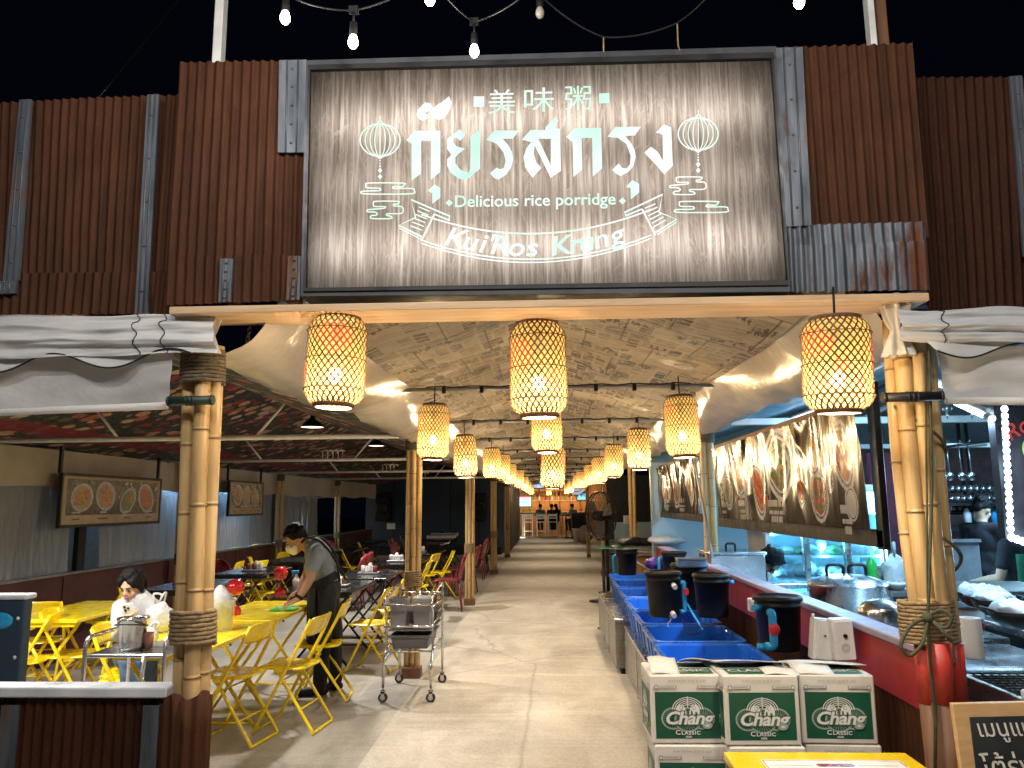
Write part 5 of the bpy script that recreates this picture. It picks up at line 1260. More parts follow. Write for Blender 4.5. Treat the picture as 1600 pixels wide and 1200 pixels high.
# ------------------------------------------------------------------ black filter buckets
def bucket(x, y, z, r, h, label, pipes=()):
    t = thing('filter_bucket', label, 'bucket', (x, y, z)); mb = MB(); mb.lathe([(.0005, .0), (r * .84, 0), (r * .86, .01), (r * .97, h * .8), (r * 1.0, h * .8), (r * 1.02, h * .84), (r * .99, h * .85), (r * 1.0, h * .92)], 30); mb.build('bucket_body', M['black'], t)
    mb = MB(); mb.lathe([(r * 1.0, h * .91), (r * 1.08, h * .915), (r * 1.08, h * .96), (r * 1.02, h), (r * .9, h), (r * .86, h * .975), (.0005, h * .97)], 30); mb.build('lid', M['black'], t)
    for kind in pipes:
        mb = MB()
        if kind == 'L': mb.tube(fillet([(-r * .9, 0, h * .72), (-r * 1.28, -.03, h * .72), (-r * 1.28, -.03, h * .12), (-r * .95, -.03, h * .12)], .03), .016, 10); nm, mt = 'blue_pipe', 'bluepipe'
        elif kind == 'F': mb.tube(fillet([(-r * .62, -r * .98, h * .74), (-r * .62, -r * 1.3, h * .74), (-r * .62, -r * 1.32, h * .14), (-r * .95, -r * 1.2, h * .14)], .03), .020, 10); mb.tube([(-r * .9, -r * .5, h * .80), (-r * 1.25, -r * .7, h * .80)], .016, 8); mb.tube([(-r * 1.0, -r * 1.25, h * .14), (-r * 1.3, -r * 1.25, h * .14)], .016, 8); nm, mt = 'blue_pipe', 'bluepipe'
        elif kind == 'R': mb.tube(fillet([(r * .9, -.02, h * .75), (r * 1.15, -.03, h * .75), (r * 1.15, -.03, h * .10), (r * .9, -.03, h * .10)], .02), .016, 10); nm, mt = 'blue_pipe', 'bluepipe'
        elif kind == 'E': mb.tube([(r * .9, -.02, h * .80), (r * 1.22, -.03, h * .80)], .014, 10); nm, mt = 'blue_pipe', 'bluepipe'
        elif kind == 'W':
            for (px_, zz) in ((.45, .72), (.35, .10)): mb.tube([(r * px_, -r * .85, h * zz), (r * px_ * 1.1, -r * 1.22, h * zz - .012)], .017, 10)
            nm, mt = 'white_outlet', 'white_pl'
        elif kind == 'V':
            mb.box((r * 1.22, -.04, h * .55), (.03, .04, .04)); mb.tube([(r * 1.15, -.03, h * .55), (r * 1.35, -.05, h * .55)], .012, 8); nm, mt = 'red_valve', 'redpl'
        elif kind == 'VF': mb.box((-r * .62, -r * 1.42, h * .46), (.035, .03, .05)); mb.ell((-r * .62, -r * 1.5, h * .46), (.028, .012, .028), 8, 6); nm, mt = 'red_valve', 'redpl'
        mb.build(nm, M[mt], t, bevel=0)
    return t
def bk(px, pb, pt, y, label, pipes, wpx):
    p = P(px, pb, Y=y); q = P(px, pt, Y=y); r = wpx / 2 / FPX * y; return bucket(p.x, y, p.z, r * .96, q.z - p.z, label, pipes)
bk(1219, 1014, 930, 4.05, 'nearest black filter bucket with a thick blue pipe and red valve', ('F', 'VF'), 70)
bk(1038, 962, 892, 5.4, 'black filter bucket with two white outlets standing over the tubs', ('W', 'R', 'V'), 54)
bk(1114, 963, 896, 5.45, 'black filter bucket right of the one with white outlets', ('E',), 55)
bk(1079, 950, 880, 6.2, 'black filter bucket half hidden behind, with a pale blue box on it', (), 54)
bk(1054, 896, 862, 7.8, 'small black filter bucket with lid near the bamboo post', ('L',), 38)
bk(980, 898, 857, 8.9, 'farthest black filter bucket, alone with a blue pipe on its left', ('L',), 33)
p = P(1080, 886, Y=6.05); t = thing('storage_box', 'flat pale blue plastic box lying on a black bucket', 'box', p); mb = MB(); mb.box((0, 0, .03), (.21, .16, .055)); mb.build('body', pm('pale_blue_plastic', (.14, .27, .50), .4), t, bevel=.008); mb = MB(); mb.box((0, 0, .062), (.22, .17, .012)); mb.build('lid', M['bluepipe'] if False else pm('pale_blue_lid', (.2, .34, .56), .35), t, bevel=.003)
p = P(1193, 1034, Y=3.85); t = thing('lidded_bucket', 'low black lidded bucket sunk in the nearest blue tub', 'bucket', (p.x, 3.9, .50)); mb = MB(); mb.lathe([(.0005, 0), (.11, 0), (.118, .19), (.127, .195), (.127, .215), (.118, .225), (.1, .225), (.095, .215), (.0005, .215)], 30); mb.build('bucket_body', M['black'], t)
mb = MB(); mb.tube([P(1070, 938, Y=5.4), P(1098, 985, Y=5.2)], .008, 8); mb.build('blue_hose', M['bluepipe'], loc=P(1098, 985, Y=5.2), label='thin blue hose slanting from the bucket into a tub', cat='hose')
mb = MB(); mb.tube(sum([[P(1046 + 3 * math.sin(k), 962 + 3 * k, Y=5.3)] for k in range(7)], []), .004, 6); mb.build('water_jet', M['clear'], loc=P(1048, 980, Y=5.3), label='thin stream of water falling from the white bucket outlet', cat='water')
mb = MB(); mb.tube(fillet([P(1066, 966, Y=5.0), P(1072, 990, Y=4.9), P(1092, 992, Y=4.8), P(1098, 966, Y=4.9)], .05), .004, 6); mb.build('black_cable', M['black'], loc=P(1080, 985, Y=4.9), label='black pump cable looping in the middle blue tub', cat='cable')
# socket boxes on the red wall
for px, y, lb, wv in ((1281, 3.62, 'left white electrical box on the red wall, door ajar', 1), (1312, 3.55, 'right white electrical box on the red wall with a round knob', 0)):
    a, b_ = P(px, 966, Y=y), P(px, 1031, Y=y); t = thing('socket_box', lb, 'electrical box', (a.x, y, b_.z)); h = a.z - b_.z
    mb = MB(); mb.box((0, 0, h / 2), (.088, .07, h), Matrix.Rotation(.12 if wv else -.05, 3, 'Y')); mb.build('case', M['white_pl'], t, bevel=.006)
    mb = MB(); mb.box((-.0 + (.008 if wv else 0), -.042, h / 2), (.08, .012, h * .94), Matrix.Rotation(.12 if wv else -.05, 3, 'Y')); mb.build('door', M['white_pl'], t, bevel=.004)
    mb = MB(); mb.tube([(.0, -.048, h * (.62)), (0, -.058, h * .62)], .008 if not wv else .004, 12); mb.build('knob', M['black'], t)
    if not wv: mb = MB(); mb.tube([(.016 * math.cos(k * .35) , -.049, h * .33 + .016 * math.sin(k * .35)) for k in range(18)], .0014, 5, closed=True); mb.tube([(.009 * math.cos(k * .35), -.049, h * .33 + .009 * math.sin(k * .35)) for k in range(18)], .0012, 5, closed=True); mb.build('seal_ring', M['cgrey'], t)
    if wv: mb = MB(); mb.tube([(-.03, -.0, h), (-.03, -.0, h + .02)], .007, 8); mb.tube([(.02, 0, 0), (.02, 0, -.03)], .006, 8); mb.build('cable_gland', M['white_pl'], t)
t = thing('outlet_box', 'small grey outlet box on the red wall behind the near bucket', 'outlet', P(1178, 945, Y=4.4)); mb = MB(); mb.box((0, 0, 0), (.06, .05, .07)); mb.box((.0, -.03, .0), (.05, .01, .05)); mb.build('case', M['white_pl'], t, bevel=.004)

# ------------------------------------------------------------------ beer cartons
BW, BD, BH = .278, .25, .248
def make_carton():
    t = thing('beer_carton', 'x', 'carton', (0, 0, 0), 0, 'green and white beer cartons stacked by the blue tubs')
    mb = MB(); mb.box((0, 0, BH / 2), (BW, BD, BH)); mb.build('box_body', M['board'], t, bevel=.005)
    SY = Matrix.Diagonal((1, BH / .285, 1, 1)); F = frame((1, 0, 0), (0, 0, 1), (0, -1, 0), (0, -BD / 2 - .0006, 0)) @ SY
    L = frame((0, -1, 0), (0, 0, 1), (-1, 0, 0), (-BW / 2 - .0006, 0, 0)) @ SY
    for Fm, w, nm in ((F, BW, 'front_print'), (L, BD, 'side_print')):
        k = w / BW; mb = MB(); e = .00018
        def lz(): e_[0] += 1; return Fm @ Matrix.Translation((0, 0, e_[0] * e))
        e_ = [0]
        mb.add([(-w * .44, .022, 0), (w * .44, .022, 0), (w * .44, .215, 0), (-w * .44, .215, 0)], [(0, 1, 2, 3)], 0, False, lz())
        # grey rosettes
        for (x, y, r) in ((-.055, .105, .046), (.055, .105, .046), (0, .10, .052)):
            m_ = lz(); mb.disc((x * k, y), r * k, r, 32, 2, m_); m_ = lz(); mb.disc((x * k, y), r * .86 * k, r * .86, 32, 0, m_)
            for q in range(26):
                a = 2 * PI * q / 26; mb.stroke([(x * k + r * .3 * k * math.cos(a), y + r * .3 * math.sin(a)), (x * k + r * .84 * k * math.cos(a + .25), y + r * .84 * math.sin(a + .25))], .0016, 2, m_, .00004)
        # fountain of arcs
        for q in range(5):
            r = .020 + .0075 * q; mb.stroke([((r * 1.15 * math.cos(a)) * k, .142 + r * math.sin(a)) for a in [PI * i / 20 for i in range(21)]], .0032, 1, lz())
        mb.stroke([(0, .15), (0, .197)], .003, 1, lz())
        # two elephants facing each other
        for s_ in (-1, 1):
            m_ = lz()
            body = [(.006, .128), (.010, .150), (.018, .160), (.030, .163), (.041, .156), (.045, .140), (.044, .122), (.036, .122), (.035, .132), (.028, .133), (.027, .122), (.019, .122), (.017, .136), (.012, .140), (.010, .122), (.004, .122)]
            pts = [Vector((s_ * a * k, b, 0)) for a, b in body]; tr = tessellate_polygon([pts]); mb.add(pts, [tuple(q) if s_ > 0 else tuple(q)[::-1] for q in tr], 1, False, m_)
            m_ = lz(); mb.disc((s_ * .024 * k, .150), .006 * k, .009, 14, 0, m_); m_ = lz(); mb.disc((s_ * .0245 * k, .150), .0045 * k, .0075, 14, 1, m_)
            mb.disc((s_ * .014 * k, .152), .0013, .0013, 8, 0, m_, .00005); mb.stroke([(s_ * .012 * k, .140), (s_ * .007 * k, .134), (s_ * .004 * k, .136)], .002, 1, m_, .0001)
        # name
        for off, mi in ((.085, 0), (.045, 2), (.018, 1)):
            m_ = lz() @ Matrix.Translation((0, .083, 0)); mb.text('Chang', .073 * (1 if k > .9 else .8), m_, mi, off, .25, 'CENTER', .95, 1.0 if k > .9 else .92)
        m_ = lz() @ Matrix.Translation((0, .040, 0)); mb.text('C', .027 * k, m_ @ Matrix.Translation((-.040 * k, 0, 0)), 1, .02); mb.text('LASSIC', .021 * k, m_ @ Matrix.Translation((.008 * k, 0, 0)), 1, .025, 0, 'CENTER', 1.15)
        mb.text('BEER', .011 * k, lz() @ Matrix.Translation((0, .027, 0)), 1, .02)
        # little ribbons and code in the white band
        for s_ in (-1, 1):
            m_ = lz(); mb.stroke([(s_ * w * .43, .237), (s_ * w * .14, .237)], .012, 2, m_); mb.stroke([(s_ * w * .41, .237), (s_ * w * .16, .237)], .009, 3, m_, .00008)
            mb.stroke([(s_ * w * .38, .237), (s_ * w * .18, .237)], .0035, 4, m_, .00016); mb.disc((s_ * w * .42, .236), .009, .010, 14, 4, m_, .0001); mb.disc((s_ * w * .42, .236), .005, .006, 14, 3, m_, .0002)
        mb.text('A101124 074 20:00 R:1024' if nm == 'front_print' else 'A101024', .013, lz() @ Matrix.Translation((.0, .258, 0)), 4, 0)
        mb.build(nm, [M['cgreen'], M['white_pl'], M['cgrey'], M['board'], M['cink']], t)
    mb = MB(); e_ = [0]
    T = frame((1, 0, 0), (0, 1, 0), (0, 0, 1), (0, 0, BH + .0008))
    mb.add([(-BW * .40, -BD * .42, 0), (BW * .40, -BD * .42, 0), (BW * .40, BD * .42, 0), (-BW * .40, BD * .42, 0)], [(0, 1, 2, 3)], 0, False, T)
    mb.text('CLASSIC', .055, T @ Matrix.Translation((0, -.06, .0004)), 1, .02); mb.stroke([(-BW * .5, 0), (BW * .5, 0)], .012, 2, T, .0006)
    mb.build('top_print', [M['cgreen'], M['white_pl'], M['board']], t)
    return t
car0 = make_carton()
def carton_tilt(o, f):
    mb = MB()
    for (x0, x1, y, a, d) in f: mb.grid(lambda u, v: Vector((x0 + (x1 - x0) * u, y + d * math.cos(a) * v, BH + .003 + abs(d) * math.sin(a) * v + .004 * math.sin(u * 5))), 8, 3)
    mb.build('top_flap', M['board'], o, solid=.003)
zc = P(1073, 1054, Y=3.115).z - BH
cols = [(1073, 3.23, 0.02, zc), (1189, 3.17, .03, zc + .012), (1311, 3.25, -.03, zc - .004)]
nm_ = ['left', 'middle', 'right']
k = 0
for i, (px, y, a, z) in enumerate(cols):
    x = P(px, 1100, Y=y - .125).x
    for lv in (0, 1, 2):
        zz = z - lv * (BH + .003)
        lb = '%s column of beer cartons, %s' % (nm_[i], ['top carton with ruffled flaps', 'second carton down', 'bottom carton near the floor'][lv])
        lb = '%s beer carton in the %s column of the stack' % (['topmost', 'middle', 'lowest'][lv], nm_[i])
        dx, dy = random.uniform(-.012, .012), random.uniform(-.01, .01)
        if k == 0: car0.location = (x + (0 if lv == 0 else .01), y, zz); car0.rotation_euler.z = a; car0['label'] = lb; o = car0; pend = o
        else: o = dup(car0, (x + (.012 if lv else 0), y + (dy if lv else 0), zz), a + (random.uniform(-.03, .03) if lv else 0), lb)
        if lv == 0: pend_l = o; 
        if lv == 0 and i == 0: first = o
        cols[i] = cols[i] + (o,) if lv == 0 else cols[i]
        k += 1
for i, fl in enumerate(([(-.13, -.02, -.11, .35, .12), (.01, .14, .11, .25, -.13)], [(-.14, .14, .12, .18, -.14), (.02, .15, -.12, .12, .08)], [(-.15, .15, .12, .12, -.15), (-.15, .0, -.12, .2, .1)])): carton_tilt(cols[i][4], fl)
# pallet block under the cartons
zb = zc - 2 * (BH + .003)
t = thing('pallet', 'low wooden pallet under the beer carton stack', 'pallet', (P(1190, 1100, Y=3.2).x, 3.2, 0)); hh = zb - .005 - .006
for k_ in range(4): mb = MB(); mb.box((0, -.11 + k_ * .075, hh - .012), (1.0, .06, .022)); mb.build('deck_board', M['pine'], t, bevel=.003)
for x in (-.45, 0, .45): mb = MB(); mb.box((x, 0, (hh - .024) / 2), (.08, .26, hh - .024)); mb.build('bearer', M['pine'], t, bevel=.003)

# ------------------------------------------------------------------ yellow table with a menu sheet, red crate under it
c = [P(1130, 1174, Z=.76), P(1418, 1178, Z=.76)]
t = thing('menu_table', 'bright yellow table corner with a printed menu in front of the cartons', 'table', ((c[0].x + c[1].x) / 2, c[0].y - .3, 0))
w = c[1].x - c[0].x
mb = MB(); mb.box((0, 0, .745), (w, .6, .03)); mb.build('tabletop', M['yellow_top'], t, bevel=.006, seg=2)
for sx_ in (-1, 1):
    for sy_ in (-1, 1): mb = MB(); mb.tube([(sx_ * (w / 2 - .05), sy_ * .25, 0), (sx_ * (w / 2 - .05), sy_ * .25, .73)], .015, 8); mb.build('leg', M['yellow'], t)
o = Vector(t.location)
t = thing('menu_sheet', 'white printed menu sheet with red heading lying on the yellow table', 'menu', (o.x + .02, o.y - .0, .7605))
mb = MB(); mb.box((0, 0, .001), (w * .74, .42, .002)); mb.build('sheet', M['paper'], t)
mb = MB(); mb.add([(-w * .09, .14, .0026), (w * .09, .14, .0026), (w * .10, .155, .0026), (w * .09, .17, .0026), (-w * .09, .17, .0026), (-w * .10, .155, .0026)], [(0, 1, 2, 3, 4, 5)], 0); rnd = random.Random(4)
for side in (-1, 1):
    for q in range(9): x0 = side * w * .22; ww = rnd.uniform(.05, .11); mb.add([(x0 - ww, .15 - q * .025, .0026), (x0 + ww, .15 - q * .025, .0026), (x0 + ww, .155 - q * .025, .0026), (x0 - ww, .155 - q * .025, .0026)], [(0, 1, 2, 3)], 1)
for q in ((-w * .36, 1), (w * .36, 1)): mb.stroke([(q[0], -.2), (q[0], .2)], .003, 0, None, .0026)
mb.stroke([(-w * .36, .2), (w * .36, .2)], .003, 0, None, .0026)
mb.build('printing', [M['redplastic'], M['cink']], t)
p = P(1128, 1222, Y=2.62); t = thing('stool', 'red plastic stool tucked at the corner of the yellow table', 'stool', (p.x - .02, 2.62, 0)); h = p.z
mb = MB(); mb.lathe([(.0005, h), (.11, h), (.13, h - .008), (.138, h - .035), (.13, h - .05)], 24); mb.build('seat', M['redwall'] if False else M['redpl'], t)
for k_ in range(4): a = PI / 4 + k_ * PI / 2; mb = MB(); mb.tube([(.11 * math.cos(a), .11 * math.sin(a), h - .02), (.16 * math.cos(a), .16 * math.sin(a), 0)], [.022, .016], 8); mb.build('leg', M['redpl'], t)

# ------------------------------------------------------------------ hanging vinyl food banners on the right
def vinyl(name):
    m, nt, b = newmat(name); v = coords(nt, (1, 3.4, .55))
    n1 = nz(nt, v, 2.0, 3, .5, .8); b.inputs['Roughness'].default_value = .16; b.inputs['Coat Weight'].default_value = .6; b.inputs['Coat Roughness'].default_value = .08
    return m, nt, b
def vin(name, col, var=.5, sc=14):
    m, nt, b = newmat(name); n1 = nz(nt, coords(nt), sc, 4); lo = tuple(c * (1 - var) for c in col); setc(nt, b.inputs['Base Color'], ramp(nt, n1, [(.3, lo), (.7, col)]))
    b.inputs['Roughness'].default_value = .22; b.inputs['Coat Weight'].default_value = .45; b.inputs['Coat Roughness'].default_value = .12
    return m
VM = [vin('banner_dark', (.016, .012, .010), .6, 5), vin('banner_plate_white', (.60, .60, .62), .2, 12), vin('banner_plate_blue', (.14, .17, .28), .6, 40), vin('banner_food_orange', (.62, .22, .04), .45, 30), vin('banner_food_red', (.52, .07, .025), .45, 30), vin('banner_food_green', (.10, .17, .04), .6, 24), vin('banner_food_tan', (.38, .24, .10), .5, 24), vin('banner_red_tag', (.45, .02, .03), .1)]
VM = VM
def banner(x, ya, yb, za, zb, label, dishes, caps, seed, wr, frame_right=True):
    """hangs in the plane X=x; ya is the near end"""
    t = thing('food_banner', label, 'banner', (x, (ya + yb) / 2, za)); w, h = yb - ya, zb - za
    def rip(u, v):             # loose vinyl: sharp folds hang from the eyelets and die out toward the stretched bottom edge
        q = u * w; k = noise.noise((q * 2.1, v * .9, seed)); v = max(0.0, v); g = .30 + .70 * v ** 1.4
        n1 = 1 - 2 * abs(noise.noise((q * 5.0 + 1.5 * k, v * .8 + k, seed + 2))); n2 = 1 - 2 * abs(noise.noise((q * 12 + 2 * k, v * 1.9, seed + 4)))
        dr = .5 + .5 * math.cos(2 * PI * (q * 3.3 + .25 * (1 - v) * k * 4))
        return -wr * g * (.021 * n1 + .006 * n2 + .014 * dr * v ** 2) - .015 * noise.noise((q * .9, v * 1.5, seed + 5))
    def pt(u, v, d=0.0): return Vector((x - .004 - d + rip(u, v), yb - w * u, za + h * v))   # u from the far end to the near end
    nu, nv = int(140 * w), 80
    # each cell takes the colour of the picture printed there
    rnd = random.Random(seed); food = {}
    mb = MB(); mb.grid(pt, nu, nv, 0, True)
    mi = []
    for j in range(nv):
        for i in range(nu):
            u, v = (i + .5) / nu, (j + .5) / nv; k = 0
            for (du, dv, ru, rv, ang, c1, c2) in dishes:
                X_, Z_ = (u - du) * w, (v - dv) * h; a = X_ * math.cos(ang) + Z_ * math.sin(ang); b2 = -X_ * math.sin(ang) + Z_ * math.cos(ang); q = math.hypot(a / ru, b2 / rv)
                if q < 1: k = 1 if q > .86 else (2 if q > .78 else (1 if q > .70 else (c1 if noise.noise((u * w * 26, v * h * 26, seed)) > -.05 else c2)))
            mi.append(k)
    mb.mi = mi; mb.build('printed_vinyl', VM, t, world=True)
    for (u0, v0, n, s_, mt) in caps:
        mb = MB()
        for q in range(n):
            nseg = 14; ww = s_ * (1, .85, .6)[q]; hh = (.040, .022, .036)[q]
            A = [pt(u0 + (k_ / nseg - .5) * ww / w, v0 - q * .085, .004) for k_ in range(nseg + 1)]; B = [pt(u0 + (k_ / nseg - .5) * ww / w, v0 - q * .085 + hh / h, .004) for k_ in range(nseg + 1)]
            for k_ in range(nseg):
                f_ = .82 if rnd.random() < .75 else .35
                mb.add([A[k_], A[k_].lerp(A[k_ + 1], f_), B[k_].lerp(B[k_ + 1], f_), B[k_]], [(0, 1, 2, 3)], mt)
        if s_ > .2: mb.add([pt(u0 - s_ * .62 / w, v0 + .03, .004), pt(u0 - s_ * .5 / w, v0 + .03, .004), pt(u0 - s_ * .48 / w, v0 + .13, .004), pt(u0 - s_ * .64 / w, v0 + .13, .004)], [(0, 1, 2, 3)], 1)
        mb.build('printed_caption', [VM[1], VM[7]], t, world=True)
    for nm, cc, d in (('top_rail', (x + .02, (ya + yb) / 2, zb + .02), (.035, w + .16, .035)), ('bottom_rail', (x + .02, (ya + yb) / 2, za - .035), (.03, w + .16, .075)), ('near_stile', (x + .02, ya - .05, (za + zb) / 2), (.03, .07, h + .16)), ('far_stile', (x + .02, yb + .03, (za + zb) / 2), (.03, .03, h))):
        mb = MB(); mb.box(cc, d); mb.build('frame_bar', M['black_metal'] if 'top' not in nm else M['brownwood'], t, world=True, bevel=.003)
    for k_ in range(int(w * 7)): mb = MB(); yy = ya + (k_ + .5) * w / int(w * 7); mb.box((x + .0, yy, zb + .008), (.01, .012, .02)); 
    return t
zA, zB = 1.475, 2.03
D = [(.93, .60, .12, .17, .1, 4, 3), (.94, .2, .08, .08, 0, 1, 1), (.80, .28, .13, .14, .2, 4, 5), (.79, .68, .10, .13, 0, 3, 6), (.70, .42, .06, .15, .1, 3, 4), (.86, .42, .06, .07, 0, 1, 2), (.58, .62, .24, .22, .2, 5, 6), (.42, .36, .13, .20, .3, 4, 3), (.36, .72, .12, .12, .3, 3, 6), (.30, .28, .05, .16, .1, 1, 1), (.24, .55, .20, .12, -.7, 6, 3), (.13, .36, .12, .14, .2, 6, 5), (.06, .55, .08, .2, .1, 1, 2)]
banner(1.40, 3.44, 6.45, zA, zB, 'long glossy black vinyl banner of seafood plates hanging near the right entrance', D, [(.545, .17, 3, .36, 0), (.27, .17, 3, .24, 0), (.08, .15, 2, .16, 0), (.92, .12, 3, .14, 0)], 3, 1.0)
D2 = [(.2, .45, .16, .2, .1, 3, 6), (.5, .5, .2, .22, 0, 4, 5), (.82, .5, .15, .2, .3, 6, 3)]
banner(1.40, 7.15, 9.75, 1.49, 2.02, 'farther crumpled vinyl food banner reflecting the lantern glow', D2, [(.25, .2, 3, .4, 0), (.6, .2, 3, .4, 0)], 8, 1.35)
# ------------------------------------------------------------------ kitchen on the right
def wall(name, label, c, d, mat, cat='wall'):
    mb = MB(); mb.box(c, d)
    # cover strips at the joints so it reads as boarding
    n = max(2, int(max(d[0], d[1]) / .9))
    for k in range(n + 1):
        f = -.5 + k / n
        if d[0] > d[1]: mb.box((c[0] + d[0] * f * .99, c[1] - d[1] / 2 - .004, c[2]), (.03, .008, d[2] * .995))
        else: mb.box((c[0] - d[0] / 2 - .004, c[1] + d[1] * f * .99, c[2]), (.008, .03, d[2] * .995))
    return mb.build(name, M[mat], loc=c, label=label, cat=cat)
wall('kitchen_wall', 'blue-grey kitchen back wall behind the hanging food banner', (2.6, 9.9, 1.05), (2.6, .08, 2.1), 'kitchen')
wall('kitchen_wall', 'purple maroon kitchen wall beside the lit drinks fridge', (3.42, 7.7, 1.03), (.56, .08, 2.06), 'maroon2')
wall('kitchen_wall', 'dark tiled wall behind the hanging pans at the kitchen back', (6.2, 11.0, 1.15), (4.4, .1, 2.3), 'brick')
wall('kitchen_wall', 'dark end wall between the farther banner and the corridor end', (1.9, 17.2, 1.1), (1.2, .08, 2.2), 'blackwall')
wall('kitchen_wall', 'pale grey partition low behind the far bamboo post on the right', (1.95, 16.6, .62), (1.1, .06, 1.15), 'kitchen')
# blue tent roof over the kitchen
def fn(u, v, x0=1.42, x1=3.9): x = x0 + (x1 - x0) * u; y = 3.0 + 8.2 * v; return Vector((x, y, 2.24 + .75 * u - .05 * math.sin(PI * u) + .015 * noise.noise((x * 2, y * 2, 0))))
def fn2(u, v): x = 6.6 - 2.7 * u; y = 3.0 + 8.2 * v; return Vector((x, y, 2.24 + .75 * u - .05 * math.sin(PI * u) + .015 * noise.noise((x * 2, y * 2, 4))))
t = thing('kitchen_tent_roof', 'pale blue canvas tent roof over the kitchen', 'tent roof', (3.9, 7, 2.24)); mb = MB(); mb.grid(fn, 14, 40); mb.build('canvas_slope', M['blue_tent'], t, world=True); mb = MB(); mb.grid(fn2, 14, 40); mb.build('canvas_slope', M['blue_tent'], t, world=True)
mb = MB(); mb.add([(1.42, 11.05, 2.1), (6.6, 11.05, 2.1), (6.6, 11.05, 2.24), (3.9, 11.05, 2.99), (1.42, 11.05, 2.24)], [(0, 1, 2, 3, 4)]); mb.build('gable_cloth', M['blue_tent'], t, world=True)
for i, y in enumerate((5.9, 8.8)):
    t = thing('kitchen_beam', ['pale blue tie beam with a hook across the kitchen, behind the right bamboo post', 'far pale tie beam under the kitchen tent roof'][i], 'beam', (4, y, 2.2)); mb = MB(); mb.box((0, 0, 0), (5.2, .05, .05)); mb.build('beam_tube', M['white_metal'], t, bevel=.004)
    mb = MB(); mb.tube([(-1.6, 0, .02), (-.1, 0, .72)], .018, 8); mb.build('rafter_brace', M['grey_metal'], t)
    for x in (-1.0, -.82): mb = MB(); mb.lathe([(.0005, -.025), (.03, -.02), (.034, 0), (.03, .02), (.0005, .025)], 12, (x, -.03, .075)); mb.tube([(x, -.02, .0), (x, -.02, .06)], .008, 6); mb.build('clamp_lamp', M['steel_r'], t)
# fluorescent tubes
def tube_lamp(a, b_, label, pw):
    a, b_ = Vector(a), Vector(b_); t = thing('tube_lamp', label, 'tube light', (a + b_) / 2); mb = MB(); mb.tube([a, b_], .016, 10); mb.build('glowing_tube', M['tube_light'], t, world=True)
    d = (b_ - a).normalized(); mb = MB(); mb.tube([a - d * .03, a + d * .02], .02, 8); mb.tube([b_ - d * .02, b_ + d * .03], .02, 8); mb.tube([a + Vector((0, 0, .03)), b_ + Vector((0, 0, .03))], .014, 6); mb.build('batten', M['white_metal'], t, world=True)
    l = bpy.data.lights.new('tube_glow', 'AREA'); l.shape = 'RECTANGLE'; l.size = (b_ - a).length; l.size_y = .05; l.energy = pw; l.color = (.36, .70, 1)
    o = bpy.data.objects.new('tube_glow', l); COL.objects.link(o); o.parent = t; q = (b_ - a).to_track_quat('X', 'Z'); o.rotation_euler = q.to_euler(); o.location = (0, 0, -.03)
tube_lamp(P(1440, 588, Y=5.0), P(1475, 606, Y=4.5), 'upper bright tube lamp between the right bamboo pole and awning', 26)
tube_lamp(P(1440, 605, Y=4.6), P(1545, 652, Y=3.9), 'long bright tube lamp showing below the right awning', 22)
tube_lamp((2.4, 6.4, 2.38), (2.4, 7.6, 2.38), 'tube lamp under the kitchen tent roof above the pots', 40)
tube_lamp((4.9, 6.6, 2.48), (4.9, 7.8, 2.48), 'tube lamp above the man in black at the kitchen back', 110)
tube_lamp((-6.45, 13.2, 1.98), (-6.45, 14.6, 1.98), 'cool tube lamp on the neighbouring wall behind the left plastic curtains', 45); tube_lamp((-6.45, 15.6, 1.98), (-6.45, 17.2, 1.98), 'farther cool tube lamp behind the left plastic curtains', 45)
# drinks fridge with glass doors
YF = 7.0; x0, x1 = P(1196, 850, Y=YF).x, P(1390, 850, Y=YF).x; zt_ = P(1380, 757, Y=YF).z
t = thing('display_fridge', 'blue-lit glass-door display fridge with vegetables on its shelves', 'fridge', ((x0 + x1) / 2, YF, 0)); cx = (x0 + x1) / 2; w = x1 - x0
fb = pm('fridge_white', (.62, .68, .72), .4)
for c_, d_, nm in (((cx, YF + .60, zt_ / 2), (w, .03, zt_), 'back_wall'), ((x0 + .02, YF + .32, zt_ / 2), (.04, .56, zt_), 'side_wall'), ((x1 - .02, YF + .32, zt_ / 2), (.04, .56, zt_), 'side_wall'), ((cx, YF + .32, zt_ - .03), (w - .085, .56, .06), 'top_panel'), ((cx, YF + .32, .2), (w - .085, .56, .4), 'base_panel')): mb = MB(); mb.box(c_, d_); mb.build(nm, fb, t, world=True, bevel=.003)
rnd = random.Random(9)
shz = [P(1300, y, Y=YF + .1).z for y in (902, 867, 832, 800)]
for z in shz: mb = MB(); mb.box((cx, YF + .32, z - .012), (w - .09, .48, .018)); mb.build('shelf', M['white_pl'], t, world=True)
for k in range(4):
    xx = x0 + w * k / 3; mb = MB(); mb.box((min(max(xx, x0 + .02), x1 - .02), YF - .0, zt_ / 2), (.045, .03, zt_)); mb.build('door_frame', M['alu'], t, world=True, bevel=.003)
for k in range(3): mb = MB(); mb.box((x0 + w * (k + .5) / 3, YF + .004, zt_ / 2 + .1), (w / 3 - .05, .006, zt_ - .4)); mb.build('door_glass', M['glass'], t, world=True)
for k in range(3): mb = MB(); mb.tube([(x0 + w * (k + 1) / 3 - .05, YF - .03, 1.0), (x0 + w * (k + 1) / 3 - .05, YF - .03, 1.3)], .008, 8); mb.build('door_handle', M['steel'], t, world=True)
l = bpy.data.lights.new('fridge_glow', 'AREA'); l.shape = 'RECTANGLE'; l.size = w * .9; l.size_y = .05; l.energy = 75; l.color = (.16, .66, 1)
o = bpy.data.objects.new('fridge_glow', l); COL.objects.link(o); o.parent = t; o.location = (0, .12, zt_ - .08); o.rotation_euler = (R(18), 0, 0)
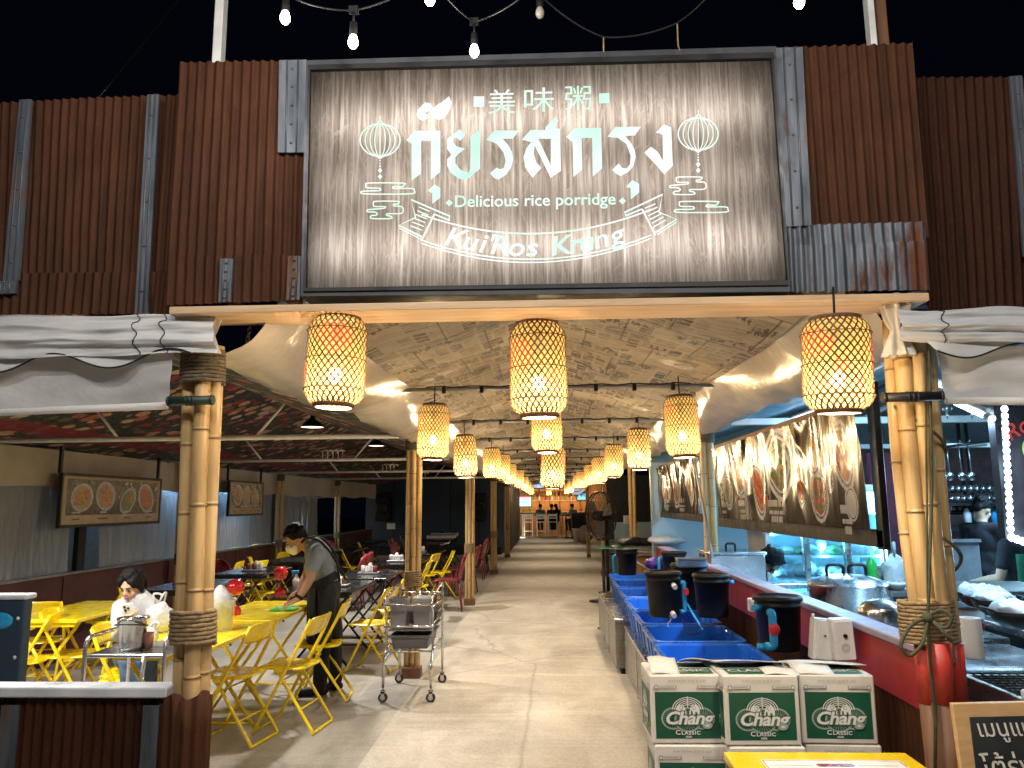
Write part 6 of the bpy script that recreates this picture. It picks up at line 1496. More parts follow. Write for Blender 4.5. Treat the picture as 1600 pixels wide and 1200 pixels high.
for xx in (x0 + .06, x1 - .06, cx):
    l = bpy.data.lights.new('fridge_side_glow', 'AREA'); l.shape = 'RECTANGLE'; l.size = .04; l.size_y = 1.2; l.energy = 16; l.color = (.16, .66, 1); o = bpy.data.objects.new('fridge_side_glow', l); COL.objects.link(o); o.parent = t; o.location = (xx - cx, .06, 1.15); o.rotation_euler = (R(90), 0, R(180) if False else 0)
for zi, z in enumerate(shz[:3]):
    for k in range(9):
        xx = x0 + .1 + (w - .2) * (k + .5) / 9
        if zi == 2:
            mb = MB(); mb.lathe([(.0005, 0), (.03, 0), (.032, .09), (.012, .13), (.011, .16), (.0005, .16)], 10, (xx, YF + .15, z)); mb.build('drink_bottle', M[rnd.choice(['redplastic', 'white_pl', 'green_bottle', 'bluepipe'])], loc=(xx, YF + .15, z), label='small %s bottle on the upper fridge shelf, spot %s' % ('coloured', ''), cat='bottle') if False else mb.build('stocked_bottle', M[rnd.choice(['redplastic', 'white_pl', 'green_bottle', 'bluepipe'])], t, world=True)
        else:
            mb = MB(); rx, rz_ = rnd.uniform(.06, .10), rnd.uniform(.05, .12)
            mb.ell((xx, YF + .2 + rnd.uniform(-.05, .05), z + rz_ * .55), (rx, .1, rz_ * .6), 14, 9)
            for v in mb.v: n_ = noise.noise(v * 22); v.z += .03 * n_ + .02 * noise.noise(v * 60); v.x += .03 * noise.noise(v * 25 + Vector((5, 0, 0))); v.y += .03 * n_; v.z = max(v.z, z + .001)
            mb.build('bagged_vegetable', M[rnd.choice(['bag', 'leaf', 'bag', 'valance'])], t, world=True)
# LED strip on the maroon wall by the fridge
def led_strip(a, b_, n, label, off=(0, -.012, 0), r=.009, pw=6):
    a, b_ = Vector(a), Vector(b_); t = thing('led_strip', label, 'LED strip', a); mb = MB(); mb.tube([a, b_], .010, 4); mb.build('tape', M['led_off'], t, world=True)
    mb = MB()
    for k in range(n): mb.ell(a.lerp(b_, (k + .5) / n) + Vector(off), (r, r * .7, r), 8, 5)
    o = mb.build('led_beads', M['led'], t, world=True); 
    l = bpy.data.lights.new('led_glow', 'POINT'); l.energy = pw; l.color = (.5, .75, 1); l.shadow_soft_size = .1; q = bpy.data.objects.new('led_glow', l); COL.objects.link(q); q.parent = t; q.location = (b_ - a) * .5 + Vector(off) * 10
led_strip(P(1378, 795, Y=6.9), P(1386, 892, Y=6.9), 26, 'cyan LED strip glowing at the right edge of the fridge', pw=4)
# counters behind the red wall
def counter(x0, x1, y0, y1, z, label, mat='steel'):
    t = thing('steel_table', label, 'kitchen table', ((x0 + x1) / 2, (y0 + y1) / 2, 0)); mb = MB(); mb.box((0, 0, z - .02), (x1 - x0, y1 - y0, .04)); mb.build('worktop', M[mat], t, bevel=.004)
    for sx_ in (-1, 1):
        for sy_ in (-1, 1): mb = MB(); mb.tube([(sx_ * ((x1 - x0) / 2 - .05), sy_ * ((y1 - y0) / 2 - .05), 0), (sx_ * ((x1 - x0) / 2 - .05), sy_ * ((y1 - y0) / 2 - .05), z - .03)], .02, 8); mb.build('leg', M['steel_r'], t)
    mb = MB(); mb.box((0, 0, .25), (x1 - x0 - .1, y1 - y0 - .1, .02)); mb.build('under_shelf', M['steel_r'], t)
counter(1.50, 2.35, 4.2, 6.3, .90, 'steel table carrying the big aluminium pots behind the red wall'); counter(2.35, 3.6, 5.55, 6.25, .98, 'dark-sided steel prep counter with the green bottle', 'steel_r')
counter(2.45, 3.9, 4.1, 4.8, .93, 'steel table with scale, red tray and woks'); counter(1.68, 2.9, 2.95, 3.55, .86, 'front steel grill table with the paper towel roll')
mb = MB(); mb.box((2.95, 5.52, .62), (1.2, .03, .66)); mb.box((2.95, 5.515, .9), (1.2, .03, .03)); mb.build('counter_skirt', M['black_metal'], loc=(2.95, 5.52, .3), label='black slatted skirt on the front of the prep counter', cat='panel')
def pot(px, pb, y, r, h, label, lid=True, handle=True, mat='alu'):
    p = P(px, pb, Y=y); t = thing('stock_pot', label, 'pot', p); mb = MB(); mb.lathe([(.0005, 0), (r, 0), (r, h), (r * 1.05, h + .006), (r * 1.05, h + .012), (r * .97, h + .008), (r * .96, .01), (.0005, .01)], 32); mb.build('pot_body', M[mat], t)
    if lid:
        mb = MB(); mb.lathe([(r * 1.03, h + .014), (r * .96, h + .03), (r * .5, h + .06), (.0005, h + .07)], 32); mb.build('lid', M[mat], t)
        for s_ in ((-.3, .3) if r > .2 else (0,)): mb = MB(); mb.tube(fillet([(s_ * r - .05, 0, h + .055), (s_ * r - .05, 0, h + .12), (s_ * r + .05, 0, h + .12), (s_ * r + .05, 0, h + .055)], .03), .010, 8); mb.build('lid_handle', M['black'], t)
    return t
pot(1327, 960, 4.75, .215, .165, 'wide aluminium stock pot with two black lid handles behind the red wall'); pot(1385, 905, 6.0, .10, .08, 'small aluminium pan behind the silver dome', False)
p = P(1386, 985, Y=3.75); t = thing('serving_dome', 'mirror-bright steel dome standing behind the red wall', 'serving dome', (p.x, 3.8, p.z)); mb = MB(); mb.lathe([(.105, 0), (.108, .03), (.104, .08), (.085, .115), (.04, .132), (.0005, .135)], 30, sx=1.0, sy=.8); mb.build('dome', M['steel'], t); mb = MB(); mb.lathe([(.0005, -.12), (.09, -.12), (.11, 0), (.1, 0.004), (.0005, .004)], 24); mb.build('stand', M['black'], t)
counter(1.50, 2.3, 3.6, 4.15, .88, 'low steel table right behind the near end of the red wall')
# long steamer box with lid and wall-side pots
p = P(1143, 888, Y=7.0); t = thing('steamer_box', 'rectangular stainless food warmer with lid handle near the bending cook', 'food warmer', (p.x, 7.0, .94)); h = P(1143, 860, Y=7.0).z - .94
mb = MB(); mb.box((0, 0, h * .45), (.46, .5, h * .9)); mb.build('body', M['steel'], t, bevel=.01); mb = MB(); mb.box((0, 0, h * .95), (.49, .53, .025)); mb.build('lid', M['steel'], t, bevel=.008); mb = MB(); mb.tube(fillet([(-.04, 0, h * .95), (-.04, 0, h + .06), (.04, 0, h + .06), (.04, 0, h * .95)], .02), .010, 8); mb.build('lid_handle', M['black'], t)
counter(1.55, 2.3, 6.5, 8.6, .94, 'steel counter with the food warmer where the cook bends over')
p = P(1363, 908, Y=5.8); t = thing('green_bottle', 'green plastic bottle standing on the prep counter', 'bottle', (p.x, 5.8, .98)); mb = MB(); mb.lathe([(.0005, 0), (.036, 0), (.038, .02), (.034, .06), (.038, .10), (.034, .14), (.037, .17), (.018, .20), (.016, .215), (.0005, .218)], 16); mb.build('bottle_body', M['green_bottle'], t)
bag((P(1405, 902, Y=5.7).x, 5.75, .98), (.10, .08, .26), 'white plastic bag with handles on the prep counter', 21)
for px, y, lb in ((1385, 5.7, 'white bowl beside the green bottle'), (1400, 5.65, 'second white bowl beside the plastic bag')):
    p = P(px, 908, Y=y); t = thing('bowl', lb, 'bowl', (p.x, y, .98)); mb = MB(); mb.lathe([(.0005, 0), (.03, 0), (.065, .04), (.07, .055), (.064, .055), (.028, .008), (.0005, .008)], 20); mb.build('bowl_wall', M['white_pl'], t)
# scale, red tray, woks, jars on the right table
zt2 = .93
p = P(1490, 922, Y=4.6); t = thing('kitchen_scale', 'grey kitchen scale beside the right bamboo post', 'scale', (p.x, 4.6, zt2)); mb = MB(); mb.box((0, 0, .04), (.22, .2, .06)); mb.build('body', M['white_pl'], t, bevel=.008); mb = MB(); mb.box((0, 0, .085), (.26, .22, .012)); mb.build('pan', M['steel'], t, bevel=.003)
p = P(1500, 944, Y=4.3); t = thing('red_tray', 'flat red tray on the steel table', 'tray', (p.x, 4.35, zt2)); mb = MB(); mb.box((0, 0, .01), (.2, .16, .014)); mb.box((0, .08, .02), (.2, .008, .03)); mb.box((0, -.08, .02), (.2, .008, .03)); mb.build('tray_body', M['redpl'], t, bevel=.003)
def wok(px, py, y, r, label):
    p = P(px, py, Y=y); t = thing('wok', label, 'wok', (p.x, y, p.z)); mb = MB(); mb.lathe([(.0005, 0), (r * .45, .01), (r * .8, r * .35), (r, r * .75), (r * .96, r * .75), (r * .75, r * .36), (.0005, .02)], 26); mb.build('wok_body', M['black'], t)
    for s_ in (-1, 1): mb = MB(); mb.tube(fillet([(s_ * r * .95, -.04, r * .72), (s_ * r * 1.2, -.04, r * .85), (s_ * r * 1.2, .04, r * .85), (s_ * r * .95, .04, r * .72)], .02), .007, 6); mb.build('loop_handle', M['black'], t)
    mb = MB(); mb.ell((0, 0, r * .75), (r * .8, r * .8, .05), 20, 10)
    for v in mb.v: v.z += .05 * noise.noise(v * 18 + Vector((px, 0, 0))); v.x += .03 * noise.noise(v * 14)
    mb.build('crumpled_wrap', M['bag'], t)
wok(1528, 950, 4.35, .10, 'black wok with crumpled wrap beside the scale'); wok(1556, 962, 4.1, .11, 'black wok with plastic wrap, middle of the three'); wok(1590, 985, 3.8, .12, 'nearest black wok at the right picture edge')
p = P(1580, 955, Y=4.35); t = thing('jar', 'clear jar with red lid among the woks', 'jar', (p.x, 4.4, .93)); mb = MB(); mb.lathe([(.0005, 0), (.055, 0), (.06, .02), (.06, .11), (.045, .125)], 18); mb.build('jar_glass', M['clear'], t); mb = MB(); mb.lathe([(.05, .12), (.05, .15), (.0005, .152)], 18); mb.build('lid', M['redpl'], t)
# paper towel roll, grill
p = P(1520, 1028, Y=3.15); t = thing('paper_towel', 'standing white paper towel roll on the front grill table', 'paper roll', (p.x, 3.15, p.z)); mb = MB(); h = P(1520, 965, Y=3.15).z - p.z; mb.lathe([(.018, 0), (.040, 0), (.041, .004), (.041, h - .003), (.040, h), (.018, h), (.018, 0)], 28); mb.build('roll', M['paper'], t); mb = MB(); mb.tube([(0, 0, .0), (0, 0, h * .995)], .017, 12); mb.build('card_tube', M['wood_board'], t)
t = thing('charcoal_grill', 'low charcoal grill with black mesh behind the chalkboard', 'grill', (2.02, 3.02, P(1560, 1086, Y=2.9).z - .10)); mb = MB()
for c_, d_ in (((0, -.2, .05), (.8, .02, .1)), ((0, .2, .05), (.8, .02, .1)), ((-.4, 0, .05), (.02, .42, .1)), ((.4, 0, .05), (.02, .42, .1)), ((0, 0, .005), (.8, .4, .01))): mb.box(c_, d_)
mb.build('trough', M['steel_r'], t, bevel=.003)
mb = MB()
for k in range(24): mb.tube([(-.38 + .033 * k, -.19, .105), (-.38 + .033 * k, .19, .105)], .003, 5)
for k in range(10): mb.tube([(-.39, -.18 + .04 * k, .109), (.39, -.18 + .04 * k, .109)], .003, 5)
mb.build('mesh_grate', M['black_metal'], t)
mb = MB(); mb.box((0, 0, -.35), (.76, .38, .68)); mb.build('stand', M['steel_r'], t, bevel=.004)
p = P(1490, 1024, Y=3.1); t = thing('plate', 'pale plate lying left of the paper towel roll', 'plate', (p.x, 3.2, p.z)); mb = MB(); mb.lathe([(.0005, .004), (.05, .004), (.08, .016), (.082, .013), (.05, 0), (.0005, 0)], 24); mb.build('dish', M['white_pl'], t)
# hanging pans / cups rack
YR = 9.6; a, b_ = P(1478, 757, Y=YR), P(1560, 800, Y=YR)
t = thing('cup_rack', 'dark rack of shiny steel cups and pans at the kitchen back', 'rack', (a.x, YR, b_.z)); mb = MB()
for z in (b_.z, (a.z + b_.z) / 2 - .02): mb.box(((a.x + b_.x) / 2, YR, z - .015), (b_.x - a.x + .1, .3, .02))
mb.build('shelf', M['black_metal'], t, world=True)
for j in range(3):
    for k in range(8): mb = MB(); q = Vector((a.x + (b_.x - a.x) * (k + .5) / 8, YR - .06 + .03 * (j % 2), b_.z + .115 * j)); mb.lathe([(.0005, 0), (.034, 0), (.038, .07), (.036, .072), (.030, .005)], 12, q); mb.ell(q + Vector((0, 0, .078)), (.04, .04, .012), 10, 5); mb.build('steel_cup', M['steel'], t, world=True)
for x in (1500, 1512): mb = MB(); q = P(x, 700, Y=YR); mb.box((q.x, YR, q.z - .2), (.03, .03, 1.0)); mb.build('hanger', M['black_metal'], t, world=True)
for k, (px, lb) in enumerate(((1478, 'steel ladle hanging left on the kitchen rail'), (1497, 'steel skimmer hanging in the middle of the kitchen rail'), (1512, 'long spatula hanging on the kitchen rail'))):
    p = P(px, 695, Y=8.6); t = thing('hanging_utensil', lb, 'utensil', p); mb = MB(); mb.tube([(0, 0, .02), (.01, 0, -.3)], .008, 6); mb.tube([(0, 0, .02), (.02, 0, .05), (.04, 0, .02)], .005, 6); mb.build('handle', M['steel_r'], t); mb = MB(); mb.ell((.01, 0, -.34), (.05, .02, .05), 12, 8); mb.build('blade', M['steel'], t)
mb = MB(); mb.tube([P(1465, 700, Y=8.6), P(1556, 688, Y=8.6)], .014, 8); mb.build('utensil_rail', M['black_metal'], loc=P(1500, 695, Y=8.6), label='black rail with hanging utensils at the kitchen back', cat='rail')
t = thing('shelf_unit', 'dark kitchen shelf with white rice cooker behind the man in black', 'shelf', (P(1500, 830, Y=9.3).x, 9.3, 0)); zz = P(1500, 818, Y=9.3).z
mb = MB(); mb.box((0, 0, zz - .05), (1.1, .4, .06)); mb.box((0, 0, zz + .22), (1.1, .4, .03)); mb.box((-.53, 0, zz / 2), (.04, .4, zz)); mb.box((.53, 0, zz / 2), (.04, .4, zz)); mb.build('shelf_body', M['black_metal'], t)
mb = MB(); mb.lathe([(.0005, zz - .02), (.13, zz - .02), (.14, zz + .1), (.12, zz + .14), (.0005, zz + .16)], 20, (-.25, 0, 0)); mb.build('cooker', M['white_pl'], t)
for k in range(4): mb = MB(); mb.lathe([(.0005, zz - .02), (.04, zz - .02), (.04, zz + .12), (.02, zz + .17), (.0005, zz + .17)], 12, (.1 + k * .1, 0, 0)); mb.build('jar', M[['white_pl', 'steel', 'redplastic', 'bluepipe'][k]], t)
mb = MB(); mb.box((P(1490, 870, Y=8.0).x, 8.0, .6), (.5, .03, 1.2)); mb.box((P(1490, 870, Y=8.0).x, 7.98, 1.2), (.52, .05, .03)); mb.build('grey_partition', M['grey_metal'], loc=(P(1490, 870, Y=8.0).x, 8.0, 0), label='grey waist-high board left of the man in black', cat='partition')
# LED-framed menu board on the right
YM = 3.9; c = [P(1552, 634, Y=YM), P(1668, 628, Y=YM), P(1668, 860, Y=YM), P(1572, 842, Y=YM)]
t = thing('menu_board', 'black illuminated menu board edged with white LEDs at the right picture edge', 'menu board', c[3]); mb = MB(); mb.hexa([c[3], c[2], c[2] + Vector((0, .06, 0)), c[3] + Vector((0, .06, 0))], [c[0], c[1], c[1] + Vector((0, .06, 0)), c[0] + Vector((0, .06, 0))]); mb.build('board', pm('menu_board_black', (.02, .016, .018), .35, var=.6), t, world=True)
mb = MB(); Mx = frame((1, 0, 0), (0, 0, 1), (0, -1, 0), P(1578, 690, Y=YM - .006)); mb.text('Ro', .11, Mx @ Matrix.Rotation(.5, 4, 'Z'), 0, .012, .25, 'LEFT'); mb.build('lettering', emit('red_board_letter', (.9, .12, .12), .35), t, world=True)
mb = MB(); Mx = frame((1, 0, 0), (0, 0, 1), (0, -1, 0), P(1612, 702, Y=YM - .006)); mb.disc((0, 0), .045, .06, 24, 0, Mx); mb.disc((0, 0), .036, .05, 24, 1, Mx, .001); mb.build('lime_picture', [pm('lime_rim', (.2, .3, .05), .5), pm('lime_flesh', (.45, .5, .2), .5)], t, world=True)
led_strip(P(1567, 634, Y=YM - .05), P(1577, 832, Y=YM - .05), 18, 'vertical white LED strip down the left edge of the menu board', r=.017, pw=6); led_strip(P(1574, 838, Y=YM - .08), P(1660, 868, Y=YM - .12), 10, 'slanting white LED strip along the bottom of the menu board', r=.018, pw=6)
# chalkboard A-frame
c = [P(1488, 1100, Y=2.55), P(1700, 1095, Y=2.62), P(1720, 1330, Y=2.40), P(1520, 1330, Y=2.36)]
t = thing('chalkboard_sign', 'wooden framed chalkboard with handwritten Thai menu words, bottom right corner', 'chalkboard', c[3])
def quad_slab(q, y0, y1): mb = MB(); mb.hexa([q[3] + Vector((0, y0, 0)), q[2] + Vector((0, y0, 0)), q[2] + Vector((0, y1, 0)), q[3] + Vector((0, y1, 0))], [q[0] + Vector((0, y0, 0)), q[1] + Vector((0, y0, 0)), q[1] + Vector((0, y1, 0)), q[0] + Vector((0, y1, 0))]); return mb
quad_slab(c, 0, .02).build('frame', M['wood_board'], t, world=True, bevel=.002)
def cb(u, v): return (c[3] * (1 - u) + c[2] * u) * (1 - v) + (c[0] * (1 - u) + c[1] * u) * v
q = [cb(.11, .90), cb(.92, .90), cb(.92, .08), cb(.10, .08)]
quad_slab(q, -.004, .002).build('slate', M['chalk'], t, world=True)
X_ = (q[1] - q[0]).normalized(); Zn = Vector((0, -1, .0)); Zn = X_.cross((q[0] - q[3]).normalized()); Y_ = Zn.cross(X_)
mb = MB(); o0 = cb(.15, .76) + Vector((0, -.006, 0)); mb.text('เมนูแนะนำ', .070, frame(X_, Y_, Zn, o0), 0, .004, .1, 'LEFT'); o1 = cb(.16, .47) + Vector((0, -.006, 0)); mb.text('โต้รุ่ง', .085, frame(X_, Y_, Zn, o1), 0, .004, .1, 'LEFT'); mb.build('chalk_writing', M['chalkink'], t, world=True)
b2 = thing('sign_prop', 'x', 'prop') if False else None
mb = MB(); mb.tube([c[0].lerp(c[1], .15) + Vector((0, .03, -.02)), Vector((c[0].lerp(c[1], .15).x, 2.82, 0))], .012, 6); mb.tube([c[3] + Vector((.04, .01, .02)), Vector((c[3].x + .04, c[3].y, 0))], .014, 6); mb.tube([c[2] + Vector((-.04, .01, .02)), Vector((c[2].x - .04, c[2].y, 0))], .014, 6); mb.build('easel_leg', M['wood_board'], t, world=True)
# grey front ledge of the right stall
zc_ = P(1540, 1088, Y=2.75).z
t = thing('stall_front', 'stall front with chipped pale blue ledge behind the chalkboard', 'stall front', (2.2, 2.78, 0)); mb = MB(); mb.box((2.42, 2.8, zc_ - .02), (1.6, .14, .035)); mb.build('ledge', M['capwhite'], t, world=True, bevel=.006); mb = MB(); mb.grid(lambda u, v: Vector((1.63 + 1.6 * u, 2.84 - .0065 * math.sin(u * 1.6 / .037 * 2 * PI), (zc_ - .04) * v)), 320, 2); mb.build('corrugated_sheet', M['rust2'], t, world=True)

# ------------------------------------------------------------------ bussing cart
p = [P(598, 1098, Z=0), P(673, 1098, Z=0), P(636, 1068, Z=0), P(703, 1068, Z=0)]
x0, x1 = (p[0].x), (p[1].x); y0, y1 = p[0].y, p[2].y + .02
t = thing('bussing_cart', 'stainless bussing cart on casters with grey bins and trays in the aisle', 'cart', ((x0 + x1) / 2, (y0 + y1) / 2, 0)); hx, hy = (x1 - x0) / 2, (y1 - y0) / 2
CH = P(600, 935, Y=y0).z
for e in (-1, 1):
    y = e * hy; mb = MB(); mb.tube(fillet([(-hx, y, .10), (-hx, y, .33), (-hx + .05, y, .40), (-hx + .05, y, CH - .03)] if False else [(-hx, y, .12), (-hx, y, .30), (-hx + .04, y, .40)], .03), .0115, 8)
    mb.build('foot_tube', M['steel'], t)
mb = MB()
for sx_ in (-1, 1):
    x = sx_ * hx
    mb.tube(fillet([(x, -hy, .12), (x, -hy, .30), (x, -hy + .10, .38), (x, -hy + .10, .70), (x, -hy - .0, .76), (x, -hy, CH - .04), (x, -hy + .04, CH), (x, hy - .02, CH + .06), (x, hy, CH + .03), (x, hy, .12)], .04), .011, 8)
    mb.tube([(x, -hy + .10, .40), (x, hy, .40)], .009, 8); mb.tube([(x, -hy, .60), (x, hy, .62)], .008, 6); mb.tube([(x, -hy + .02, .75), (x, hy, .75)], .008, 6)
for y, z in ((-hy + .1, .385), (hy, .385), (-hy, .60), (-hy, .775), (hy, .80), (hy, .60)): mb.tube([(-hx, y, z), (hx, y, z)], .009, 8)
mb.tube([(0, hy - .1, .38), (0, hy - .1, CH)], .010, 8)
mb.build('tube_frame', M['steel'], t)
mb = MB(); mb.box((0, .05, .555), (2 * hx - .03, 2 * hy - .1, .012)); mb.build('upper_shelf', M['steel_r'], t)
for sx_ in (-1, 1):
    for sy_ in (-1, 1):
        q = Vector((sx_ * hx, sy_ * hy, 0)); mb = MB(); mb.tube([q + Vector((0, -.012, .04)), q + Vector((0, .012, .04))], .038, 18); w_ = mb.build('caster', M['rubber'], t)
        mb = MB(); mb.tube([q + Vector((0, -.014, .04)), q + Vector((0, .014, .04))], .022, 14); mb.build('caster_hub', M['steel_r'], w_)
        mb = MB(); mb.box(q + Vector((0, .0, .085)), (.04, .04, .02)); mb.box(q + Vector((0, -.018, .06)), (.03, .004, .06)); mb.box(q + Vector((0, .018, .06)), (.03, .004, .06)); mb.tube([q + Vector((0, 0, .09)), q + Vector((0, 0, .13))], .009, 8); mb.build('caster_fork', M['steel'], w_)
cl = t.location.copy()
for k, (x, lb, lin) in enumerate(((-hx * .52, 'left deep grey bin in the bussing cart', 0), (hx * .48, 'right deep grey bin with a clear liner in the bussing cart', 1))):
    t2 = thing('waste_bin', lb, 'bin', cl + Vector((x, -hy * .45, .565))); mb = MB()
    def rr(s_, z, a=.078, b2=.085): return [((a - .02) * sx_ * s_ + .02 * math.cos(q0), (b2 - .02) * sy_ * s_ + .02 * math.sin(q0), z) for (sx_, sy_, a0) in ((1, 1, 0), (-1, 1, PI / 2), (-1, -1, PI), (1, -1, 1.5 * PI)) for q0 in (a0, a0 + PI / 4, a0 + PI / 2)]
    H = CH - .565 - .015; rings = [rr(.80, 0), rr(.96, H - .02), rr(1.05, H - .02), rr(1.05, H), rr(.94, H), rr(.78, .01)]; n = 12; fs = []
    for i in range(5):
        for q in range(n): l_ = (q + 1) % n; fs.append((i * n + q, i * n + l_, (i + 1) * n + l_, (i + 1) * n + q))
    fs += [tuple(range(n))[::-1], tuple(5 * n + q for q in range(n))]
    mb.add([v for r_ in rings for v in r_], fs, 0, False); mb.build('bin_body', M['grey_pl'], t2)
    if lin:
        mb = MB(); rings = [rr(1.09, H - .03), rr(1.10, H + .004), rr(.93, H + .006), rr(.86, H - .1)]; fs = []
        for i in range(3):
            for q in range(n): l_ = (q + 1) % n; fs.append((i * n + q, i * n + l_, (i + 1) * n + l_, (i + 1) * n + q))
        mb.add([v + Vector((0, 0, .006 * noise.noise(v * 40))) if isinstance(v, Vector) else (v[0], v[1], v[2] + .008 * noise.noise(Vector(v) * 40)) for r_ in rings for v in r_], fs, 0, True); mb.build('clear_liner', M['clear'], t2)
def busbox(c, lx, ly, h, label, mat='dgrey_pl'):
    t2 = thing('bus_tray', label, 'tray', c); mb = MB(); a, b2 = lx / 2, ly / 2
    def r4(s_, z): return [(a * s_, b2 * s_, z), (-a * s_, b2 * s_, z), (-a * s_, -b2 * s_, z), (a * s_, -b2 * s_, z)]
    rings = [r4(.86, 0), r4(.95, h - .02), r4(1.03, h - .02), r4(1.03, h), r4(.93, h), r4(.84, .008)]; fs = []
    for i in range(5):
        for q in range(4): l_ = (q + 1) % 4; fs.append((i * 4 + q, i * 4 + l_, (i + 1) * 4 + l_, (i + 1) * 4 + q))
    fs += [(3, 2, 1, 0), (20, 21, 22, 23)]
    mb.add([v for r_ in rings for v in r_], fs); mb.build('tray_body', M[mat], t2, bevel=.008, seg=2)
busbox(cl + Vector((0.0, .02, .40)), 2 * hx * .86, 2 * hy * .78, .115, 'grey bus tub on the lowest shelf of the cart'); busbox(cl + Vector((.05, hy * .62, .57)), 2 * hx * .74, 2 * hy * .40, .10, 'dark bus tub on the upper back shelf of the cart')
# ------------------------------------------------------------------ dark stage wall and speakers
YSW = 26.0
t = thing('stage_wall', 'big dark navy stage wall at the back of the dining area', 'wall', (-4, YSW, 0)); xw0, xw1 = P(572, 800, Y=YSW).x, -1.35
h = P(640, 744, Y=YSW).z
mb = MB(); mb.box(((xw0 + xw1) / 2, YSW, h / 2), (xw1 - xw0, .12, h)); mb.build('front_panel', M['navy'], t, world=True); mb = MB(); mb.box((xw1 + .0, YSW + 5.1, h / 2), (.1, 10, h)); mb.build('side_panel', M['blackwall'], t, world=True)
for k in range(1, 5): mb = MB(); mb.box((xw0 + (xw1 - xw0) * k / 5, YSW - .065, h / 2), (.03, .012, h)); mb.build('joint_cover', M['blackwall'], t, world=True)
mb = MB(); mb.box(((xw0 + xw1) / 2, YSW - .5, .12), (xw1 - xw0 - .3, .9, .24)); mb.build('low_platform', M['blackwall'], t, world=True)
for px, py, lb in ((598, 792, 'round-front black loudspeaker on the dark stage wall, left one'), (748, 792, 'round-front black loudspeaker on the dark stage wall, right one')):
    p = P(px, py, Y=YSW - .4); t = thing('loudspeaker', lb, 'speaker', p); mb = MB(); mb.box((0, .1, 0), (.5, .4, .9)); mb.build('cabinet', M['black'], t, bevel=.03, seg=2); mb = MB(); Mx = Matrix.Rotation(PI / 2, 3, 'X'); mb.lathe([(.20, 0), (.21, .02), (.15, .0), (.05, -.03), (.0005, -.02)], 24, (0, -.11, -.05), M=Mx); mb.build('cone', M['black'], t); mb = MB(); mb.box((0, .3, 0), (.1, .1, .3)); mb.build('wall_bracket', M['black_metal'], t)
p = P(611, 822, Y=YSW - .08); mb = MB(); mb.box(p, (.28, .02, .20)); mb.box(p + Vector((0, -.012, 0)), (.2, .01, .12)); mb.build('socket_plate', M['white_pl'], loc=p, bevel=.004, label='small white socket plate low on the dark stage wall', cat='socket')
for px, py, y, lb in ((695, 822, 21, 'white tray standing on a far black table'), (690, 830, 19.5, 'second white tray nearer on a far black table')):
    p = P(px, py, Y=y); t = thing('serving_tray', lb, 'tray', (p.x, y, .752)); mb = MB(); mb.box((0, 0, .05), (.7, .35, .08)); mb.build('tray_body', M['white_pl'], t, bevel=.01); mb = MB(); mb.box((0, 0, .095), (.74, .38, .012)); mb.build('lid', M['steel'], t, bevel=.004)
put(btab, -2.75, 19.6, 0, 'black folding table carrying a white tray, far back'); put(btab, -2.7, 21.0, 0, 'last black folding table with a white tray by the stage')
# pale open stall seen through the gap left of the stage
t = thing('street_stall', 'bright warm street stall seen through the gap left of the stage', 'stall', (-8.6, 24, 0)); mb = MB(); mb.box((-9.4, 24, 1.1), (.1, 6, 2.2)); mb.build('back_wall', M['slatwood'], t, world=True)
mb = MB(); mb.grid(lambda u, v: Vector((-9.3 + 2.2 * u, 21 + 6 * v, 2.3 - .45 * u + .04 * math.sin(v * 20))), 8, 20); mb.build('canopy', M['awning'], t, world=True)
for k in range(7): mb = MB(); mb.ell((-9.3, 21.6 + k * .8, 1.55), (.03, .16, .16), 10, 8); mb.build('lit_lantern', emit('stall_lamp', (1, .55, .25), 2.5) if 'sl' not in M else M['sl'], t, world=True); M.setdefault('sl', bpy.data.materials['stall_lamp'])
for k in range(4): mb = MB(); mb.box((-8.6, 21.8 + k * 1.3, .75), (.5, .9, .04)); mb.box((-8.6, 21.8 + k * 1.3, .37), (.06, .06, .74)); mb.build('stall_table', M['slatwood'], t, world=True)
l = add_point('stall_glow', Vector((0, -.5, 1.9)), 60, (1, .8, .6), .2, t)
# ------------------------------------------------------------------ corridor end: bar, screens, fan
YB = 42.0
t = thing('bar_back_wall', 'warm wooden back wall of the far bar at the corridor end', 'wall', (0, YB, 0)); mb = MB(); mb.box((.6, YB, 1.4), (9, .1, 2.8)); mb.build('panel', M['slatwood'], t, world=True)
for k in range(14): mb = MB(); mb.box((-3.2 + k * .55, YB - .08, 1.3), (.05, .05, 2.6)); mb.build('slat', M['brownwood'], t, world=True)
for z in (1.15, 1.75): mb = MB(); mb.box((.4, YB - .12, z), (5, .2, .04)); mb.build('shelf', M['pine'], t, world=True)
rnd = random.Random(2)
for k in range(22): mb = MB(); x = -1.8 + k * .17; mb.lathe([(.0005, 0), (.04, 0), (.042, .16), (.015, .22), (.014, .28), (.0005, .285)], 8, (x, YB - .14, 1.175 if k % 2 else 1.775)); mb.build('bottle', M[rnd.choice(['redplastic', 'white_pl', 'green_bottle', 'clear', 'wood_board'])], t, world=True)
mb = MB()
for k in range(90): x = -1.6 + k * .04; mb.tube([(x, YB - 2.2 + rnd.uniform(-.1, .1), 2.22), (x + rnd.uniform(-.04, .04), YB - 2.3, 1.92 + rnd.uniform(0, .08))], .018, 4)
o = mb.build('straw_fringe', M['rope'], loc=(0, YB - 2.2, 2.2), label='straw fringe roof edge over the far bar', cat='thatch')
for x in (-.5, .9, 1.6): mb = MB(); 
for k, (x, z) in enumerate(((-.9, 1.75), (.2, 1.7), (1.1, 1.8), (2.2, 1.75), (-2.2, 1.8))): l = add_point('bar_glow', (x, -1.0, z + .1), 26, (1, .62, .28), .15, t)
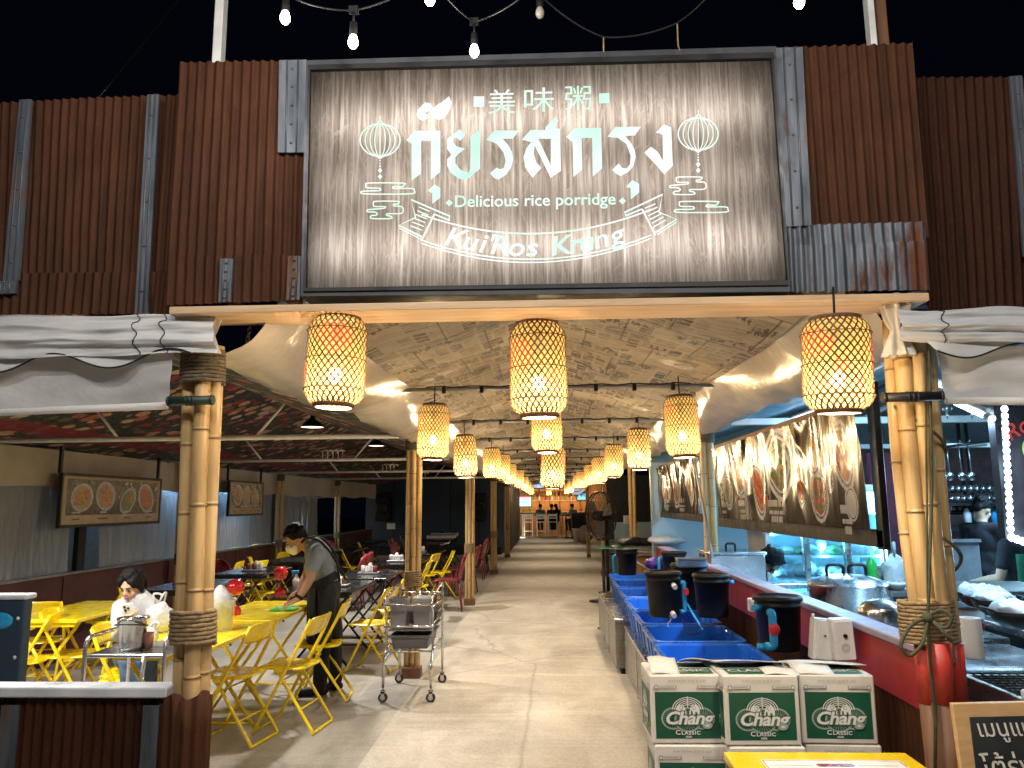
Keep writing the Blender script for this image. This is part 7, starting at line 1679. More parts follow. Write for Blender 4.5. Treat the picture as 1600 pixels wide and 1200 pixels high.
m, nt, b = newmat('led_screen_picture'); v = coords(nt, (1, 1, 1)); cc = ramp(nt, nz(nt, v, 2.6, 6, .7, 1), [(.3, (.03, .06, .25)), (.48, (.25, .4, .75)), (.6, (.75, .8, .95)), (.75, (.65, .12, .15))]); setc(nt, b.inputs['Emission Color'], cc); b.inputs['Emission Strength'].default_value = .8; setc(nt, b.inputs['Base Color'], (0, 0, 0)); M['screenpic'] = m
M['screen_white'] = emit('screen_white', (.75, .95, 1), 1.0); M['screen_red'] = emit('screen_red', (.9, .08, .06), .8); M['screen_cyan'] = emit('screen_cyan', (.3, .75, .9), .9)
def screen(px0, py0, px1, py1, y, label, mats, rows=0):
    a, b_ = P(px0, py0, Y=y), P(px1, py1, Y=y); c = (a + b_) / 2; w, h = b_.x - a.x, a.z - b_.z; t = thing('display_screen', label, 'screen', (c.x, y, b_.z))
    mb = MB(); mb.box((0, .05, h / 2), (w + .08, .1, h + .08)); mb.build('casing', M['black'], t, bevel=.01); mb = MB(); mb.box((0, -.005, h / 2), (w, .012, h)); mb.build('lit_panel', M[mats[0]], t)
    if rows:
        mb = MB(); mb.box((0, -.014, h * .92), (w * .98, .008, h * .14))
        mb.build('title_bar', M['screen_red'], t); mb = MB()
        for k in range(rows): mb.box((-w * .1 * (k % 2), -.014, h * (.74 - .62 * k / rows)), (w * .7, .006, h * .05))
        mb.build('text_rows', M['screen_cyan'], t)
    mb = MB(); mb.tube([(-w * .3, .05, h), (-w * .3, .05, h + .5)], .02, 6); mb.tube([(w * .3, .05, h), (w * .3, .05, h + .5)], .02, 6); mb.build('ceiling_mount', M['black_metal'], t)
screen(811, 775, 830, 791, 38, 'bright menu screen with red heading beside the far bar', ['screen_white'], 5); screen(824, 746, 880, 762, 39, 'wide blue LED screen high above the far bar', ['screenpic']); screen(902, 771, 915, 781, 40, 'small cyan screen right of the far bar', ['screen_cyan'])
p = P(900, 757, Y=37.0); t = thing('round_sign', 'round white sign hanging at the end of the corridor', 'sign', p); mb = MB(); Mx = Matrix.Rotation(PI / 2, 3, 'X'); mb.lathe([(.0005, .04), (.46, .04), (.48, .02), (.48, -.02), (.46, -.04), (.0005, -.04)], 36, M=Mx); mb.build('disc', emit('round_sign_face', (.62, .62, .7), .5), t); mb = MB(); mb.lathe([(.33, .046), (.36, .046), (.36, .05), (.33, .05), (.33, .046)], 30, M=Mx); mb.box((-.02, -.05, .02), (.34, .012, .05)); mb.box((.0, -.05, -.08), (.26, .012, .04)); mb.build('printed_mark', M['brownwood'], t); mb = MB(); mb.tube([(0, 0, .47), (0, 0, .75)], .012, 6); mb.build('hanger', M['black_metal'], t)
# white front bar on the left
t = thing('bar_counter', 'white panelled bar counter with warm light at its foot, left of the corridor end', 'bar', (-1.6, 38.0, 0)); mb = MB(); mb.box((-1.9, 38.2, .62), (.6, 4, 1.0)); mb.build('white_front', M['white_pl'], t, world=True, bevel=.01); mb = MB(); mb.box((-1.88, 38.2, 1.14), (.75, 4.1, .05)); mb.build('bar_top', M['brownwood'], t, world=True, bevel=.006)
for k in range(6): mb = MB(); mb.box((-1.595, 36.5 + k * .68, .62), (.012, .03, .98)); mb.build('front_batten', M['paper'], t, world=True)
mb = MB(); mb.tube([(-1.58, 36.2, .07), (-1.58, 40.1, .07)], .015, 6); mb.build('foot_light', emit('foot_led', (1, .9, .62), 5), t, world=True); add_point('foot_glow', (.2, 0, .15), 14, (1, .85, .55), .3, t)
t = thing('bar_shelf', 'dark bar shelf with cool-lit bottles above the white counter', 'shelf', (-1.9, 38, 1.2)); mb = MB(); mb.box((-2.1, 38.2, 1.7), (.3, 4, .04)); mb.box((-2.1, 38.2, 2.1), (.3, 4, .04)); mb.box((-2.25, 38.2, 1.7), (.03, 4, 1.0)); mb.build('rack', M['black_metal'], t, world=True)
for k in range(14): mb = MB(); mb.lathe([(.0005, 0), (.04, 0), (.042, .17), (.015, .22), (.013, .28), (.0005, .28)], 8, (-2.06, 36.5 + k * .26, 1.722)); mb.build('bottle', M[rnd.choice(['white_pl', 'bluepipe', 'clear', 'redplastic'])], t, world=True)
add_point('shelf_glow', (.3, -.5, .75), 16, (.6, .85, 1), .1, t)
# high white chairs and tables
def high_chair(x, y, rz, label):
    t = thing('bar_chair', label, 'bar chair', (x, y, 0.01), rz, 'white high chairs at the far bar')
    for sx_ in (-1, 1):
        mb = MB(); mb.box((sx_ * .2, -.18, .55), (.05, .05, 1.1)); mb.build('back_post', M['white_pl'], t, bevel=.005); mb = MB(); mb.box((sx_ * .2, .18, .34), (.05, .05, .68)); mb.build('front_leg', M['white_pl'], t, bevel=.005)
    mb = MB(); mb.box((0, 0, .69), (.45, .42, .04)); mb.build('seat', M['white_pl'], t, bevel=.008); mb = MB(); mb.box((0, -.18, 1.02), (.36, .03, .12)); mb.box((0, -.18, .88), (.36, .03, .06)); mb.build('back_slat', M['white_pl'], t, bevel=.004); mb = MB(); mb.box((0, -.18, .25), (.36, .03, .04)); mb.box((0, .18, .25), (.36, .03, .04)); mb.build('foot_bar', M['white_pl'], t, bevel=.004)
HC = [(826, 38.6, 'white high chair, leftmost of the row before the far bar, empty'), (846, 38.6, 'white high chair under the person in a grey shirt'), (864, 38.6, 'white high chair under the two dark-haired guests')]
for px, y, lb in HC: high_chair(P(px, 838, Y=y).x, y, 0, lb)
t = thing('high_table', 'long high white table before the far bar guests', 'table', (P(848, 838, Y=39.4).x, 39.5, .01)); mb = MB(); mb.box((0, 0, 1.05), (2.2, .6, .05)); mb.build('tabletop', M['white_pl'], t, bevel=.008)
for sx_ in (-1, 1):
    for sy_ in (-1, 1): mb = MB(); mb.box((sx_ * 1.0, sy_ * .24, .51), (.06, .06, 1.02)); mb.build('leg', M['white_pl'], t)
t = thing('round_pole_table', 'small black pole table right of the white high chairs', 'table', (P(885, 842, Y=36.8).x, 36.8, .01)); mb = MB(); mb.lathe([(.0005, 0), (.25, 0), (.25, .02), (.04, .04), (.03, .08), (.03, 1.0), (.3, 1.02), (.3, 1.05), (.0005, 1.05)], 20); mb.build('pedestal', M['black_metal'], t); mb = MB(); mb.box((0, 0, 1.09), (.2, .14, .07)); mb.build('napkin_box', M['white_pl'], t)
t = thing('host_stand', 'dark blue cabinet in front of the guest in white', 'cabinet', (P(906, 840, Y=35.5).x, 35.5, 0)); mb = MB(); mb.box((0, 0, .55), (.75, .5, 1.1)); mb.build('body', M['navy'], t, bevel=.01); mb = MB(); mb.box((0, 0, 1.12), (.8, .55, .04)); mb.build('top', M['black'], t, bevel=.005); mb = MB(); mb.box((0, -.26, .55), (.68, .02, .95)); mb.build('door', M['black'], t, bevel=.004)
p = P(903, 846, Y=33); t = thing('white_bucket', 'white bucket beside the beige sack near the corridor end', 'bucket', (p.x, 33, 0)); mb = MB(); mb.lathe([(.0005, .006), (.17, .006), (.22, .5), (.235, .51), (.235, .54), (.2, .54), (.16, .03)], 22); mb.build('bucket_body', M['white_pl'], t); mb = MB(); mb.tube([(.23 * math.cos(a), .23 * math.sin(a), .52 - .0) for a in [PI * k / 12 for k in range(13)]], .01, 6); mb.build('handle', M['steel_r'], t)
bag((P(914, 848, Y=32).x, 32, 0), (.33, .3, .75), 'big beige sack slumped by the fan near the corridor end', 31, 'valance', False)
# industrial fan
YFN = 13.0
p = P(938, 806, Y=YFN); t = thing('pedestal_fan', 'big black industrial pedestal fan with round cage turned toward the aisle', 'fan', (p.x, YFN, 0), R(-58)); zc_ = p.z; rf = 36.5 / FPX * YFN
Mx = Matrix.Rotation(PI / 2, 3, 'X')
mb = MB(); 
for rr_ in [rf * k / 13 for k in range(2, 14)]:
    dy = .11 * (1 - (rr_ / rf) ** 2)
    for s_ in (-1, 1): mb.tube([(rr_ * math.cos(a), s_ * (dy + .03), zc_ + rr_ * math.sin(a)) for a in [2 * PI * k / 36 for k in range(36)]], .0028 if rr_ < rf * .99 else .012, 5, closed=True)
for k in range(28):
    a = 2 * PI * k / 28
    for s_ in (-1, 1): mb.tube([(rf * f * math.cos(a), s_ * (.11 * (1 - f * f) + .03), zc_ + rf * f * math.sin(a)) for f in (.15, .5, .8, 1.0)], .0028, 4)
mb.build('wire_cage', M['black_metal'], t)
for k in range(3):
    mb = MB(); a0 = k * 2 * PI / 3 + .4
    def fn(u, v): q = .07 + (rf * .84 - .07) * u; a = a0 + (v - .5) * (.95 - .3 * u); return Vector((q * math.cos(a), .05 * (v - .5) * (1.4 - u), zc_ + q * math.sin(a)))
    mb.grid(fn, 10, 8); mb.build('fan_blade', M['rope_d'] if False else M['dgrey_pl'], t, solid=.004)
mb = MB(); mb.lathe([(.0005, -.12), (.07, -.12), (.085, -.05), (.085, .2), (.06, .26), (.0005, .26)], 20, (0, 0, zc_), M=Mx.inverted()); mb.build('motor', M['black_metal'], t)
mb = MB(); mb.tube([(0, .12, zc_ - .03), (0, .12, .06)], .03, 10); mb.build('pole', M['black_metal'], t); mb = MB(); mb.lathe([(.0005, 0), (.32, 0), (.32, .02), (.06, .05), (.04, .12), (.0005, .12)], 24, (0, .12, 0)); mb.build('base', M['black_metal'], t)
mb = MB(); mb.tube([(0, -.2, 0), (0, -.2, .02)], .01, 4)
# glass-top ledge and odds behind the tubs
p = P(965, 856, Y=10.2); t = thing('glass_table', 'small glass-topped table with dark leg beyond the blue tubs', 'table', (p.x, 10.3, 0)); mb = MB(); mb.box((0, 0, p.z), (.5, .4, .012)); mb.build('glass_top', pm('green_glass_edge', (.12, .38, .30), .08), t)
for x in (-.18, .2): mb = MB(); mb.tube([(x, 0, 0), (x, 0, p.z - .006)], .02, 8); mb.lathe([(.0005, 0), (.1, 0), (.1, .015), (.0005, .02)], 14, (x, 0, 0)); mb.build('leg', M['black_metal'], t)
t = thing('wood_stand', 'brown wooden stand with slanted board and dark net past the far tubs', 'stand', (1.22, 10.4, 0)); mb = MB(); mb.box((0, .1, .45), (.42, .5, .9)); mb.build('body', M['slatwood'], t, bevel=.006); mb = MB(); mb.box((0, 0, .98), (.75, .55, .02), Matrix.Rotation(.12, 3, 'Y')); mb.build('slanted_board', M['pine'], t, bevel=.003); mb = MB(); mb.tube([(-.34, -.2, 1.02), (.1, -.6, .72)], .014, 8); mb.build('brace', M['steel_r'], t)
mb = MB(); mb.ell((0, 0, .04), (.3, .2, .06), 22, 10)
for v in mb.v: v.z = max(.0, v.z + .05 * noise.noise(v * 9)); v.x *= 1 + .2 * noise.noise(v * 7)
mb.build('dark_net', M['black'], loc=(1.22, 10.35, 1.045), local=True, label='crumpled black net heaped on the slanted wooden stand', cat='net')
bag((1.20, 8.9, .86), (.12, .08, .14), 'purple plastic bag by the farthest black bucket', 41, 'purple', False)
bag((1.45, 9.7, 1.09), (.22, .16, .12), 'white cloth bundle on the far end of the red wall', 45, 'bag', False)
p = P(979, 812, Y=16.4); mb = MB(); mb.box(p, (.13, .04, .18)); mb.box(p + Vector((0, -.025, 0)), (.09, .012, .12)); mb.build('switch_box', M['white_pl'], loc=p, bevel=.006, label='small white switch box low on the far right wall', cat='switch')
t = thing('crate_stack', 'stack of clear crates by the far right partition', 'crate', (P(975, 840, Y=15).x, 15.6, 0))
for k in range(3): 
    mb = MB(); z = k * .3
    for q in range(5): mb.box((0, -.2, z + .04 + q * .055), (.55, .015, .02)); mb.box((0, .2, z + .04 + q * .055), (.55, .015, .02)); mb.box((-.27, 0, z + .04 + q * .055), (.015, .4, .02)); mb.box((.27, 0, z + .04 + q * .055), (.015, .4, .02))
    for sx_ in (-.27, .27):
        for sy_ in (-.2, .2): mb.box((sx_, sy_, z + .14), (.03, .03, .28))
    mb.build('crate', M['grey_metal'], t)
# thin black strap on the floor by the tubs
p = P(928, 936, Z=.006); mb = MB(); mb.box((0, 0, .01), (.2, .05, .02)); mb.box((.04, .02, .015), (.1, .03, .03)); mb.build('floor_pedal', M['black'], loc=p, bevel=.006, label='flat black pedal lying on the aisle floor by the far steel counter', cat='pedal')
mb = MB(); mb.tube([P(735, 850, Y=13.0), P(737, 941, Y=12.9)], .010, 6); mb.tube([P(737, 941, Y=12.9), P(741, 942, Y=12.8)], .012, 6); mb.build('thin_stake', M['black_metal'], loc=P(737, 941, Y=12.9), label='thin dark stake leaning on the first slim corridor post', cat='stake')
# ------------------------------------------------------------------ people
def limb(mb, pts, rs, n=12):
    pts = [Vector(p) for p in pts]
    q, rr = [], []
    for i in range(len(pts) - 1):
        for k in range(6): f = k / 6; q.append(pts[i].lerp(pts[i + 1], f)); rr.append(rs[i] + (rs[i + 1] - rs[i]) * f)
    q.append(pts[-1]); rr.append(rs[-1]); mb.tube(q, rr, n)
    for p, r in zip(pts, rs): mb.ell(p, r, 12, 8)
def rotm(yaw, pitch, roll=0): return Matrix.Rotation(yaw, 3, 'Z') @ Matrix.Rotation(-pitch, 3, 'X') @ Matrix.Rotation(roll, 3, 'Y')   # face looks along local +Y; pitch>0 looks down
def head_geo(mb, c, Rm, s=1.0):
    def at(x, y, z): return Vector(c) + Rm @ Vector((x, y, z)) * s
    mb.ell(at(0, -.012, .02), (.074 * s, .092 * s, .098 * s), 20, 14, 0, Rm); mb.ell(at(0, .030, -.045), (.056 * s, .058 * s, .066 * s), 16, 12, 0, Rm); mb.ell(at(0, .058, -.090), (.026 * s, .024 * s, .022 * s), 10, 8, 0, Rm)
    mb.ell(at(0, .094, -.018), (.012 * s, .018 * s, .024 * s), 10, 8, 0, Rm); mb.ell(at(0, .102, -.030), (.015 * s, .014 * s, .011 * s), 10, 8, 0, Rm)
    mb.ell(at(0, .074, .022), (.052 * s, .016 * s, .014 * s), 12, 8, 0, Rm)
    for e in (-1, 1): mb.ell(at(e * .076, -.008, -.012), (.010 * s, .020 * s, .032 * s), 10, 8, 0, Rm); mb.ell(at(e * .042, .055, -.035), (.022 * s, .022 * s, .022 * s), 10, 8, 0, Rm)
def face_parts(t, c, Rm, s=1.0, mask=False, lips=True):
    def at(x, y, z): return Vector(c) + Rm @ Vector((x, y, z)) * s
    mb = MB()
    for e in (-1, 1): mb.ell(at(e * .031, .080, -.002), (.013 * s, .007 * s, .0055 * s), 10, 6, 0, Rm)
    mb.build('eyes', M['eye'], t, world=True)
    mb = MB()
    for e in (-1, 1): mb.tube([at(e * .016, .088, .020), at(e * .032, .087, .026), at(e * .050, .076, .019)], [.0035, .004, .002], 6)
    mb.build('eyebrows', M['hair'], t, world=True)
    if mask:
        mb = MB()
        mb.ell(at(0, .050, -.052), (.063, .060, .052), 20, 14, 0, Rm); mb.ell(at(0, .088, -.040), (.026, .034, .036), 12, 10, 0, Rm); mb.ell(at(0, .060, -.090), (.036, .036, .022), 12, 8, 0, Rm)
        blob(mb, .008, 4).build('face_mask', M['mask'], t, world=True)
        mb = MB()
        for e in (-1, 1): mb.tube([at(e * .070, .035, -.005), at(e * .080, -.01, .012)], .0018, 5); mb.tube([at(e * .062, .035, -.075), at(e * .080, -.012, -.03)], .0018, 5)
        mb.build('mask_loop', M['mask'], t, world=True)
    elif lips:
        mb = MB(); mb.ell(at(0, .086, -.060), (.021 * s, .008 * s, .0055 * s), 10, 6, 0, Rm); mb.ell(at(0, .085, -.068), (.018 * s, .008 * s, .006 * s), 10, 6, 0, Rm); mb.build('lips', M['lip'], t, world=True)
def hair_geo(c, Rm, kind, seed, s=1.0):
    def at(x, y, z): return Vector(c) + Rm @ Vector((x, y, z)) * s
    mb = MB(); rnd = random.Random(seed)
    mb.ell(at(0, -.022, .038), (.083 * s, .090 * s, .092 * s), 18, 12, 0, Rm)
    for k in range(60):
        a = rnd.uniform(0, 2 * PI); e = rnd.uniform(.15, 1.5); d = Vector((math.cos(a) * math.cos(e) * .080, math.sin(a) * math.cos(e) * .092 - .020, math.sin(e) * .094 + .038))
        if d.y > .058 and d.z < .075: continue
        mb.ell(at(*d), (.019, .019, .017), 8, 6, 0, Rm)
    if kind == 'short':
        for e in (-1, 1): mb.ell(at(e * .072, -.012, .02), (.014, .034, .034), 8, 6, 0, Rm)
        mb.ell(at(0, -.088, -.01), (.06, .026, .05), 10, 8, 0, Rm)
        for k in range(9): x = -.06 + .015 * k; mb.ell(at(x, .058 + rnd.uniform(-.006, .008), .080 + rnd.uniform(-.006, .008)), (.014, .022, .014), 8, 6, 0, Rm)
    else:
        for e in (-1, 1): mb.ell(at(e * .060, .026, .048), (.026, .050, .046), 10, 8, 0, Rm); mb.ell(at(e * .080, -.005, .0), (.012, .035, .06), 8, 8, 0, Rm)
        mb.ell(at(0, -.095, -.02), (.062, .036, .085), 12, 10, 0, Rm)
        if kind == 'long': mb.ell(at(0, -.09, -.15), (.09, .045, .17), 12, 10, 0, Rm)
        else: mb.ell(at(0, -.125, -.02), (.036, .036, .036), 10, 8, 0, Rm)
    o = blob(mb, .009 * max(1, s), 2)
    for v in o.v: v += (v - Vector(c)).normalized() * .004 * noise.noise(v * 70)
    return o
def hand_geo(mb, w, d, up, curl=.5, s=1.0, side=1):
    """w wrist, d pointing direction, up = back of the hand"""
    w = Vector(w); d = Vector(d).normalized(); up = (Vector(up) - d * Vector(up).dot(d)).normalized(); sd = d.cross(up) * side
    pal = w + d * .048 * s
    Mh = Matrix((sd, d, up)).transposed()
    mb.ell(pal, (.040 * s, .050 * s, .016 * s), 12, 8, 0, Mh)
    for i, (o, L) in enumerate(((-.029, .060), (-.010, .070), (.010, .066), (.028, .052))):
        b0 = w + d * .088 * s + sd * o * s; b1 = b0 + (d * math.cos(curl * .5) - up * math.sin(curl * .5)) * L * .45 * s; b2 = b1 + (d * math.cos(curl * 1.3) - up * math.sin(curl * 1.3)) * L * .32 * s; b3 = b2 + (d * math.cos(curl * 2) - up * math.sin(curl * 2)) * L * .25 * s
        limb(mb, [b0 - d * .02 * s, b0, b1, b2, b3], [.0095 * s, .0095 * s, .0085 * s, .0078 * s, .0065 * s], 8)
    t0 = w + d * .030 * s - sd * .030 * s; t1 = t0 + (d * .6 - sd * .7 - up * .25).normalized() * .035 * s; t2 = t1 + (d * .9 - sd * .2 - up * .35).normalized() * .028 * s
    limb(mb, [w + d * .02 * s - sd * .012 * s, t0, t1, t2], [.013 * s, .0125 * s, .010 * s, .008 * s], 8)
def person(label, J, yaw, pitch, skin='skin', shirt='grey_cloth', trous='black_cloth', hair='short', roll=0, mask=False, hs=1.0, sleeve=.55, shoes='black', hands=True, legs=True, voxel=.011, group=None, curls=(.6, .6), ups=((0, 0, 1), (0, 0, 1)), hdirs=(None, None), fat=1.0, seed=1):
    base = (J['hipL'] + J['hipR']) / 2; t = thing('person', label, 'person', (base.x, base.y, 0), 0, group)
    Rm = rotm(yaw, pitch, roll); hc = J['head']
    up_t = (J['neck'] - J['pel']).normalized(); sh = (J['shR'] - J['shL']).normalized(); fw = sh.cross(up_t) * -1
    Mt = Matrix((sh, up_t.cross(sh), up_t)).transposed()
    mb = MB(); head_geo(mb, hc, Rm, hs)
    limb(mb, [J['neck'] - up_t * .05, J['neck'] + (hc - J['neck']) * .35, hc + Rm @ Vector((0, -.025, -.05))], [.060, .050, .048])
    mb.ell(J['chest'], (.155 * fat, .098 * fat, .17), 16, 12, 0, Mt); mb.ell(J['waist'], (.125 * fat, .088 * fat, .13), 16, 12, 0, Mt); mb.ell(J['pel'], (.145 * fat, .105 * fat, .12), 16, 12, 0, Mt)
    for k, s_ in (('L', -1), ('R', 1)):
        limb(mb, [J['chest'] + up_t * .10, J['sh' + k], J['el' + k], J['wr' + k]], [.065, .052, .038, .026])
        limb(mb, [J['el' + k].lerp(J['wr' + k], .15), J['el' + k].lerp(J['wr' + k], .35), J['wr' + k]], [.040, .039, .026])
        d = hdirs[0 if k == 'L' else 1]
        if hands: hand_geo(mb, J['wr' + k], d if d else (J['wr' + k] - J['el' + k]), ups[0 if k == 'L' else 1], curls[0 if k == 'L' else 1], 1.0, s_)
        if legs:
            limb(mb, [J['hip' + k], J['kn' + k], J['an' + k]], [.082, .055, .038]); limb(mb, [J['kn' + k].lerp(J['an' + k], .12), J['kn' + k].lerp(J['an' + k], .33), J['an' + k]], [.055, .056, .038]); limb(mb, [J['an' + k] - Vector((0, 0, .03)), J['toe' + k]], [.036, .026])
    blob(mb, voxel, 2).build('body', M[skin], t, world=True)
    face_parts(t, hc, Rm, hs, mask)
    hair_geo(hc, Rm, hair, seed, hs).build('hair', M['hair'], t, world=True)
    mb = MB(); g = .013
    mb.ell(J['chest'], (.155 * fat + g, .098 * fat + g + .006, .165), 18, 12, 0, Mt); mb.ell(J['waist'], (.135 * fat + g, .098 * fat + g + .008, .15), 18, 12, 0, Mt); limb(mb, [J['pel'] + up_t * .04, J['waist']], [.135 * fat, .125 * fat]); limb(mb, [J['chest'] + up_t * .10, J['neck'] - up_t * .035], [.085, .066])
    for k in 'LR':
        e = J['sh' + k].lerp(J['el' + k], min(1, sleeve)); pts = [J['chest'] + up_t * .09, J['sh' + k], e]; rs = [.082 * fat, .068 * fat, (.058 if sleeve < 1 else .050) * fat]
        if sleeve > 1: pts.append(J['el' + k].lerp(J['wr' + k], sleeve - 1)); rs.append(.034)
        limb(mb, pts, rs)
    o = blob(mb, voxel, 3)
    for v in o.v:
        q = noise.noise(v * 9 + Vector((seed, 0, 0))) + .7 * (1 - 2 * abs(noise.noise(Vector((v.x * 11, v.y * 11, v.z * 5 + seed))))); v += (v - J['waist']).normalized() * .010 * q + Vector((0, 0, .004 * noise.noise(v * 24)))
    o.build('shirt', M[shirt], t, world=True)
    if legs:
        mb = MB(); mb.ell(J['pel'] - up_t * .02, (.155 * fat, .115 * fat, .125), 18, 12, 0, Mt)
        for k in 'LR': limb(mb, [J['hip' + k], J['kn' + k], J['an' + k] + Vector((0, 0, .02))], [.098, .073, .062])
        o = blob(mb, voxel, 3)
        for v in o.v: v += Vector((noise.noise(v * 8), noise.noise(v * 8 + Vector((4, 0, 0))), 0)) * .009
        o.build('trousers', M[trous], t, world=True)
        for k in 'LR':
            mb = MB(); a, b_ = J['an' + k], J['toe' + k]; d = (b_ - a); d.z = 0; d = d.normalized(); a = Vector((a.x, a.y, .032)); limb(mb, [a - d * .03, a + d * .08, a + d * .17], [.042, .045, .036]); limb(mb, [Vector((a.x, a.y, .05)), Vector((a.x, a.y, .09))], [.045, .043])
            for v in mb.v: v.z = max(v.z, .008)
            o = blob(mb, .01, 2); o.build('shoe', M[shoes], t, world=True)
    return t, Rm, Mt
V = Vector
# waiter wiping the table
Yw = 6.72
hd = P(463, 843, Y=Yw); shm = P(500, 862, Y=Yw); hp = P(506, 912, Y=Yw + .05); fx = P(510, 1062, Y=6.9).x
J = dict(head=hd, neck=P(484, 853, Y=Yw), chest=P(499, 872, Y=Yw), waist=P(507, 896, Y=Yw + .03), pel=P(511, 914, Y=Yw + .05),
         shL=P(496, 866, Y=Yw - .17), shR=P(494, 862, Y=Yw + .17), elL=P(484, 905, Y=Yw - .30), wrL=P(466, 936, Y=6.35), elR=P(478, 900, Y=Yw + .22), wrR=P(468, 922, Y=6.8),
         hipL=P(510, 925, Y=Yw - .06), hipR=P(512, 922, Y=Yw + .14), knL=P(506, 990, Y=Yw - .03), knR=P(523, 985, Y=Yw + .17), anL=P(500, 1058, Y=Yw + .08), anR=P(524, 1050, Y=Yw + .28), toeL=V((0, 0, 0)), toeR=V((0, 0, 0)))
for k in 'LR': J['an' + k].z = .08; J['toe' + k] = J['an' + k] + V((-.17, -.05, -.05))
t, Rm, Mt = person('masked waiter in grey t-shirt and black apron bending to wipe the yellow table', J, R(102), R(30), 'skin_d', 'grey_cloth', 'black_cloth', 'short', mask=True, sleeve=.62, curls=(.55, .7), ups=((0, -.25, 1), (0, 0, 1)), hdirs=(V((-.8, -.3, -.35)), V((-.8, -.2, -.5))), fat=.95, seed=3)
mb = MB()      # apron straps over the shoulders, crossing the back, and the bib tie
for o_, s_ in (('shL', -1), ('shR', 1)):
    sp = J[o_]; up_t = (J['neck'] - J['pel']).normalized(); bk_ = V((math.cos(.25), 0, math.sin(.25)))
    a = J['chest'] + up_t * .17 + V((-.06, s_ * .085, -.02)); b_ = J['chest'] + up_t * .14 + V((.085, s_ * .075, .03)); c_ = J['chest'] + V((.135, s_ * .05, .02)); d_ = J['waist'] + V((.14, -s_ * .06, .0)); e_ = J['pel'] + V((.135, -s_ * .10, .04))
    mb.tube(fillet([a, a + V((.04, 0, .05)), b_, c_, d_, e_], .06), [.011] * len(fillet([a, a + V((.04, 0, .05)), b_, c_, d_, e_], .06)), 6)
mb.build('apron_strap', M['black_cloth'], t, world=True)
mb = MB(); wv_ = J['waist'] + V((0, 0, -.05)); mb.lathe([(.158, -.035), (.162, 0), (.158, .035)], 24, wv_, M=Mt, sy=.80); mb.build('apron_band', M['black_cloth'], t, world=True)
def fn(u, v):
    a = (u - .5) * 2.6; q = J['pel'].lerp((J['knL'] + J['knR']) / 2 + V((0, 0, -.12)), v); return q + V((-.165 * math.cos(a) - .02 * v - .012 * math.sin(u * 16) * v, .20 * math.sin(a), 0))
mb = MB(); mb.grid(fn, 26, 14); mb.build('apron_skirt', M['black_cloth'], t, world=True, solid=.004)
mb = MB(); q = J['elL'].lerp(J['wrL'], .93); d = (J['wrL'] - J['elL']).normalized(); mb.tube([q - d * .012, q + d * .012], .033, 14); mb.build('wristwatch', M['black'], t, world=True)
# seated woman with phone
Yq = 5.50
bx = P(212, 960, Y=Yq).x
J = dict(head=P(206, 915, Y=Yq - .02), neck=P(212, 938, Y=Yq + .04), chest=P(213, 957, Y=Yq + .06), waist=P(213, 990, Y=Yq + .09), pel=P(212, 1020, Y=Yq + .12),
         shL=P(238, 949, Y=Yq + .04), shR=P(188, 951, Y=Yq + .06), elL=P(243, 990, Y=Yq - .08), elR=P(185, 993, Y=Yq - .08), wrL=P(214, 977, Y=Yq - .26), wrR=P(194, 980, Y=Yq - .28),
         hipL=P(222, 1026, Y=Yq + .08), hipR=P(200, 1026, Y=Yq + .08), knL=P(228, 1032, Y=Yq - .34), knR=P(205, 1032, Y=Yq - .36), anL=V((0, 0, 0)), anR=V((0, 0, 0)), toeL=V((0, 0, 0)), toeR=V((0, 0, 0)))
J['shL'], J['shR'] = J['shR'], J['shL']; J['elL'], J['elR'] = J['elR'], J['elL']; J['wrL'], J['wrR'] = J['wrR'], J['wrL']; J['hipL'], J['hipR'] = J['hipR'], J['hipL']; J['knL'], J['knR'] = J['knR'], J['knL']
for k in 'LR': J['an' + k] = V((J['kn' + k].x, J['kn' + k].y + .05, .08)); J['toe' + k] = J['an' + k] + V((0, -.17, -.05))
for k in ('pel', 'hipL', 'hipR'): J[k].z = max(J[k].z, .55)
t, Rm, Mt = person('seated woman in a white knit top and jeans looking at her phone', J, R(172), R(24), 'skin', 'white_cloth', 'jeans', 'bun', sleeve=1.85, shoes='black', curls=(1.0, .8), ups=((-.6, -.8, .2), (.6, -.8, .2)), hdirs=(V((.35, -.15, .9)), V((-.45, -.2, .85))), fat=.84, hs=.88, seed=7)
hp_ = (J['wrL'] + J['wrR']) / 2 + V((-.0, -.02, .085))
t2 = thing('mobile_phone', 'pale phone with camera bumps held up by the seated woman', 'phone', hp_); Rp = Matrix.Rotation(R(-8), 3, 'Y') @ Matrix.Rotation(R(22), 3, 'X'); mb = MB(); mb.box((0, 0, 0), (.074, .009, .15), Rp); mb.build('case', M['paper'], t2, bevel=.003)
mb = MB()
for x, z in ((-.018, .055), (-.018, .028), (.004, .042)): q = Rp @ V((x, -.006, z)); mb.tube([q, q + Rp @ V((0, -.003, 0))], .0085, 12)
mb.build('camera_lens', M['black'], t2)
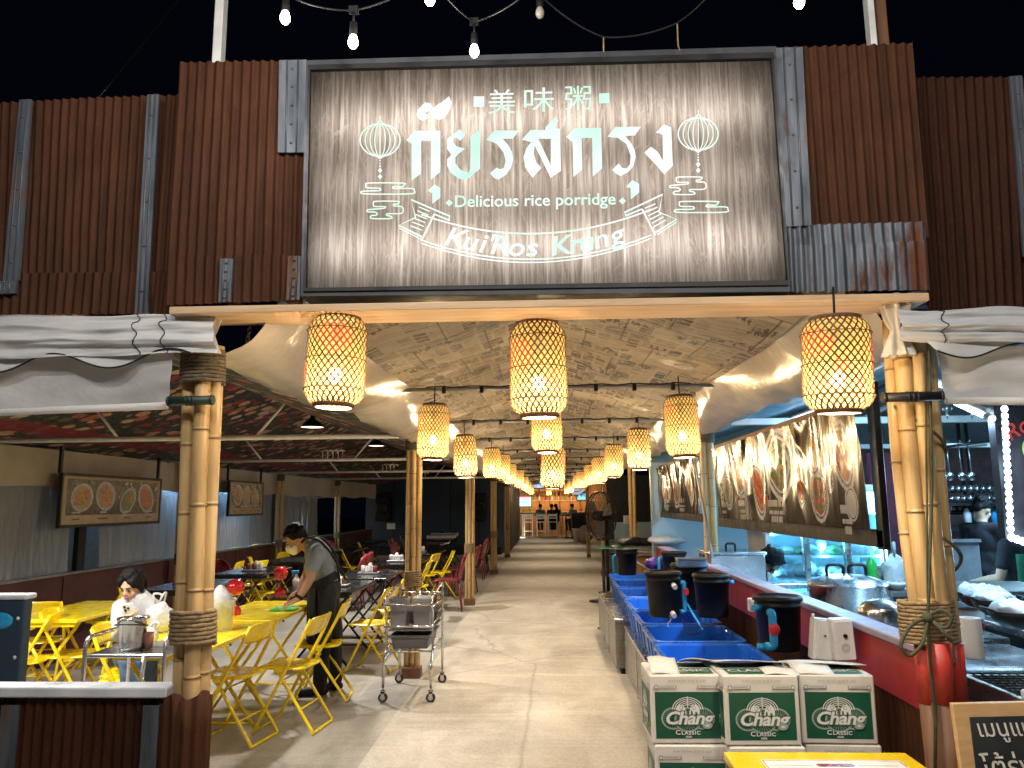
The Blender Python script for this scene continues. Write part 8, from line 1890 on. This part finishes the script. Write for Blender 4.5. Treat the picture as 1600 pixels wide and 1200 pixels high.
# cook bending behind the red wall
Yk = 7.0
J = dict(head=P(1203, 876, Y=Yk), neck=P(1192, 885, Y=Yk + .12), chest=P(1180, 890, Y=Yk + .28), waist=P(1168, 905, Y=Yk + .5), pel=P(1162, 925, Y=Yk + .66), shL=P(1172, 893, Y=Yk + .14), shR=P(1196, 890, Y=Yk + .30), elL=P(1180, 925, Y=Yk + .0), elR=P(1208, 925, Y=Yk + .2), wrL=P(1190, 915, Y=Yk - .2), wrR=P(1204, 915, Y=Yk - .1), hipL=P(1155, 930, Y=Yk + .66), hipR=P(1172, 930, Y=Yk + .72), knL=V((0, 0, 0)), knR=V((0, 0, 0)), anL=V((0, 0, 0)), anR=V((0, 0, 0)), toeL=V((0, 0, 0)), toeR=V((0, 0, 0)))
for k in 'LR': h_ = J['hip' + k]; h_.x += .15; J['kn' + k] = V((h_.x, h_.y, .46)); J['an' + k] = V((h_.x, h_.y + .03, .08)); J['toe' + k] = V((h_.x, h_.y - .14, .03))
t, Rm, Mt = person('dark-haired cook in black bending low behind the red wall', J, R(-150), R(62), 'skin', 'black_cloth', 'black_cloth', 'short', seed=11, voxel=.014, hs=1.05)
# man in black standing at the kitchen back
Yk = 8.1
def stand(px, ptop, y, face, label, shirt, trous, hair, seed, arm=.3, skin='skin', sc=1.0, group=None):
    top = P(px, ptop, Y=y); H = top.z; k = H / 1.70; f = V((-math.sin(face), math.cos(face), 0)); r = V((f.y, -f.x, 0)); b = V((top.x, y, 0))
    def q(rr, ff, z): return b + r * rr * k + f * ff * k + V((0, 0, z * k))
    J = dict(head=q(0, .03, 1.585), neck=q(0, -.01, 1.44), chest=q(0, -.01, 1.25), waist=q(0, 0, 1.08), pel=q(0, 0, .93), shL=q(-.18, 0, 1.38), shR=q(.18, 0, 1.38), elL=q(-.23, .06, 1.10), elR=q(.23, .06, 1.10), wrL=q(-.12, .06 + arm, 1.05), wrR=q(.12, .06 + arm, 1.05), hipL=q(-.09, 0, .88), hipR=q(.09, 0, .88), knL=q(-.10, .02, .47), knR=q(.10, .02, .47), anL=q(-.1, 0, .08), anR=q(.1, 0, .08), toeL=q(-.11, .16, .03), toeR=q(.11, .16, .03))
    return person(label, J, face, R(22), skin, shirt, trous, hair, seed=seed, voxel=.014, group=group)
t, Rm, Mt = stand(1530, 779, Yk, R(-62), 'man in a black t-shirt standing side-on at the kitchen counter', 'black_cloth', 'black_cloth', 'short', 21)
t, Rm, Mt = stand(1588, 800, 6.6, R(25), 'figure in black with a green apron behind the lit menu board', 'black_cloth', 'black_cloth', 'short', 23)
b = V(t.location); mb = MB(); mb.grid(lambda u, v: b + V((-.14 + .30 * u, -.17 - .03 * math.sin(PI * u), .62 + .55 * v)), 10, 8); mb.build('apron', M['green_apron'], t, world=True, solid=.004)
# far guests on the high chairs
def sit(px, y, face, label, shirt, trous, hair, seed, zs=.72):
    b = P(px, 838, Y=y); b = V((b.x, y, 0)); f = V((-math.sin(face), math.cos(face), 0)); r = V((f.y, -f.x, 0))
    def q(rr, ff, z): return b + r * rr + f * ff + V((0, 0, z + zs))
    J = dict(head=q(0, .06, .72), neck=q(0, .02, .57), chest=q(0, 0, .38), waist=q(0, -.02, .22), pel=q(0, -.02, .09), shL=q(-.18, 0, .51), shR=q(.18, 0, .51), elL=q(-.22, .1, .27), elR=q(.22, .1, .27), wrL=q(-.13, .32, .34), wrR=q(.13, .32, .34), hipL=q(-.09, 0, .08), hipR=q(.09, 0, .08), knL=q(-.1, .40, .06), knR=q(.1, .40, .06), anL=q(-.1, .34, -.38), anR=q(.1, .34, -.38), toeL=q(-.1, .48, -.42), toeR=q(.1, .48, -.42))
    t, _, _ = person(label, J, face, R(10), 'skin', shirt, trous, hair, seed=seed, voxel=.022, group='guests at the far bar', hands=False)
    for o in list(t.children):
        if o.name.startswith('shoe'): bpy.data.objects.remove(o)
sit(845, 38.75, .1, 'far guest in a grey shirt seen from behind on a high chair', 'grey_cloth', 'black_cloth', 'short', 31); sit(862, 38.75, -.5, 'far guest in dark clothes, left one of the pair', 'black_cloth', 'black_cloth', 'short', 33); sit(870, 38.7, .5, 'far guest with long dark hair, right one of the pair', 'black_cloth', 'black_cloth', 'long', 35); sit(896, 37.6, .7, 'far guest in a white shirt by the dark cabinet', 'white_cloth', 'black_cloth', 'short', 37)
